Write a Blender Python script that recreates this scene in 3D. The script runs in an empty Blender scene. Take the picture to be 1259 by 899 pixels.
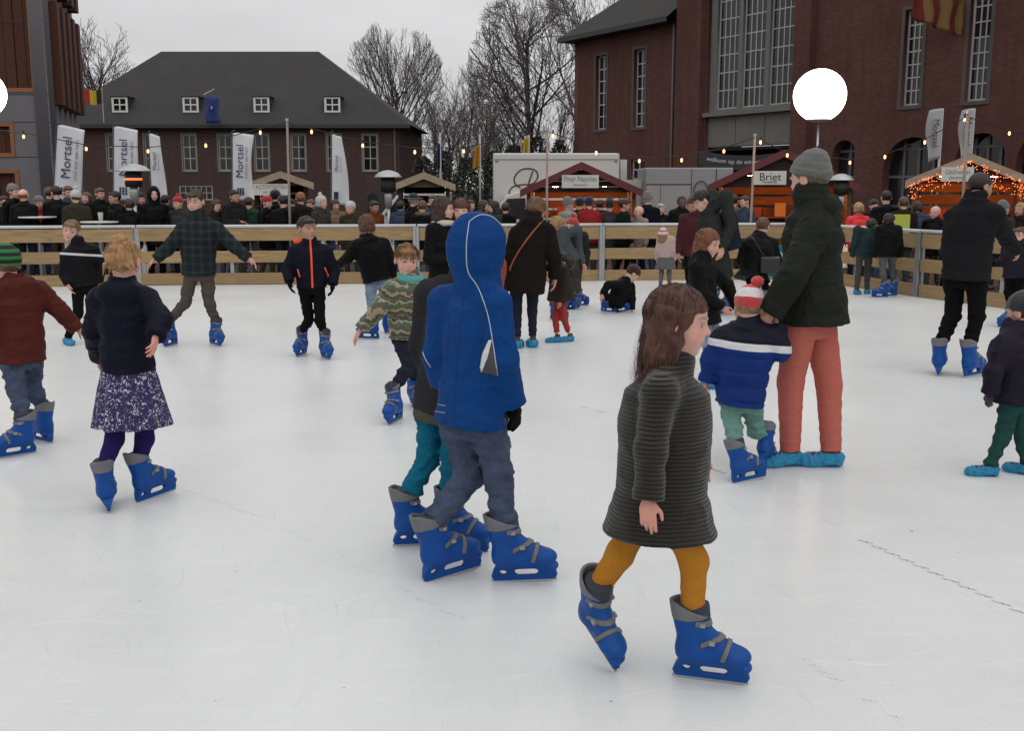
import bpy, bmesh, math, random
import numpy as np
from mathutils import Vector, Matrix
random.seed(7); rng = np.random.default_rng(7)
R = math.radians
scene = bpy.context.scene

# ------------------------------------------------------------------ camera
F, CX, CY, HOR, CAMH = 1300.0, 629.5, 449.5, 230.0, 1.6
PITCH = math.atan((CY - HOR) / F)
cam_d = bpy.data.cameras.new('camera'); cam = bpy.data.objects.new('camera', cam_d)
scene.collection.objects.link(cam)
cam.location = (0, 0, CAMH); cam.rotation_euler = (math.pi / 2 - PITCH, 0, 0)
cam_d.sensor_width = 36; cam_d.lens = F / 1259 * 36; cam_d.clip_end = 2000; cam_d.clip_start = 0.05
scene.camera = cam

# ------------------------------------------------------------------ world: even overcast dusk sky, brighter overhead
world = bpy.data.worlds.new('World'); scene.world = world; world.use_nodes = True
SUN_EL, SUN_ROT = R(35), R(200)
def build_world():
    nt = world.node_tree; nt.nodes.clear()
    out = nt.nodes.new('ShaderNodeOutputWorld'); bg = nt.nodes.new('ShaderNodeBackground')
    sky = nt.nodes.new('ShaderNodeTexSky'); sky.sky_type = 'NISHITA'; sky.sun_disc = False
    sky.sun_elevation = SUN_EL; sky.sun_rotation = SUN_ROT
    hs = nt.nodes.new('ShaderNodeHueSaturation'); hs.inputs['Saturation'].default_value = 0.12
    hs.inputs['Value'].default_value = 0.05
    nt.links.new(sky.outputs[0], hs.inputs['Color'])
    tc = nt.nodes.new('ShaderNodeTexCoord'); sep = nt.nodes.new('ShaderNodeSeparateXYZ')
    nt.links.new(tc.outputs['Generated'], sep.inputs[0])
    ramp = nt.nodes.new('ShaderNodeValToRGB')
    e = ramp.color_ramp.elements
    e[0].position = 0.0; e[0].color = (.54, .54, .55, 1)
    e[1].position = 1.0; e[1].color = (1.16, 1.165, 1.17, 1)
    m = e.new(.12); m.color = (.65, .65, .66, 1)
    nt.links.new(sep.outputs['Z'], ramp.inputs['Fac'])
    nz = nt.nodes.new('ShaderNodeTexNoise'); nz.inputs['Scale'].default_value = 3.0; nz.inputs['Detail'].default_value = 4
    mp = nt.nodes.new('ShaderNodeMapping'); mp.inputs['Scale'].default_value = (1, 1, 3.5)
    nt.links.new(tc.outputs['Generated'], mp.inputs[0]); nt.links.new(mp.outputs[0], nz.inputs['Vector'])
    mr = nt.nodes.new('ShaderNodeMapRange'); mr.inputs['To Min'].default_value = .90; mr.inputs['To Max'].default_value = 1.10
    mr.inputs['From Min'].default_value = .3; mr.inputs['From Max'].default_value = .7
    nt.links.new(nz.outputs['Fac'], mr.inputs[0])
    mul = nt.nodes.new('ShaderNodeVectorMath'); mul.operation = 'SCALE'
    nt.links.new(ramp.outputs[0], mul.inputs[0]); nt.links.new(mr.outputs[0], mul.inputs['Scale'])
    mix = nt.nodes.new('ShaderNodeMix'); mix.data_type = 'RGBA'; mix.inputs[0].default_value = .12
    nt.links.new(mul.outputs[0], mix.inputs[6]); nt.links.new(hs.outputs[0], mix.inputs[7])
    nt.links.new(mix.outputs[2], bg.inputs['Color']); bg.inputs['Strength'].default_value = 1.0
    nt.links.new(bg.outputs[0], out.inputs[0])
build_world()
sun_d = bpy.data.lights.new('sun', 'SUN'); sun_d.energy = 0.5; sun_d.angle = R(70); sun_d.color = (1, .96, .93)
sun = bpy.data.objects.new('sun', sun_d); scene.collection.objects.link(sun)
sun.rotation_euler = (R(90) - SUN_EL - R(15), 0, R(20))
scene.view_settings.view_transform = 'Standard'; scene.view_settings.look = 'None'
scene.view_settings.exposure = 0.13; scene.view_settings.gamma = 1.0; scene.view_settings.use_curve_mapping = False
scene.cycles.use_denoising = True
scene.cycles.max_bounces = 8; scene.cycles.sample_clamp_indirect = 4.0

# ------------------------------------------------------------------ pixel <-> world
_fw = np.array([0, math.cos(PITCH), -math.sin(PITCH)]); _up = np.array([0, math.sin(PITCH), math.cos(PITCH)])
CAM = np.array([0, 0, CAMH])
def ray(u, v): return np.array([(u - CX) / F, 0, 0]) + _up * (-(v - CY) / F) + _fw
def P(u, v, Y): d = ray(u, v); return CAM + d * (Y / d[1])
def G(u, v, z=0.0): d = ray(u, v); return CAM + d * ((z - CAMH) / d[2])
def on_plane(u, v, p0, n):
    d = ray(u, v); return CAM + d * (np.dot(np.asarray(p0) - CAM, n) / np.dot(d, n))
def unit(v): v = np.asarray(v, float); return v / (math.sqrt(v[0]*v[0]+v[1]*v[1]+v[2]*v[2]) + 1e-12 if len(v) == 3 else np.linalg.norm(v) + 1e-12)
def c3(a, b): return np.array((a[1]*b[2]-a[2]*b[1], a[2]*b[0]-a[0]*b[2], a[0]*b[1]-a[1]*b[0]))
def azdir(a, p=0): a, p = R(a), R(p); return np.array([math.sin(a) * math.cos(p), -math.cos(a) * math.cos(p), math.sin(p)])

# ------------------------------------------------------------------ scene helpers
COL = scene.collection
def tag(o, label=None, cat=None, group=None, kind=None):
    if label: o['label'] = label
    if cat: o['category'] = cat
    if group: o['group'] = group
    if kind: o['kind'] = kind
    return o
def ob(name, mesh, mat=None, parent=None, loc=None):
    o = bpy.data.objects.new(name, mesh); COL.objects.link(o)
    if mat is not None and mesh is not None and not mesh.materials:
        for m in (mat if isinstance(mat, (list, tuple)) else [mat]): mesh.materials.append(m)
    if parent is not None: o.parent = parent
    if loc is not None: o.location = loc
    return o
def empty(name, loc=(0, 0, 0)):
    o = bpy.data.objects.new(name, None); COL.objects.link(o); o.location = loc; o.empty_display_size = .2; return o
def mesh_np(name, V, Q, smooth=True):
    V = np.ascontiguousarray(V, dtype=np.float32); Q = np.ascontiguousarray(Q, dtype=np.int32)
    k = Q.shape[1]; me = bpy.data.meshes.new(name)
    me.vertices.add(len(V)); me.vertices.foreach_set('co', V.ravel())
    me.loops.add(Q.size); me.loops.foreach_set('vertex_index', Q.ravel())
    me.polygons.add(len(Q)); me.polygons.foreach_set('loop_start', np.arange(len(Q), dtype=np.int32) * k)
    me.polygons.foreach_set('use_smooth', np.full(len(Q), smooth, dtype=bool))
    me.update(); return me
class MB:
    """collects simple solids into one mesh"""
    def __init__(s): s.v = []; s.f = []; s.m = []
    def add(s, vs, fs, mi=0):
        b = len(s.v); s.v += [tuple(map(float, x)) for x in vs]; s.f += [tuple(i + b for i in f) for f in fs]; s.m += [mi] * len(fs); return s
    def box(s, lo, hi, M=None, mi=0):
        x0, y0, z0 = lo; x1, y1, z1 = hi
        vs = [(x0,y0,z0),(x1,y0,z0),(x1,y1,z0),(x0,y1,z0),(x0,y0,z1),(x1,y0,z1),(x1,y1,z1),(x0,y1,z1)]
        if M is not None: vs = [M @ Vector(v) for v in vs]
        return s.add(vs, [(3,2,1,0),(4,5,6,7),(0,1,5,4),(1,2,6,5),(2,3,7,6),(3,0,4,7)], mi)
    def tube(s, pts, rad, n=8, cap=True, mi=0):
        pts = [np.asarray(p, float) for p in pts]; m = len(pts)
        rad = rad if hasattr(rad, '__len__') else [rad] * m
        vs = []; fs = []; ref = None
        for i, p in enumerate(pts):
            t = unit(pts[min(i + 1, m - 1)] - pts[max(i - 1, 0)])
            if ref is None: ref = np.array([0, 0, 1.]) if abs(t[2]) < .9 else np.array([1., 0, 0])
            a = unit(c3(t, ref)); b = c3(a, t); ref = b
            for k in range(n):
                an = 2 * math.pi * k / n; vs.append(p + rad[i] * (a * math.cos(an) + b * math.sin(an)))
        for i in range(m - 1):
            for k in range(n):
                k2 = (k + 1) % n; fs.append((i*n+k, i*n+k2, (i+1)*n+k2, (i+1)*n+k))
        if cap: fs.append(tuple(range(n - 1, -1, -1))); fs.append(tuple((m-1)*n + k for k in range(n)))
        return s.add(vs, fs, mi)
    def lathe(s, prof, c=(0,0,0), n=20, mi=0):
        vs = []; fs = []; m = len(prof)
        for r, z in prof:
            for k in range(n):
                a = 2*math.pi*k/n; vs.append((c[0]+r*math.cos(a), c[1]+r*math.sin(a), c[2]+z))
        for i in range(m-1):
            for k in range(n):
                k2=(k+1)%n; fs.append((i*n+k, i*n+k2, (i+1)*n+k2, (i+1)*n+k))
        fs.append(tuple(range(n-1,-1,-1))); fs.append(tuple((m-1)*n+k for k in range(n)))
        return s.add(vs, fs, mi)
    def mesh(s, name, smooth=False):
        me = bpy.data.meshes.new(name); me.from_pydata(s.v, [], s.f); me.update()
        me.polygons.foreach_set('use_smooth', np.full(len(s.f), smooth, dtype=bool))
        me.polygons.foreach_set('material_index', np.array(s.m, dtype=np.int32)); return me
    def build(s, name, mat, parent=None, smooth=False, loc=None): return ob(name, s.mesh(name, smooth), mat, parent, loc)

def text_mesh(txt, size, depth=.004, align='CENTER', shear=0, name='lettering', bold=0.0, spacing=1.0):
    c = bpy.data.curves.new(name, 'FONT'); c.body = txt; c.size = size; c.extrude = depth; c.align_x = align; c.align_y = 'CENTER'
    c.shear = shear; c.offset = bold; c.resolution_u = 3; c.space_character = spacing
    o = bpy.data.objects.new(name, c); COL.objects.link(o)
    dg = bpy.context.evaluated_depsgraph_get(); me = bpy.data.meshes.new_from_object(o.evaluated_get(dg))
    bpy.data.objects.remove(o); bpy.data.curves.remove(c); me.name = name; return me
def plate_mesh(loops, depth, name):
    """2D outline loops (first outer, rest holes) -> slab of given thickness, in local XY, extruded along Z"""
    c = bpy.data.curves.new(name, 'CURVE'); c.dimensions = '2D'; c.fill_mode = 'BOTH'; c.extrude = depth / 2
    for L in loops:
        sp = c.splines.new('POLY'); sp.points.add(len(L) - 1)
        for p, q in zip(sp.points, L): p.co = (q[0], q[1], 0, 1)
        sp.use_cyclic_u = True
    o = bpy.data.objects.new(name, c); COL.objects.link(o)
    dg = bpy.context.evaluated_depsgraph_get(); me = bpy.data.meshes.new_from_object(o.evaluated_get(dg))
    bpy.data.objects.remove(o); bpy.data.curves.remove(c); me.name = name; return me
def frame_mat(o, x, y, z):
    M = Matrix.Identity(4)
    for i, a in enumerate((x, y, z)):
        for j in range(3): M[j][i] = float(a[j])
    for j in range(3): M[j][3] = float(o[j])
    return M

# ------------------------------------------------------------------ materials
class NT:
    def __init__(s, name):
        s.m = bpy.data.materials.new(name); s.m.use_nodes = True; s.t = s.m.node_tree
        s.b = s.t.nodes['Principled BSDF']; s.out = s.t.nodes['Material Output']
    def n(s, typ, **kw):
        nd = s.t.nodes.new('ShaderNode' + typ)
        for k, v in kw.items():
            if k.startswith('_'): setattr(nd, k[1:], v)
            else: s.set(nd.inputs[int(k[1:]) if k[0] == 'i' and k[1:].isdigit() else k.replace('__', ' ')], v)
        return nd
    def set(s, sock, v):
        if isinstance(v, bpy.types.NodeSocket): s.t.links.new(v, sock)
        elif isinstance(v, bpy.types.Node): s.t.links.new(v.outputs[0], sock)
        else:
            if isinstance(v, (tuple, list)) and len(v) == 3 and sock.type == 'RGBA': v = (*v, 1)
            sock.default_value = v
    def p(s, **kw):
        for k, v in kw.items(): s.set(s.b.inputs[k.replace('__', ' ')], v)
        return s
    def obj(s): return s.n('TexCoord').outputs['Object']
    def map(s, vec, scale=(1,1,1), loc=(0,0,0), rot=(0,0,0)):
        return s.n('Mapping', Vector=vec, Scale=scale, Location=loc, Rotation=rot).outputs[0]
    def noise(s, vec, scale, detail=3, rough=.5, dist=0):
        return s.n('TexNoise', Vector=vec, Scale=scale, Detail=detail, Roughness=rough, Distortion=dist).outputs['Fac']
    def ramp(s, fac, stops, interp='LINEAR'):
        r = s.n('ValToRGB', Fac=fac); cr = r.color_ramp; cr.interpolation = interp
        while len(cr.elements) < len(stops): cr.elements.new(.5)
        for e, (p, c) in zip(cr.elements, stops):
            e.position = p; e.color = (c, c, c, 1) if isinstance(c, (int, float)) else (*c, 1)
        return r.outputs[0]
    def mix(s, fac, a, b, mode='MIX'):
        m = s.n('Mix', _data_type='RGBA', _blend_type=mode); s.set(m.inputs[0], fac); s.set(m.inputs[6], a); s.set(m.inputs[7], b); return m.outputs[2]
    def math(s, op, a, b=0.0, c=0.0):
        m = s.n('Math', _operation=op); s.set(m.inputs[0], a); s.set(m.inputs[1], b); s.set(m.inputs[2], c); return m.outputs[0]
    def bump(s, h, strength=.3, dist=.01, normal=None):
        b = s.n('Bump', Height=h, Strength=strength, Distance=dist)
        if normal is not None: s.set(b.inputs['Normal'], normal)
        s.set(s.b.inputs['Normal'], b.outputs[0]); return b.outputs[0]
    def sep(s, vec): return s.n('SeparateXYZ', Vector=vec).outputs
    def attr(s, name): return s.n('Attribute', _attribute_name=name)
def shade(c, k): return tuple(min(1, x * k) for x in c)
_mc = {}
def cached(fn):
    def w(*a, **k):
        key = (fn.__name__, a, tuple(sorted(k.items())))
        if key not in _mc: _mc[key] = fn(*a, **k)
        return _mc[key]
    return w
@cached
def m_plain(name, col, rough=.6, metal=0.0, var=.12, scale=6.0, bump=.0):
    t = NT(name); n = t.noise(t.obj(), scale, 5)
    t.p(Base__Color=t.mix(n, shade(col, 1 - var), shade(col, 1 + var)), Roughness=rough, Metallic=metal)
    if bump: t.bump(t.noise(t.obj(), scale * 8, 3), bump, .01)
    return t.m
@cached
def m_cloth(name, col, rough=.88, var=.22, weave=420.0, sheen=.02, fold=.5):
    t = NT(name); o = t.obj()
    n = t.noise(o, 9, 4); n2 = t.noise(o, 60, 3, .7)
    c = t.mix(n, shade(col, 1 - var), shade(col, 1 + var))
    c = t.mix(t.math('MULTIPLY', n2, .35), c, shade(col, 1.5))
    t.p(Base__Color=c, Roughness=rough, Specular__IOR__Level=.05, Sheen__Weight=sheen * .5, Sheen__Roughness=.5)
    h = t.math('ADD', t.math('MULTIPLY', t.noise(o, 22, 4, .6, .6), fold), t.math('MULTIPLY', t.noise(o, weave, 2), .12))
    t.bump(h, .9, .02); return t.m
@cached
def m_nylon(name, col, rough=.48, var=.12):
    t = NT(name); o = t.obj(); n = t.noise(o, 7, 4)
    t.p(Base__Color=t.mix(n, shade(col, 1 - var), shade(col, 1 + var)), Roughness=rough + .1, Specular__IOR__Level=.09)
    h = t.math('ADD', t.noise(t.map(o, (1, 1, .6)), 9, 3, .5, 1.2), t.math('MULTIPLY', t.noise(o, 30, 2, .5, .6), .22))
    t.bump(h, .7, .03); return t.m
@cached
def m_denim(name, col):
    t = NT(name); o = t.obj()
    n = t.noise(o, 10, 4, .6); n2 = t.noise(t.map(o, (1, 1, .25)), 160, 2)
    c = t.mix(t.ramp(n, [(.35, 0), (.7, 1)]), shade(col, .72), shade(col, 1.5))
    c = t.mix(t.math('MULTIPLY', n2, .4), c, shade(col, 1.9))
    t.p(Base__Color=c, Roughness=.9, Specular__IOR__Level=.2)
    t.bump(t.math('ADD', t.noise(t.map(o, (1, 1, 2.2)), 24, 4, .6, 1.0), t.math('MULTIPLY', n2, .2)), .6, .012); return t.m
@cached
def m_skin(name, col):
    t = NT(name); a = t.attr('tint').outputs['Color']
    o = t.obj(); n = t.noise(o, 40, 3)
    c = t.mix(1.0, t.mix(n, shade(col, .92), shade(col, 1.07)), a, 'MULTIPLY')
    t.p(Base__Color=c, Roughness=.5, Specular__IOR__Level=.4, Subsurface__Weight=.12, Subsurface__Radius=(.012, .004, .002), Subsurface__Scale=.6)
    t.bump(t.noise(o, 180, 2), .08, .004); return t.m
@cached
def m_hair(name, col, stretch=.12):
    t = NT(name); o = t.obj()
    v = t.map(o, (1, 1, stretch)); n = t.noise(v, 130, 3, .6, .4); n2 = t.noise(v, 40, 3, .6, .6)
    c = t.mix(t.ramp(n2, [(.35, 0), (.65, 1)]), shade(col, .55), shade(col, 1.45))
    c = t.mix(t.math('MULTIPLY', n, .5), c, shade(col, 1.7))
    t.p(Base__Color=c, Roughness=.42, Specular__IOR__Level=.35)
    t.bump(t.math('ADD', t.math('MULTIPLY', n, .5), n2), .8, .012); return t.m
@cached
def m_knit(name, col, rows=95.0, col2=None):
    t = NT(name); o = t.obj(); x, y, z = t.sep(o)
    wv = t.math('SINE', t.math('MULTIPLY', z, 2 * math.pi * rows)); n = t.noise(o, 150, 3)
    c = t.mix(t.math('MULTIPLY_ADD', wv, .3, .4), shade(col, .7), col2 or shade(col, 1.4))
    t.p(Base__Color=t.mix(t.math('MULTIPLY', n, .4), c, shade(col, .6)), Roughness=.95, Sheen__Weight=.3, Specular__IOR__Level=.15)
    t.bump(t.math('ADD', wv, n), .5, .008); return t.m
@cached
def m_emit(name, col, strength, sample=True):
    t = NT(name); t.p(Base__Color=col, Emission__Color=col, Emission__Strength=strength, Roughness=.5)
    if not sample: t.m.cycles.emission_sampling = 'NONE'
    return t.m
@cached
def m_wood(name, col, grain=(1, 14, 14), rough=.7):
    t = NT(name); o = t.obj()
    r = t.n('ObjectInfo').outputs['Random']
    off = t.n('CombineXYZ', X=t.math('MULTIPLY', r, 37.0), Y=t.math('MULTIPLY', r, 11.0), Z=t.math('MULTIPLY', r, 5.0)).outputs[0]
    v = t.map(t.n('VectorMath', _operation='ADD', i0=o, i1=off).outputs[0], grain)
    n = t.noise(v, 2.2, 6, .65, 1.2); n2 = t.noise(v, 9, 3)
    c = t.mix(t.ramp(n, [(.3, 0), (.7, 1)]), shade(col, .62), shade(col, 1.25)); c = t.mix(t.math('MULTIPLY', n2, .3), c, shade(col, .5))
    c = t.mix(t.math('MULTIPLY', r, .45), c, shade(col, .6))
    t.p(Base__Color=c, Roughness=rough, Specular__IOR__Level=.3); t.bump(n, .25, .006); return t.m

# ------------------------------------------------------------------ implicit surfaces
_L = rng.random((32, 32, 32)).astype(np.float32) * 2 - 1
def vn(p, f):
    q = p * f + 100.0; i = np.floor(q).astype(np.int64); t = (q - i); t = t * t * (3 - 2 * t); i &= 31; j = (i + 1) & 31
    x0, y0, z0 = i[:, 0], i[:, 1], i[:, 2]; x1, y1, z1 = j[:, 0], j[:, 1], j[:, 2]; tx, ty, tz = t[:, 0], t[:, 1], t[:, 2]
    a = _L[x0,y0,z0]*(1-tx)+_L[x1,y0,z0]*tx; b = _L[x0,y1,z0]*(1-tx)+_L[x1,y1,z0]*tx
    c = _L[x0,y0,z1]*(1-tx)+_L[x1,y0,z1]*tx; d = _L[x0,y1,z1]*(1-tx)+_L[x1,y1,z1]*tx
    return (a*(1-ty)+b*ty)*(1-tz) + (c*(1-ty)+d*ty)*tz
def smin(a, b, k):
    h = np.clip(.5 + .5 * (b - a) / k, 0, 1); return b * (1 - h) + a * h - k * h * (1 - h)
def smax(a, b, k): return -smin(-a, -b, k)
def rcone(p, a, b, ra, rb, ripple=None):
    a = np.asarray(a, float); ab = np.asarray(b, float) - a; L2 = ab @ ab + 1e-12
    t = np.clip(((p - a) @ ab) / L2, 0, 1); q = p - a - t[:, None] * ab
    r = ra + (rb - ra) * t
    if ripple: r = r + ripple(t * math.sqrt(L2))
    return np.sqrt((q * q).sum(1)) - r
def ell(p, c, ax, r):
    q = (p - np.asarray(c, float)) @ np.asarray(ax).T; r = np.asarray(r, float)
    k0 = np.sqrt(((q / r) ** 2).sum(1)); k1 = np.sqrt(((q / (r * r)) ** 2).sum(1)) + 1e-9
    return k0 * (k0 - 1) / k1
def gcyl(p, top, bot, lat, fwd, st, ripple=None, pleat=None):
    """generalised elliptical cylinder; st = [(t 0..1, half width, half depth, forward shift)]"""
    top = np.asarray(top, float); ax = np.asarray(bot, float) - top; L = np.linalg.norm(ax); ax = ax / L
    lat = unit(lat - ax * (lat @ ax)); f = np.cross(ax, lat); f = f if f @ fwd > 0 else -f
    q = p - top; t = q @ ax; x = q @ lat; y = q @ f; tt = np.clip(t / L, 0, 1)
    S = np.array(st, float); w = np.interp(tt, S[:, 0], S[:, 1]); dd = np.interp(tt, S[:, 0], S[:, 2])
    if S.shape[1] > 3: y = y - np.interp(tt, S[:, 0], S[:, 3])
    if ripple: rp = ripple(t); w = w + rp; dd = dd + rp
    if pleat is not None:
        an = np.arctan2(y, x); k = pleat(an, tt); w = w + k; dd = dd + k
    k = np.sqrt((x / w) ** 2 + (y / dd) ** 2 + 1e-12)
    d = (k - 1) * np.minimum(w, dd)
    d = np.where(k > 1, d, d)
    return np.maximum(d, np.maximum(-t, t - L))
def nets(f, lo, hi, h):
    lo = np.asarray(lo, float) - 2 * h; hi = np.asarray(hi, float) + 2 * h; B = 4
    nb = np.maximum(np.ceil((hi - lo) / (h * B)).astype(int), 1); n = nb * B
    cg = np.stack(np.meshgrid(*[lo[i] + h * (np.arange(nb[i]) * B + 1.5) for i in range(3)], indexing='ij'), -1).reshape(-1, 3)
    dc = f(cg).reshape(nb); m = np.abs(dc) < 2.6 * h * 1.9 + .014
    D = dc.repeat(B, 0).repeat(B, 1).repeat(B, 2).astype(np.float32); mk = m.repeat(B, 0).repeat(B, 1).repeat(B, 2)
    ix = np.argwhere(mk); D[mk] = f(lo + ix * h)
    D[D == 0] = 1e-6
    I = D < 0
    s = np.zeros(tuple(n - 1), np.int8)
    off = [(a, b, c) for a in (0, 1) for b in (0, 1) for c in (0, 1)]
    for a, b, c in off: s += I[a:a+n[0]-1, b:b+n[1]-1, c:c+n[2]-1]
    act = np.argwhere((s > 0) & (s < 8))
    if len(act) == 0: return np.zeros((0, 3)), np.zeros((0, 4), np.int32)
    cv = np.stack([D[act[:, 0]+a, act[:, 1]+b, act[:, 2]+c] for a, b, c in off], 1)
    acc = np.zeros((len(act), 3)); cnt = np.zeros(len(act)); offa = np.array(off, float)
    for i in range(8):
        for bit in (1, 2, 4):
            if i & bit: continue
            j = i | bit; x = (cv[:, i] < 0) != (cv[:, j] < 0)
            t = np.where(x, cv[:, i] / (cv[:, i] - cv[:, j] + 1e-20), 0)
            acc += np.where(x[:, None], offa[i] + t[:, None] * (offa[j] - offa[i]), 0); cnt += x
    V = lo + (act + acc / cnt[:, None]) * h
    vid = np.full(tuple(n - 1), -1, np.int32); vid[act[:, 0], act[:, 1], act[:, 2]] = np.arange(len(act))
    Q = []
    for ax in range(3):
        u, w = [(1, 2), (2, 0), (0, 1)][ax]
        sl0 = [slice(None)] * 3; sl1 = [slice(None)] * 3; sl0[ax] = slice(0, -1); sl1[ax] = slice(1, None)
        A = I[tuple(sl0)]; Bm = I[tuple(sl1)]; e = np.argwhere(A != Bm)
        e = e[(e[:, u] > 0) & (e[:, w] > 0) & (e[:, u] < n[u]-1) & (e[:, w] < n[w]-1)]
        if len(e) == 0: continue
        ins = A[e[:, 0], e[:, 1], e[:, 2]]
        def at(du, dw):
            q = e.copy(); q[:, u] -= du; q[:, w] -= dw; return vid[q[:, 0], q[:, 1], q[:, 2]]
        q = np.stack([at(1, 1), at(0, 1), at(0, 0), at(1, 0)], 1); q[~ins] = q[~ins][:, ::-1]
        Q.append(q)
    Q = np.concatenate(Q); return V, Q[(Q >= 0).all(1)]
def sdf_ob(name, f, lo, hi, h, mat, parent=None, origin=None, attrs=None, smooth=True):
    V, Q = nets(f, lo, hi, h)
    me = mesh_np(name, V - (origin if origin is not None else 0), Q, smooth)
    if attrs:
        for k, fn in attrs.items():
            a = me.attributes.new(k, 'FLOAT_VECTOR', 'POINT'); a.data.foreach_set('vector', np.ascontiguousarray(fn(V), np.float32).ravel())
    return ob(name, me, mat, parent)
# ------------------------------------------------------------------ footwear prototypes (local: y = toe, z = up, origin on the ground)
I3 = np.eye(3)
BLUE = (.002, .056, .255)
def mat_shell():
    t = NT('skate_shell_plastic'); o = t.obj(); n = t.noise(o, 12, 4); s = t.noise(o, 90, 3, .7)
    c = t.mix(n, shade(BLUE, .8), shade(BLUE, 1.2)); c = t.mix(t.ramp(s, [(.62, 0), (.8, .5)]), c, (.04, .14, .36))
    t.p(Base__Color=c, Roughness=t.math('MULTIPLY_ADD', n, .25, .34), Specular__IOR__Level=.24); return t.m
M_SHELL = mat_shell()
M_CUFF = m_plain('skate_cuff_grey', (.135, .135, .15), .6, 0, .2, 20, .2)
M_STRAP = m_plain('skate_strap_grey', (.12, .12, .125), .5, 0, .2, 30)
M_LINER = m_plain('skate_liner_dark', (.03, .032, .04), .8)
M_STEEL = m_plain('blade_steel', (.45, .46, .47), .35, .9)
M_RIVET = m_plain('rivet_grey', (.26, .26, .27), .4)
def boot_d(p):
    # foot, toe box, shaft and instep of the moulded boot
    d = ell(p, (0, -.055, .105), I3, (.043, .056, .05))
    d = smin(d, rcone(p, (0, -.05, .105), (0, .068, .094), .041, .034), .02)
    d = smin(d, ell(p, (0, .075, .096), I3, (.045, .056, .034)), .02)
    sh = gcyl(p, (0, -.066, .232), (0, -.05, .09), np.array([1., 0, 0]), np.array([0, 1., 0]), [(0, .050, .062), (.5, .044, .052), (1, .042, .055)])
    d = smin(d, sh, .018)
    d = smin(d, rcone(p, (0, -.03, .165), (0, .045, .118), .034, .030), .02)
    return smax(d, .066 - p[:, 2], .008)
def holder_d(p):
    x, y, z = np.abs(p[:, 0]), p[:, 1], p[:, 2]
    th = .0075 + np.clip((z - .02) / .055, 0, 1) ** 1.4 * .026
    e = np.interp(z, [0, .012, .028, .05, .075], [.096, .116, .124, .116, .10])
    d = np.maximum.reduce([x - th, np.abs(y - .004) - e, z - .08, .010 - z])
    d = smin(d, ell(p, (0, .112, .062), I3, (.03, .022, .017)), .01)
    slot = np.maximum(np.abs(p[:, 1] - np.clip(p[:, 1], -.018, .044)), 0)
    slot = np.sqrt(slot ** 2 + ((z - .044) * 1.0) ** 2) - .0135
    hole = np.sqrt((y + .074) ** 2 * .55 + (z - .044) ** 2) - .0105
    return smax(smax(d, -slot, .003), -hole, .003)
def strap_d(p, c, n, w, ymin):
    n = unit(n); return np.maximum.reduce([boot_d(p) - .0055, np.abs((p - np.asarray(c)) @ n) - w, ymin - p[:, 1], .088 - p[:, 2]])
def tongue_d(p):
    return gcyl(p, (0, -.060, .262), (0, -.055, .21), np.array([1., 0, 0]), np.array([0, 1., 0]), [(0, .043, .053), (1, .044, .054)])
def cuff_d(p):
    o = gcyl(p, (0, -.070, .275), (0, -.064, .215), np.array([1., 0, 0]), np.array([0, 1., 0]), [(0, .056, .066), (.55, .055, .064), (1, .051, .061)])
    i = gcyl(p, (0, -.070, .30), (0, -.064, .205), np.array([1., 0, 0]), np.array([0, 1., 0]), [(0, .047, .057), (1, .044, .054)])
    d = np.maximum(o, -i); return np.maximum(d, (p[:, 2] - .250) + (p[:, 1] + .06) * .42)
def proto(f, lo, hi, h, name):
    V, Q = nets(f, lo, hi, h); return mesh_np(name, V, Q)
SK = {}
for key, k in (('hi', 1.0), ('lo', 2.0)):
    lo, hi = (-.07, -.15, -.005), (.07, .15, .30)
    SK[key] = dict(
        shell=proto(lambda p: smin(boot_d(p), holder_d(p), .006), lo, hi, .0036 * k, 'skate_shell'),
        cuff=proto(cuff_d, lo, hi, .004 * min(k, 1.4), 'skate_cuff'), liner=proto(tongue_d, lo, hi, .006, 'skate_liner'),
        s1=proto(lambda p: strap_d(p, (0, -.02, .205), (0, .10, 1), .0085, -.045), lo, hi, .0034 * min(k, 1.4), 'skate_strap'),
        s2=proto(lambda p: strap_d(p, (0, .010, .150), (0, -.40, 1), .008, -.028), lo, hi, .0034 * min(k, 1.4), 'skate_strap'),
        s3=proto(lambda p: strap_d(p, (0, .052, .118), (0, -1.0, .35), .008, .0), lo, hi, .0034 * min(k, 1.4), 'skate_strap'))
_b = MB()
for y0, y1, z0 in ((-.120, -.10, .003), (-.10, .108, 0), (.108, .124, .004)): _b.box((-.002, y0, z0), (.002, y1, .014))
SK_BLADE = _b.mesh('blade')
SK_RIV = [MB().tube([(sx * .030, -.052, .118), (sx * .0475, -.052, .118)], .0075, 12).mesh('rivet', True) for sx in (-1, 1)]
SK_BUC = [MB().box((sx * .041 - .004, y - .009, z - .006), (sx * .041 + .004, y + .009, z + .006)).mesh('buckle') for sx, y, z in ((1, -.024, .203), (1, .008, .146), (-1, -.024, .203), (-1, .008, .146))]
def put_skate(par, M, hi):
    d = SK['hi' if hi else 'lo']; o = ob('skate', d['shell'], M_SHELL, par); o.matrix_local = M
    ob('cuff', d['cuff'], M_CUFF, o); ob('liner', d['liner'], M_LINER, o); ob('blade', SK_BLADE, M_STEEL, o)
    for k in ('s1', 's2', 's3'): ob('strap', d[k], M_STRAP, o)
    for r in SK_RIV: ob('rivet', r, M_RIVET, o)
    for b in SK_BUC: ob('buckle', b, M_RIVET, o)
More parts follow.
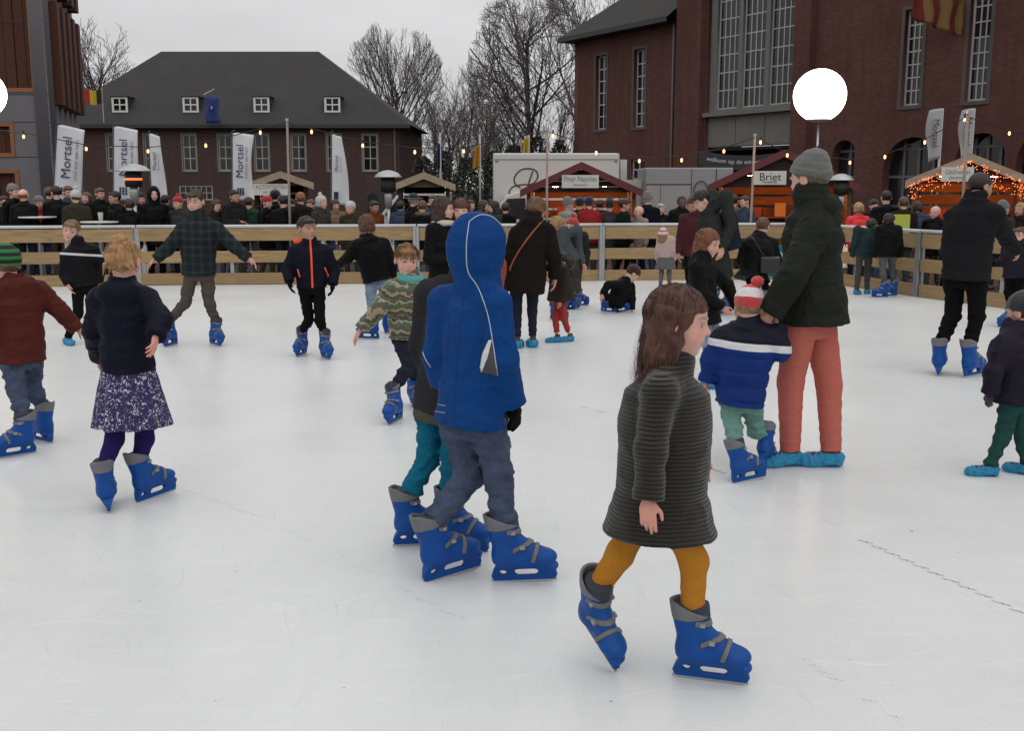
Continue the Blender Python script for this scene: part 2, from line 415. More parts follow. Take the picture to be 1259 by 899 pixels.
def mat_over():
    t = NT('shoe_cover_film'); o = t.obj(); n = t.noise(o, 30, 5, .65, .8)
    t.p(Base__Color=t.mix(n, (.005, .16, .34), (.02, .32, .55)), Roughness=.38, Specular__IOR__Level=.5, Transmission__Weight=.0)
    t.bump(n, .9, .02); return t.m
M_OVER = mat_over()
def shoe_d(p):
    d = rcone(p, (0, -.085, .048), (0, .085, .036), .044, .036); d = smin(d, ell(p, (0, .085, .036), I3, (.05, .07, .036)), .03)
    d = smin(d, gcyl(p, (0, -.068, .13), (0, -.06, .04), np.array([1., 0, 0]), np.array([0, 1., 0]), [(0, .042, .052), (1, .045, .06)]), .03)
    return smax(d, .002 - p[:, 2], .006)
def over_d(p):
    d = shoe_d(p) - .012 - .006 * vn(p, 26) - .004 * vn(p, 60) - .004 * np.sin(p[:, 1] * 150 + 6 * vn(p, 18)) * np.clip(p[:, 2] * 14, 0, 1)
    return smax(smax(d, .001 - p[:, 2], .004), p[:, 2] - .098, .006)
MESH_SHOE = proto(shoe_d, (-.08, -.17, -.01), (.08, .18, .15), .007, 'shoe')
MESH_OVER = proto(over_d, (-.09, -.18, -.01), (.09, .19, .13), .006, 'shoe_cover')

# ------------------------------------------------------------------ head
def head_frame(az, pitch=0, roll=0):
    f = azdir(az, pitch); r = unit(np.cross(f, (0, 0, 1))); u = np.cross(r, f)
    c, s = math.cos(R(roll)), math.sin(R(roll)); r, u = c * r + s * u, c * u - s * r
    return np.stack([r, f, u])
def head_d(q, child=True, fine=True):
    d = ell(q, (0, -.06, .12), I3, (.345, .43, .375))
    d = smin(d, ell(q, (0, .11, -.13), I3, (.265, .275, .34)), .10)
    d = smin(d, ell(q, (0, .215, -.40), I3, (.10, .09, .075)), .09)
    q2 = np.abs(q[:, 0]); qs = np.stack([q2, q[:, 1], q[:, 2]], 1)
    d = smin(d, ell(qs, (.15, .215, -.15), I3, (.11, .10, .11)), .07)
    d = smax(d, -ell(qs, (.145, .425, .005), I3, (.095, .09, .06)), .05)
    d = smin(d, ell(qs, (.13, .335, .085), I3, (.10, .05, .03)), .04)
    d = smin(d, rcone(q, (0, .34, .03), (0, .415, -.10), .026, .042), .035)
    d = smin(d, ell(qs, (.042, .375, -.115), I3, (.032, .04, .028)), .02)
    d = smax(d, -ell(q, (0, .42, -.262), I3, (.14, .05, .012)), .02)
    d = smin(d, ell(q, (0, .345, -.235), I3, (.085, .045, .022)), .02)
    d = smin(d, ell(q, (0, .340, -.285), I3, (.075, .045, .024)), .02)
    ear = ell(qs, (.352, -.06, -.03), unitrot(-15), (.04, .095, .135))
    ear = smax(ear, -ell(qs, (.40, -.045, -.02), I3, (.035, .055, .085)), .02)
    return smin(d, ear, .03)
def unitrot(deg):
    a = R(deg); return np.array([[1, 0, 0], [0, math.cos(a), math.sin(a)], [0, -math.sin(a), math.cos(a)]])
def head_tint(q, brow):
    T = np.ones((len(q), 3)); x, y, z = np.abs(q[:, 0]), q[:, 1], q[:, 2]
    def lay(w, c): T[:] = T * (1 - w[:, None]) + np.array(c) * w[:, None]
    lay(.45 * np.exp(-(((x - .18) / .10) ** 2 + ((z + .14) / .10) ** 2)) * (y > .05), (1.05, .62, .58))
    lay(.4 * np.exp(-((x / .06) ** 2 + ((z + .1) / .07) ** 2)) * (y > .3), (1.05, .62, .58))
    lay(.85 * np.exp(-(((x) / .085) ** 4 + ((z + .26) / .042) ** 4)) * (y > .25), (.80, .36, .36))
    lay(.4 * np.exp(-(((x - .145) / .09) ** 2 + ((z - .005) / .05) ** 2)) * (y > .15), (.72, .55, .5))
    bz = .10 + .02 * np.cos((x - .14) * 14)
    lay(.75 * np.exp(-(((x - .14) / .085) ** 4 + ((z - bz) / .02) ** 2)) * (y > .15), brow)
    lay(.35 * (x > .34) * 1.0, (1.0, .6, .55))
    return T
def uv_ball(c, ax, r, n=10):
    """eyeball; returns verts, quads, material index (1 white, 2 iris) ; pole looks forward"""
    V = []; Q = []; mi = []
    rings = [0, .36, .62, 1.0, 1.4, 1.9]
    for a in rings:
        for k in range(n):
            b = 2 * math.pi * k / n
            V.append(np.asarray(c) + r * (math.sin(a) * math.cos(b) * ax[0] + math.cos(a) * ax[1] + math.sin(a) * math.sin(b) * ax[2]))
    for i in range(len(rings) - 1):
        for k in range(n): Q.append((i*n+k, (i+1)*n+k, (i+1)*n+(k+1) % n, i*n+(k+1) % n)); mi.append(2 if i < 2 else 1)
    return np.array(V), np.array(Q, np.int32), mi
M_EYEW = m_plain('eye_white', (.40, .37, .35), .25, 0, .04)
M_IRIS = m_plain('eye_iris', (.018, .012, .009), .4, 0, .1)

def hand_d(p, w, d, s, n, hl, rad=1.0, curl=.35):
    """hand from wrist w along d, thumb side s, palm side n"""
    d, n = unit(d), unit(n); s = unit(s - d * (s @ d)); n = unit(np.cross(d, s)) * (1 if np.cross(d, s) @ n > 0 else -1)
    ax = np.stack([s, n, d]); pw, pl = .20 * hl, .5 * hl
    D = ell(p, w + d * pl * .52, ax, (pw * 1.08, .085 * hl * rad, pl * .62)); D = smin(D, rcone(p, w - d * .1 * hl, w + d * .2 * hl, .115 * hl * rad, .13 * hl * rad), .01)
    for i, (o, ln) in enumerate(((.78, .42), (.28, .48), (-.25, .44), (-.74, .35))):
        a = w + d * pl * (.95 - .06 * abs(i - 1)) + s * o * pw
        c1 = curl * (1 + .15 * i); d1 = unit(d * math.cos(c1) + n * math.sin(c1) + s * o * .08); d2 = unit(d * math.cos(c1 * 2.4) + n * math.sin(c1 * 2.4))
        b = a + d1 * ln * hl * .52; c = b + d2 * ln * hl * .48; r = .048 * hl * rad
        D = smin(D, np.minimum(rcone(p, a, b, r * 1.08, r * .98), rcone(p, b, c, r * .98, r * .82)), .004)
    a = w + d * pl * .28 + s * pw * .75; b = a + unit(d * .72 + s * .6 + n * .3) * hl * .24; c = b + unit(d * .95 + s * .12 + n * .35) * hl * .2
    D = smin(D, np.minimum(rcone(p, a, b, .062 * hl * rad, .054 * hl * rad), rcone(p, b, c, .054 * hl * rad, .042 * hl * rad)), .006)
    return D

# ------------------------------------------------------------------ hair
def hair_d(q, style):
    cap = ell(q, (0, -.075, .135), I3, (.385, .46, .41)) + .018 * vn(q, 9) + .010 * vn(q * np.array([1, 1, .4]), 24)
    x, y, z = np.abs(q[:, 0]), q[:, 1], q[:, 2]
    if style == 'short':
        face = np.maximum.reduce([y - .10 - .0 * z, -(.30 - z - .5 * np.abs(x - .0) * .0) * 1.0])
        cut = np.maximum(.045 - y * 0 - (z - (.14 + .42 * np.clip(y - .02, -.3, .45))), 0)
        line = -.20 + .95 * np.clip(y + .17, 0, .5) + .0 * x            # hairline rises towards the front
        line = np.where(y > .22, .235 - .05 * np.abs(x), line)
        d = smax(cap, line - z, .03)
        ear = ell(np.stack([x, y, z], 1), (.37, -.06, -.03), I3, (.08, .1, .15)); d = smax(d, -ear, .02)
        fr = ell(q, (.05, .27, .32), I3, (.27, .16, .10)) + .02 * vn(q, 16)
        return smin(d, fr, .05)
    if style == 'buzz':
        cap = ell(q, (0, -.065, .125), I3, (.358, .44, .388)); line = np.where(y > .22, .26, -.2 + .95 * np.clip(y + .17, 0, .5)); return smax(cap, line - z, .02)
    if style == 'bald':
        return smax(ell(q, (0, -.065, .10), I3, (.36, .44, .36)), np.maximum(np.abs(z + .02) - .15, y - .02), .02)
    if style == 'bun':
        line = np.where(y > .22, .24, -.24 + .95 * np.clip(y + .15, 0, .5))
        d = smax(cap + .004 * np.sin(q[:, 0] * 60), line - z, .03)
        ear = ell(np.stack([x, y, z], 1), (.37, -.06, -.03), I3, (.08, .1, .14)); d = smax(d, -ear, .02)
        d = smin(d, ell(q, (0, -.30, .50), I3, (.155, .14, .12)) + .035 * vn(q, 14), .03)
        for i in range(9):
            a = i * .7; d = smin(d, rcone(q, (.3 * math.cos(a), -.33 + .1 * math.sin(a * 3), -.02 + .1 * math.sin(a)), (.40 * math.cos(a), -.38 + .08 * math.cos(a * 2), -.22 + .1 * math.sin(a * 5)), .05, .012), .04)
        return d
    # long hair: cap plus curtains down both sides and the back
    L = {'long': 1.0, 'bob': .55, 'longer': 1.25}[style]
    line = np.where(y > .22, .20 - .10 * x, -.30 + 1.0 * np.clip(y + .12, 0, .5))
    d = smax(cap, line - z, .04)
    st = .018 * np.sin(q[:, 0] * 34 + 3 * vn(q, 3)) + .014 * np.sin(q[:, 1] * 41 + 4 * vn(q, 4))
    back = gcyl(q, (0, -.14, .22), (0, -.22, -.48 * L - .05), np.array([1., 0, 0]), np.array([0, 1., 0]), [(0, .38, .35), (.45, .40, .33), (.8, .42, .31), (1, .34, .24)])
    sd = gcyl(np.stack([x, y, z], 1), (.31, -.03, .20), (.31, -.04, -.46 * L), np.array([1., 0, 0]), np.array([0, 1., 0]), [(0, .09, .2), (.5, .09, .14), (1, .05, .1)])
    d = smin(d, smin(back, sd, .06) - st * .6 + .02 * vn(q, 8), .06)
    fc = ell(q, (0, .42, -.16), I3, (.33, .40, .36))
    return smax(d, -fc, .05)
def fringe_d(q): return smax(ell(q, (0, -.04, .12), I3, (.375, .455, .40)), np.maximum(.10 - q[:, 2], .2 - q[:, 1]), .02)

def ribbons(frame, c, hd, style, count, mat, parent, origin, seed, jitter=.03):
    """loose strands laid over the hair mass"""
    r = np.random.default_rng(seed); V = []; Q = []
    L = {'long': 1.0, 'bob': .5, 'longer': 1.25, 'bun': .0, 'short': .0}[style]
    for i in range(count):
        th = r.uniform(0, 2 * math.pi); el = r.uniform(.15, 1.45)
        d0 = np.array([math.cos(th) * math.cos(el), math.sin(th) * math.cos(el), math.sin(el)])
        if d0[1] > .15 and style != 'short': d0[1] *= -1
        p = np.array([0, -.075, .135]) + d0 * np.array([.388, .463, .413]) * r.uniform(1.0, 1.04); pts = [p.copy()]
        side = unit(np.array([d0[0], d0[1] * .6 - .15, 0])); n = int(6 + 9 * L) if L > 0 else 5
        if style == 'bun': tgt = np.array([0, -.30, .46])
        for k in range(n):
            if style == 'bun': step = unit(tgt - p) * .08
            elif style == 'short': step = np.array([d0[0] * .3, .25 + d0[1] * .2, -.5]) * .09
            else: step = np.array([0, 0, -.085])
            p = p + step + r.normal(0, jitter * .35, 3)
            e = (p - np.array([0, -.075, .135])) / np.array([.388, .463, .413]); m = np.linalg.norm(e)
            if p[2] > -.12 or style in ('bun', 'short'):
                if m < 1.0: p = np.array([0, -.075, .135]) + e / m * np.array([.388, .463, .413]) * 1.005
            if style in ('bun', 'short') or p[2] > -.12:
                if m > 1.06: p = np.array([0, -.075, .135]) + e / m * np.array([.388, .463, .413]) * 1.05
            if style in ('long', 'longer', 'bob') and p[1] > .06 and p[2] < .16: break
            pts.append(p.copy())
        if len(pts) < 3: continue
        w = r.uniform(.003, .008); b = len(V); tang = unit(np.cross(side, (0, 0, 1)) + r.normal(0, .2, 3))
        for k, q in enumerate(pts):
            ww = w * (1 - .75 * (k / (len(pts) - 1)) ** 2); V.append(q - tang * ww); V.append(q + tang * ww)
        for k in range(len(pts) - 1): Q.append((b+2*k, b+2*k+1, b+2*k+3, b+2*k+2))
    V = np.array(V) * hd @ frame + c - origin
    return ob('loose_strands', mesh_np('loose_strands', V, np.array(Q)), mat, parent)

# ------------------------------------------------------------------ people
SKIN = {'fair': (.58, .36, .28), 'mid': (.42, .25, .18), 'dark': (.12, .065, .045), 'rosy': (.60, .34, .28)}
def foot_frame(az, pitch=0, roll=0):
    t = azdir(az, pitch); z = unit(np.array([0, 0, 1.]) - t * t[2]); x = np.cross(t, z)
    c, s = math.cos(R(roll)), math.sin(R(roll)); x, z = c * x + s * z, c * z - s * x
    return x, t, z
def puff(pitch, amp): return lambda t: amp * (np.abs(np.sin(math.pi * t / pitch)) ** .55 - .62)
def person(label, feet, H, th=0, s=1, px=None, head=(0, 0), hair=('short', (.06, .035, .02)), hat=None, skin='fair',
           top=None, bottom=None, shoes='skate', lod=1, group=None, gz=0.0, gloves=None, hands=True, loc=None, fsk=1.0, extra=None, legs=None):
    """feet: [(u, v, az, pitch, roll, pivot)] ground pixels, or metres (x, y, az...) when loc='m'; lod 0 near .. 3 far"""
    px = px or {}; top = top or {}; bottom = bottom or {}
    um = feet[0][0] / max(feet[0][1], .1) * F + CX if loc == 'm' else (feet[0][0] + feet[1][0]) / 2
    va = -math.degrees(math.atan((um - CX) / F)); th = th + va; feet = [(f[0], f[1], f[2] + va) + tuple(f[3:]) for f in feet]
    if len(head) > 2: head = (head[0], head[1], head[2] + va) + tuple(head[3:])
    lat = np.array([math.cos(R(th)), math.sin(R(th)), 0]); fwd = np.array([math.sin(R(th)), -math.cos(R(th)), 0]) * s
    fs = (.42 + .46 * H) * fsk * (1 if shoes == 'skate' else .68); FF = []; cont = []
    aloc = np.array([0, -.060, .215]) if shoes == 'skate' else np.array([0, -.06, .09])
    for ft in feet:
        u, v, az = ft[:3]; pt = ft[3] if len(ft) > 3 else 0; ro = ft[4] if len(ft) > 4 else 0; pv = ft[5] if len(ft) > 5 else 0; lift = ft[6] if len(ft) > 6 else 0
        c = np.array([u, v, gz]) if loc == 'm' else G(u, v, gz); x, y, z = foot_frame(az, pt, ro)
        o = c - (y * pv + 0 * z) * fs + np.array([0, 0, lift]); FF.append((o, x, y, z)); cont.append(c)
    B = (cont[0] + cont[1]) / 2; Y0 = B[1]
    def D(l, f, z): return B + lat * l * H + fwd * f * H + np.array([0, 0, z * H])
    J = dict(pel=D(0, 0, .505), neck=D(0, 0, .815), s0=D(-.098, 0, .785), s1=D(.098, 0, .785), e0=D(-.128, -.01, .605), e1=D(.128, -.01, .605),
             w0=D(-.135, .05, .465), w1=D(.135, .05, .465))
    hd = .160 + .045 * H; J['head'] = D(0, .02, 1 - hd / 2 / H)
    for k, a in list(px.items()):
        if k[0] in 'pnsewhd' and k in J:
            if len(a) == 4: J[k] = J[k] + np.asarray(a[:3]) if a[3] == 'd' else D(*a[:3])
            else: J[k] = P(a[0], a[1], (J[k][1] if len(a) == 2 else Y0 + a[2]))
    for i in (0, 1):
        J['h%d' % i] = J['pel'] + lat * (.05 * H * (2 * i - 1)) - np.array([0, 0, .01 * H])
        o, x, y, z = FF[i]; J['a%d' % i] = o + (x * aloc[0] + y * aloc[1] + z * aloc[2]) * fs
        m = (J['h%d' % i] + J['a%d' % i]) / 2 + (fwd * .6 + y * .4) * .03 * H
        k = 'k%d' % i
        if k in px: a = px[k]; m = P(a[0], a[1], (m[1] if len(a) == 2 else Y0 + a[2]))
        J[k] = m
    hv = [.0062, .0098, .017, .02][lod]; hh = [.0045, .0065, .0105, .013][lod]
    az_h, pt_h, ro_h = (list(head[2:]) + [0, 0, 0])[:3] if len(head) > 2 else (0, 0, 0)
    if px.get('head') is None and head[0]: J['head'] = P(head[0], head[1], J['head'][1] + (px.get('head_dy', 0)))
    HF = head_frame(az_h, pt_h, ro_h); hc = J['head']
    dn = np.linalg.norm(hc - J['neck']); mx = .70 * hd
    if dn > mx:
        sft = (hc - J['neck']) * (1 - mx / dn); J['neck'] = J['neck'] + sft
        J['s0'] = J['s0'] + sft * .5; J['s1'] = J['s1'] + sft * .5
    up = unit(J['neck'] - J['pel']); lt = unit(J['s1'] - J['s0']); lt = unit(lt - up * (lt @ up)); fw = np.cross(lt, up); fw = fw if fw @ fwd > -.2 else -fw
    if abs(fw @ fwd) < .2: fw = fw if (fw @ fwd) > 0 else -fw
    sw = .5 * np.linalg.norm(J['s1'] - J['s0'])
    toq = lambda p: ((p - hc) @ HF.T) / hd
    fromq = lambda q: hc + (np.asarray(q) * hd) @ HF
    # ---- the body: one skin-coloured figure, clothes over it
    sk = m_skin('skin_' + skin, SKIN[skin]); brow = shade(hair[1] if hair else (.1, .06, .04), 1.0); brow = tuple(min(1, b / SKIN[skin][i] * .9 + .05) for i, b in enumerate(brow))
    nb = fromq((0, -.10, -.22))
    fh = lambda p: smin(head_d(toq(p)) * hd, rcone(p, nb, J['neck'] - up * .03, .20 * hd, .25 * hd), .03)
    lo = np.minimum(hc - .72 * hd, J['neck'] - .06); hi = np.maximum(hc + .72 * hd, J['neck'] + .06)
    V, Q = nets(fh, lo, hi, hh); T = head_tint(toq(V), brow); MI = [0] * len(Q)
    if lod < 3:
        for sx in (-1, 1):
            v2, q2, m2 = uv_ball(fromq((sx * .138, .272, .004)), HF, .066 * hd); Q = np.concatenate([Q, q2 + len(V)]); V = np.concatenate([V, v2]); T = np.concatenate([T, np.ones((len(v2), 3))]); MI += m2
    def fb(p):
        d = gcyl(p, J['neck'], J['pel'], lt, fw, [(0, .03 * H, .03 * H), (.15, sw * .75, .045 * H), (.5, sw * .75, .05 * H), (1, .075 * H, .055 * H)])
        for i in (0, 1):
            d = smin(d, rcone(p, J['s%d' % i], J['e%d' % i], .022 * H, .019 * H), .02); d = smin(d, rcone(p, J['e%d' % i], J['w%d' % i], .019 * H, .014 * H), .02)
            d = smin(d, rcone(p, J['h%d' % i], J['k%d' % i], .034 * H, .024 * H), .02); d = smin(d, rcone(p, J['k%d' % i], J['a%d' % i], .024 * H, .017 * H), .02)
        return d
    A = np.array([J[k] for k in J]); v2, q2 = nets(fb, A.min(0) - .08, A.max(0) + .08, .022 if lod < 2 else .03)
    q2 = q2 + len(V); V = np.concatenate([V, v2]); Q = np.concatenate([Q, q2]); T = np.concatenate([T, np.ones((len(v2), 3))]); MI += [0] * len(q2)
    hl = .098 * H; gl = []
    for i in (0, 1):
        w = J['w%d' % i]; d = unit(w - J['e%d' % i]); d = unit(d * .8 + np.array(px.get('hd%d' % i, (0, 0, -.25))))
        nn = unit((J['pel'] - w) - d * ((J['pel'] - w) @ d)); sd = fw + .001
        f = lambda p, w=w, d=d, nn=nn, sd=sd: hand_d(p, w, d, sd, nn, hl, 1.35 if gloves else 1.0, px.get('curl', .3))
        hvv, hq = nets(f, w - hl * 1.2, w + hl * 1.2, [.0042, .0055, .008, .011][lod])
        if gloves: gl.append((hvv, hq))
        elif hands:
            Q = np.concatenate([Q, hq + len(V)]); V = np.concatenate([V, hvv]); MI += [0] * len(hq)
            T = np.concatenate([T, np.tile([1.02, .82, .78], (len(hvv), 1))])
    me = mesh_np('person', V - B, Q); me.polygons.foreach_set('material_index', np.array(MI, np.int32))
    ca = me.color_attributes.new('tint', 'FLOAT_COLOR', 'POINT'); ca.data.foreach_set('color', np.concatenate([T, np.ones((len(T), 1))], 1).astype(np.float32).ravel())
    root = ob('person', me, [sk, M_EYEW, M_IRIS], None, B); tag(root, label, 'person', group)
    for hvv, hq in gl: ob('glove', mesh_np('glove', hvv - B, hq), gloves, root)
    S = dict(J=J, B=B, H=H, up=up, lt=lt, fw=fw, sw=sw, hc=hc, HF=HF, hd=hd, toq=toq, fromq=fromq, root=root, lat=lat, fwd=fwd, hv=hv, hh=hh, Y0=Y0)
    tcf = lambda V: np.stack([(V - J['neck']) @ lt, (V - J['neck']) @ fw, -(V - J['neck']) @ up], 1)
    # ---- trousers
    b = bottom; lw = b.get('loose', 1.0); wr = b.get('wrinkle', 1.0); hem = .99 if shoes == 'skate' else b.get('hem', .95)
    def ft(p):
        wz = np.stack([p[:, 0], p[:, 1], p[:, 2] * 1.9], 1)
        d = gcyl(p, J['pel'] + up * .09 * H, J['pel'] - np.array([0, 0, .055 * H]), lt, fw, [(0, .078 * H * lw, .056 * H * lw), (.6, .088 * H * lw, .066 * H * lw), (1, .08 * H * lw, .062 * H * lw)])
        for i in (0, 1):
            hp, kn = J['h%d' % i], J['k%d' % i]; an = kn + (J['a%d' % i] - kn) * hem; ad = unit(an - kn)
            tr, kr, ar = b.get('r', (.050, .036, .030)); L1 = np.linalg.norm(an - kn)
            rip = lambda t: wr * .004 * np.sin(t * 95 + 2.0 * i) * np.clip(t / L1, .15, 1)
            a = smin(rcone(p, hp, kn, tr * H * lw, kr * H * lw), np.maximum(rcone(p, kn, an, kr * H * lw, ar * H * lw, rip), (p - an) @ ad), .02)
            d = smin(d, a, .018)
        rd = 1 - np.abs(vn(wz + .7, 11)) * 2; return d + wr * (.0045 * vn(wz, 17) + .0028 * vn(wz, 42) - .005 * np.clip(rd, 0, 1) ** 3)
    K = [J[k] for k in ('pel', 'h0', 'h1', 'k0', 'k1', 'a0', 'a1')]; A = np.array(K)
    if b.get('mat'): sdf_ob(b.get('name', 'trousers'), ft, A.min(0) - .12 * H, A.max(0) + .13 * H, hv * 1.1, b['mat'], root, B, {'tc': tcf})
    # ---- shoes
    for i in (0, 1):
        o, x, y, z = FF[i]; M = frame_mat(o - B, x * fs, y * fs, z * fs)
        if shoes == 'skate': put_skate(root, M, lod < 1)
        elif shoes == 'over':
            M = frame_mat(o - B, x * fs * 1.02, y * fs, z * fs)
            ob('shoe_cover', MESH_OVER, M_OVER, root).matrix_local = M; ob('shoe', MESH_SHOE, b.get('shoe') or m_plain('shoe_brown_leather', (.05, .025, .015), .5), root).matrix_local = frame_mat(o - B + (z * .016 - y * .012) * fs, x * fs * .9, y * fs * .86, z * fs * 1.02)
        else: ob('shoe', MESH_SHOE, b.get('shoe') or m_plain('shoe_dark', (.02, .018, .017), .55), root).matrix_local = M
    # ---- jacket or coat
    t = top; bk = t.get('bulk', .015); qp, qa = t.get('quilt', (0, 0)); hx = t.get('hem', .12)
    hemdir = unit(t['hemdir']) if 'hemdir' in t else unit(unit(J['pel'] - J['neck']) + np.array([0, 0, -.6]) * min(1, hx * 2))
    hb = J['pel'] + hemdir * hx * .31 * H; Lt = np.linalg.norm(hb - J['neck']); hipw = t.get('hip', .088) * H + bk; hemw = t.get('hemw', .092) * H + bk; flat = t.get('flat', .70)
    pf = .31 * H / Lt; belly = t.get('waist', .95)
    mk = lambda tt, w, fl=flat, sh=0: (tt, w, w * fl + .3 * bk, sh)
    st = [mk(0, .042 * H + bk, .9), mk(.07, sw * .62 + bk * .5, .75), mk(.16, sw * .94 + bk * .6), mk(.34, sw * 1.0 + bk), mk(max(.36, .62 * pf), (sw * .97 + bk) * belly), mk(min(.97, max(.4, pf)), hipw), mk(1, hemw, t.get('hemflat', flat + .04))]
    cu = t.get('cuff', 1.0); slr = t.get('sleeve', (.037, .033, .026)); wra = t.get('wrinkle', 1.0)
    def fj(p):
        rp = puff(qp, qa) if qp else None; wz = np.stack([p[:, 0] * .8, p[:, 1] * .8, p[:, 2] * 1.7], 1)
        d = gcyl(p, J['neck'] + up * .012 * H, hb, lt, fw, st, rp, t.get('pleat'))
        for i in (0, 1):
            sh, e, w = J['s%d' % i], J['e%d' % i], J['w%d' % i]; ad = unit(w - e); we = e + (w - e) * t.get('slv', .98)
            ru, re_, rw = slr[0] * .94 * H + bk * .65, slr[1] * .90 * H + bk * .5, slr[2] * .95 * H * cu + bk * .45
            a = rcone(p, sh, e, ru, re_, rp); c = np.maximum(rcone(p, e, we, re_, rw, rp), (p - we) @ ad)
            d = smin(d, smin(a, c, .018), t.get('k', .028)); d = smin(d, rcone(p, J['neck'] - up * .01 * H, sh, .03 * H + bk, ru * .9), .03)
        if t.get('collar', .03): d = smin(d, smax(rcone(p, J['neck'] - up * .01, J['neck'] + up * t.get('collar', .03) + fw * .012, .047 * H + bk * .5, .046 * H + bk * .4), -rcone(p, J['neck'], J['neck'] + up * .3 + fw * .02, .038 * H, .042 * H), .01), .015)
        hood = t.get('hood')
        if hood == 'down':
            c = J['neck'] - fw * (.042 * H + bk * .5) - up * .018 * H; axs = np.stack([lt, fw, up]); hs = .72 + .17 * H
            e1 = ell(p, c, axs, (.115 * hs, .058 * hs, .078 * hs)); e1 = smax(e1, -ell(p, c + up * .055 * hs + fw * .02, axs, (.072 * hs, .036 * hs, .042 * hs)), .015)
            d = smin(d, e1, .02)
        elif hood == 'up':
            q = toq(p); e1 = ell(q, (0, -.10, .04), I3, (.46, .56, .60)) * hd; e1 = smax(e1, -ell(q, (0, .62, -.06), I3, (.33, .46, .45)) * hd, .02)
            e1 = smin(e1, rcone(p, fromq((0, -.10, -.2)), J['neck'] - up * .02, .42 * hd, .40 * hd) , .03); d = smin(d, smax(e1, -ell(q, (0, .62, -.10), I3, (.29, .42, .42)) * hd, .02), .02)
        if 'vent' in t: d = smax(d, -((p - J['pel']) @ fw), .01)
        rd = 1 - np.abs(vn(wz + .3, 9)) * 2; return d + wra * .75 * (.006 * vn(wz, 13) + .0028 * vn(wz, 33) - .0065 * np.clip(rd, 0, 1) ** 3)
    A = np.array([J[k] for k in ('neck', 's0', 's1', 'e0', 'e1', 'w0', 'w1')] + [hb, J['neck'] - fw * .15 * H] + ([hc] if t.get('hood') == 'up' else []))
    pad = max(hemw, sw) + .05
    if t.get('mat'):
        lo_, hi_ = A.min(0) - .10, A.max(0) + (.10 if t.get('hood') != 'up' else .18)
        lo_ = np.minimum(lo_, np.minimum(hb, J['neck']) - np.array([pad, pad, .03])); hi_ = np.maximum(hi_, np.maximum(hb, J['neck']) + np.array([pad, pad, .03]))
        S['jacket'] = sdf_ob(t.get('name', 'jacket'), fj, lo_, hi_, hv, t['mat'], root, B, {'tc': tcf})
        S['fj'] = fj
    # ---- skirt
    if 'skirt' in b:
        k = b['skirt']; tp = J['pel'] + up * .07 * H; bt = J['pel'] + np.array([0, 0, -k['len']]) + fwd * k.get('fw', 0)
        fsk_ = lambda p: smax(gcyl(p, tp, bt, lt, fw, [(0, .085 * H, .065 * H), (.3, .11 * H, .088 * H), (1, k['w'], k['w'] * .8)], None, lambda an, tt: tt * (.010 * np.sin(an * 9 + 1) + .006 * np.sin(an * 17))),
                             -gcyl(p, tp - np.array([0, 0, .06 * H]), bt - np.array([0, 0, .05]), lt, fw, [(0, .07 * H, .05 * H), (1, k['w'] * .93, k['w'] * .74)]), .004) + .003 * vn(p, 20)
        A = np.array([tp, bt]); sdf_ob('skirt', fsk_, A.min(0) - np.array([k['w'] + .05, k['w'] + .05, .02]), A.max(0) + np.array([k['w'] + .05, k['w'] + .05, .02]), hv, k['mat'], root, B, {'tc': tcf})
    # ---- hair and hat
    if hair and t.get('hood') != 'up':
        st_, hcol = hair[:2]; hm = m_hair('hair_%02d_%02d_%02d' % tuple(int(c * 100) for c in hcol), hcol)
        hr = sdf_ob('hair', lambda p: (np.maximum(hair_d(toq(p), st_), toq(p)[:, 2] - .15 - .28 * np.clip(toq(p)[:, 1], -.5, .4)) if hat else hair_d(toq(p), st_)) * hd, hc - hd * (np.array([.6, .6, .95 if st_ in ('long', 'longer') else .6])), hc + hd * .72, hh * 1.1, hm, root, B)
        if len(hair) > 2 and hair[2] == 'fringe': sdf_ob('fringe', lambda p: fringe_d(toq(p)) * hd + .003 * vn(p, 60), hc - hd * .6, hc + hd * .6, hh, hm, root, B)
        if lod <= 1 and not hat and st_ in ('long', 'longer', 'bob', 'bun', 'short'): ribbons(HF, hc, hd, st_, 900 if lod == 0 else 200, hm, root, B, int(hd * 1e5), .05 if st_ != 'short' else .02)
    if hat:
        kind, hm = hat[:2]
        def fhat(p):
            q = toq(p); z, y = q[:, 2], q[:, 1]
            if kind == 'beanie':
                d = ell(q, (0, -.09, .20), I3, (.40, .47, .44)); d = smin(d, ell(q, (0, -.22, .48), I3, (.24, .26, .2)), .15)
                d = smax(d, (.12 + .32 * np.clip(y, -.5, .4)) - z, .03)
                rim = smax(ell(q, (0, -.09, .17), I3, (.425, .50, .42)), np.abs(z - (.19 + .32 * np.clip(y, -.5, .4))) - .085, .03); d = smin(d, rim, .02)
            elif kind in ('pom', 'santa'):
                d = ell(q, (0, -.08, .17), I3, (.40, .47, .44)); d = smax(d, (.08 + .3 * np.clip(y, -.5, .4)) - z, .03)
                d = smin(d, ell(q, (hat[3] if len(hat) > 3 else 0, -.14, .68), I3, (.17, .17, .15)) + .02 * vn(q, 30), .03)
            elif kind == 'brim':
                d = smax(ell(q, (0, -.06, .16), I3, (.38, .46, .44)), .14 - z, .02); d = smin(d, ell(q, (0, -.05, .17), I3, (.70, .8, .045)), .04)
            elif kind == 'point':
                d = smax(ell(q, (0, -.08, .17), I3, (.40, .47, .42)), .05 + .3 * np.clip(y, -.5, .4) - z, .03); d = smin(d, rcone(q, (0, -.1, .4), (0, -.15, .8), .22, .06), .1)
            elif kind == 'flop':
                d = smax(ell(q, (0, -.08, .17), I3, (.40, .47, .43)), .06 + .3 * np.clip(y, -.5, .4) - z, .03)
            return d * hd + .003 * vn(p, 38)
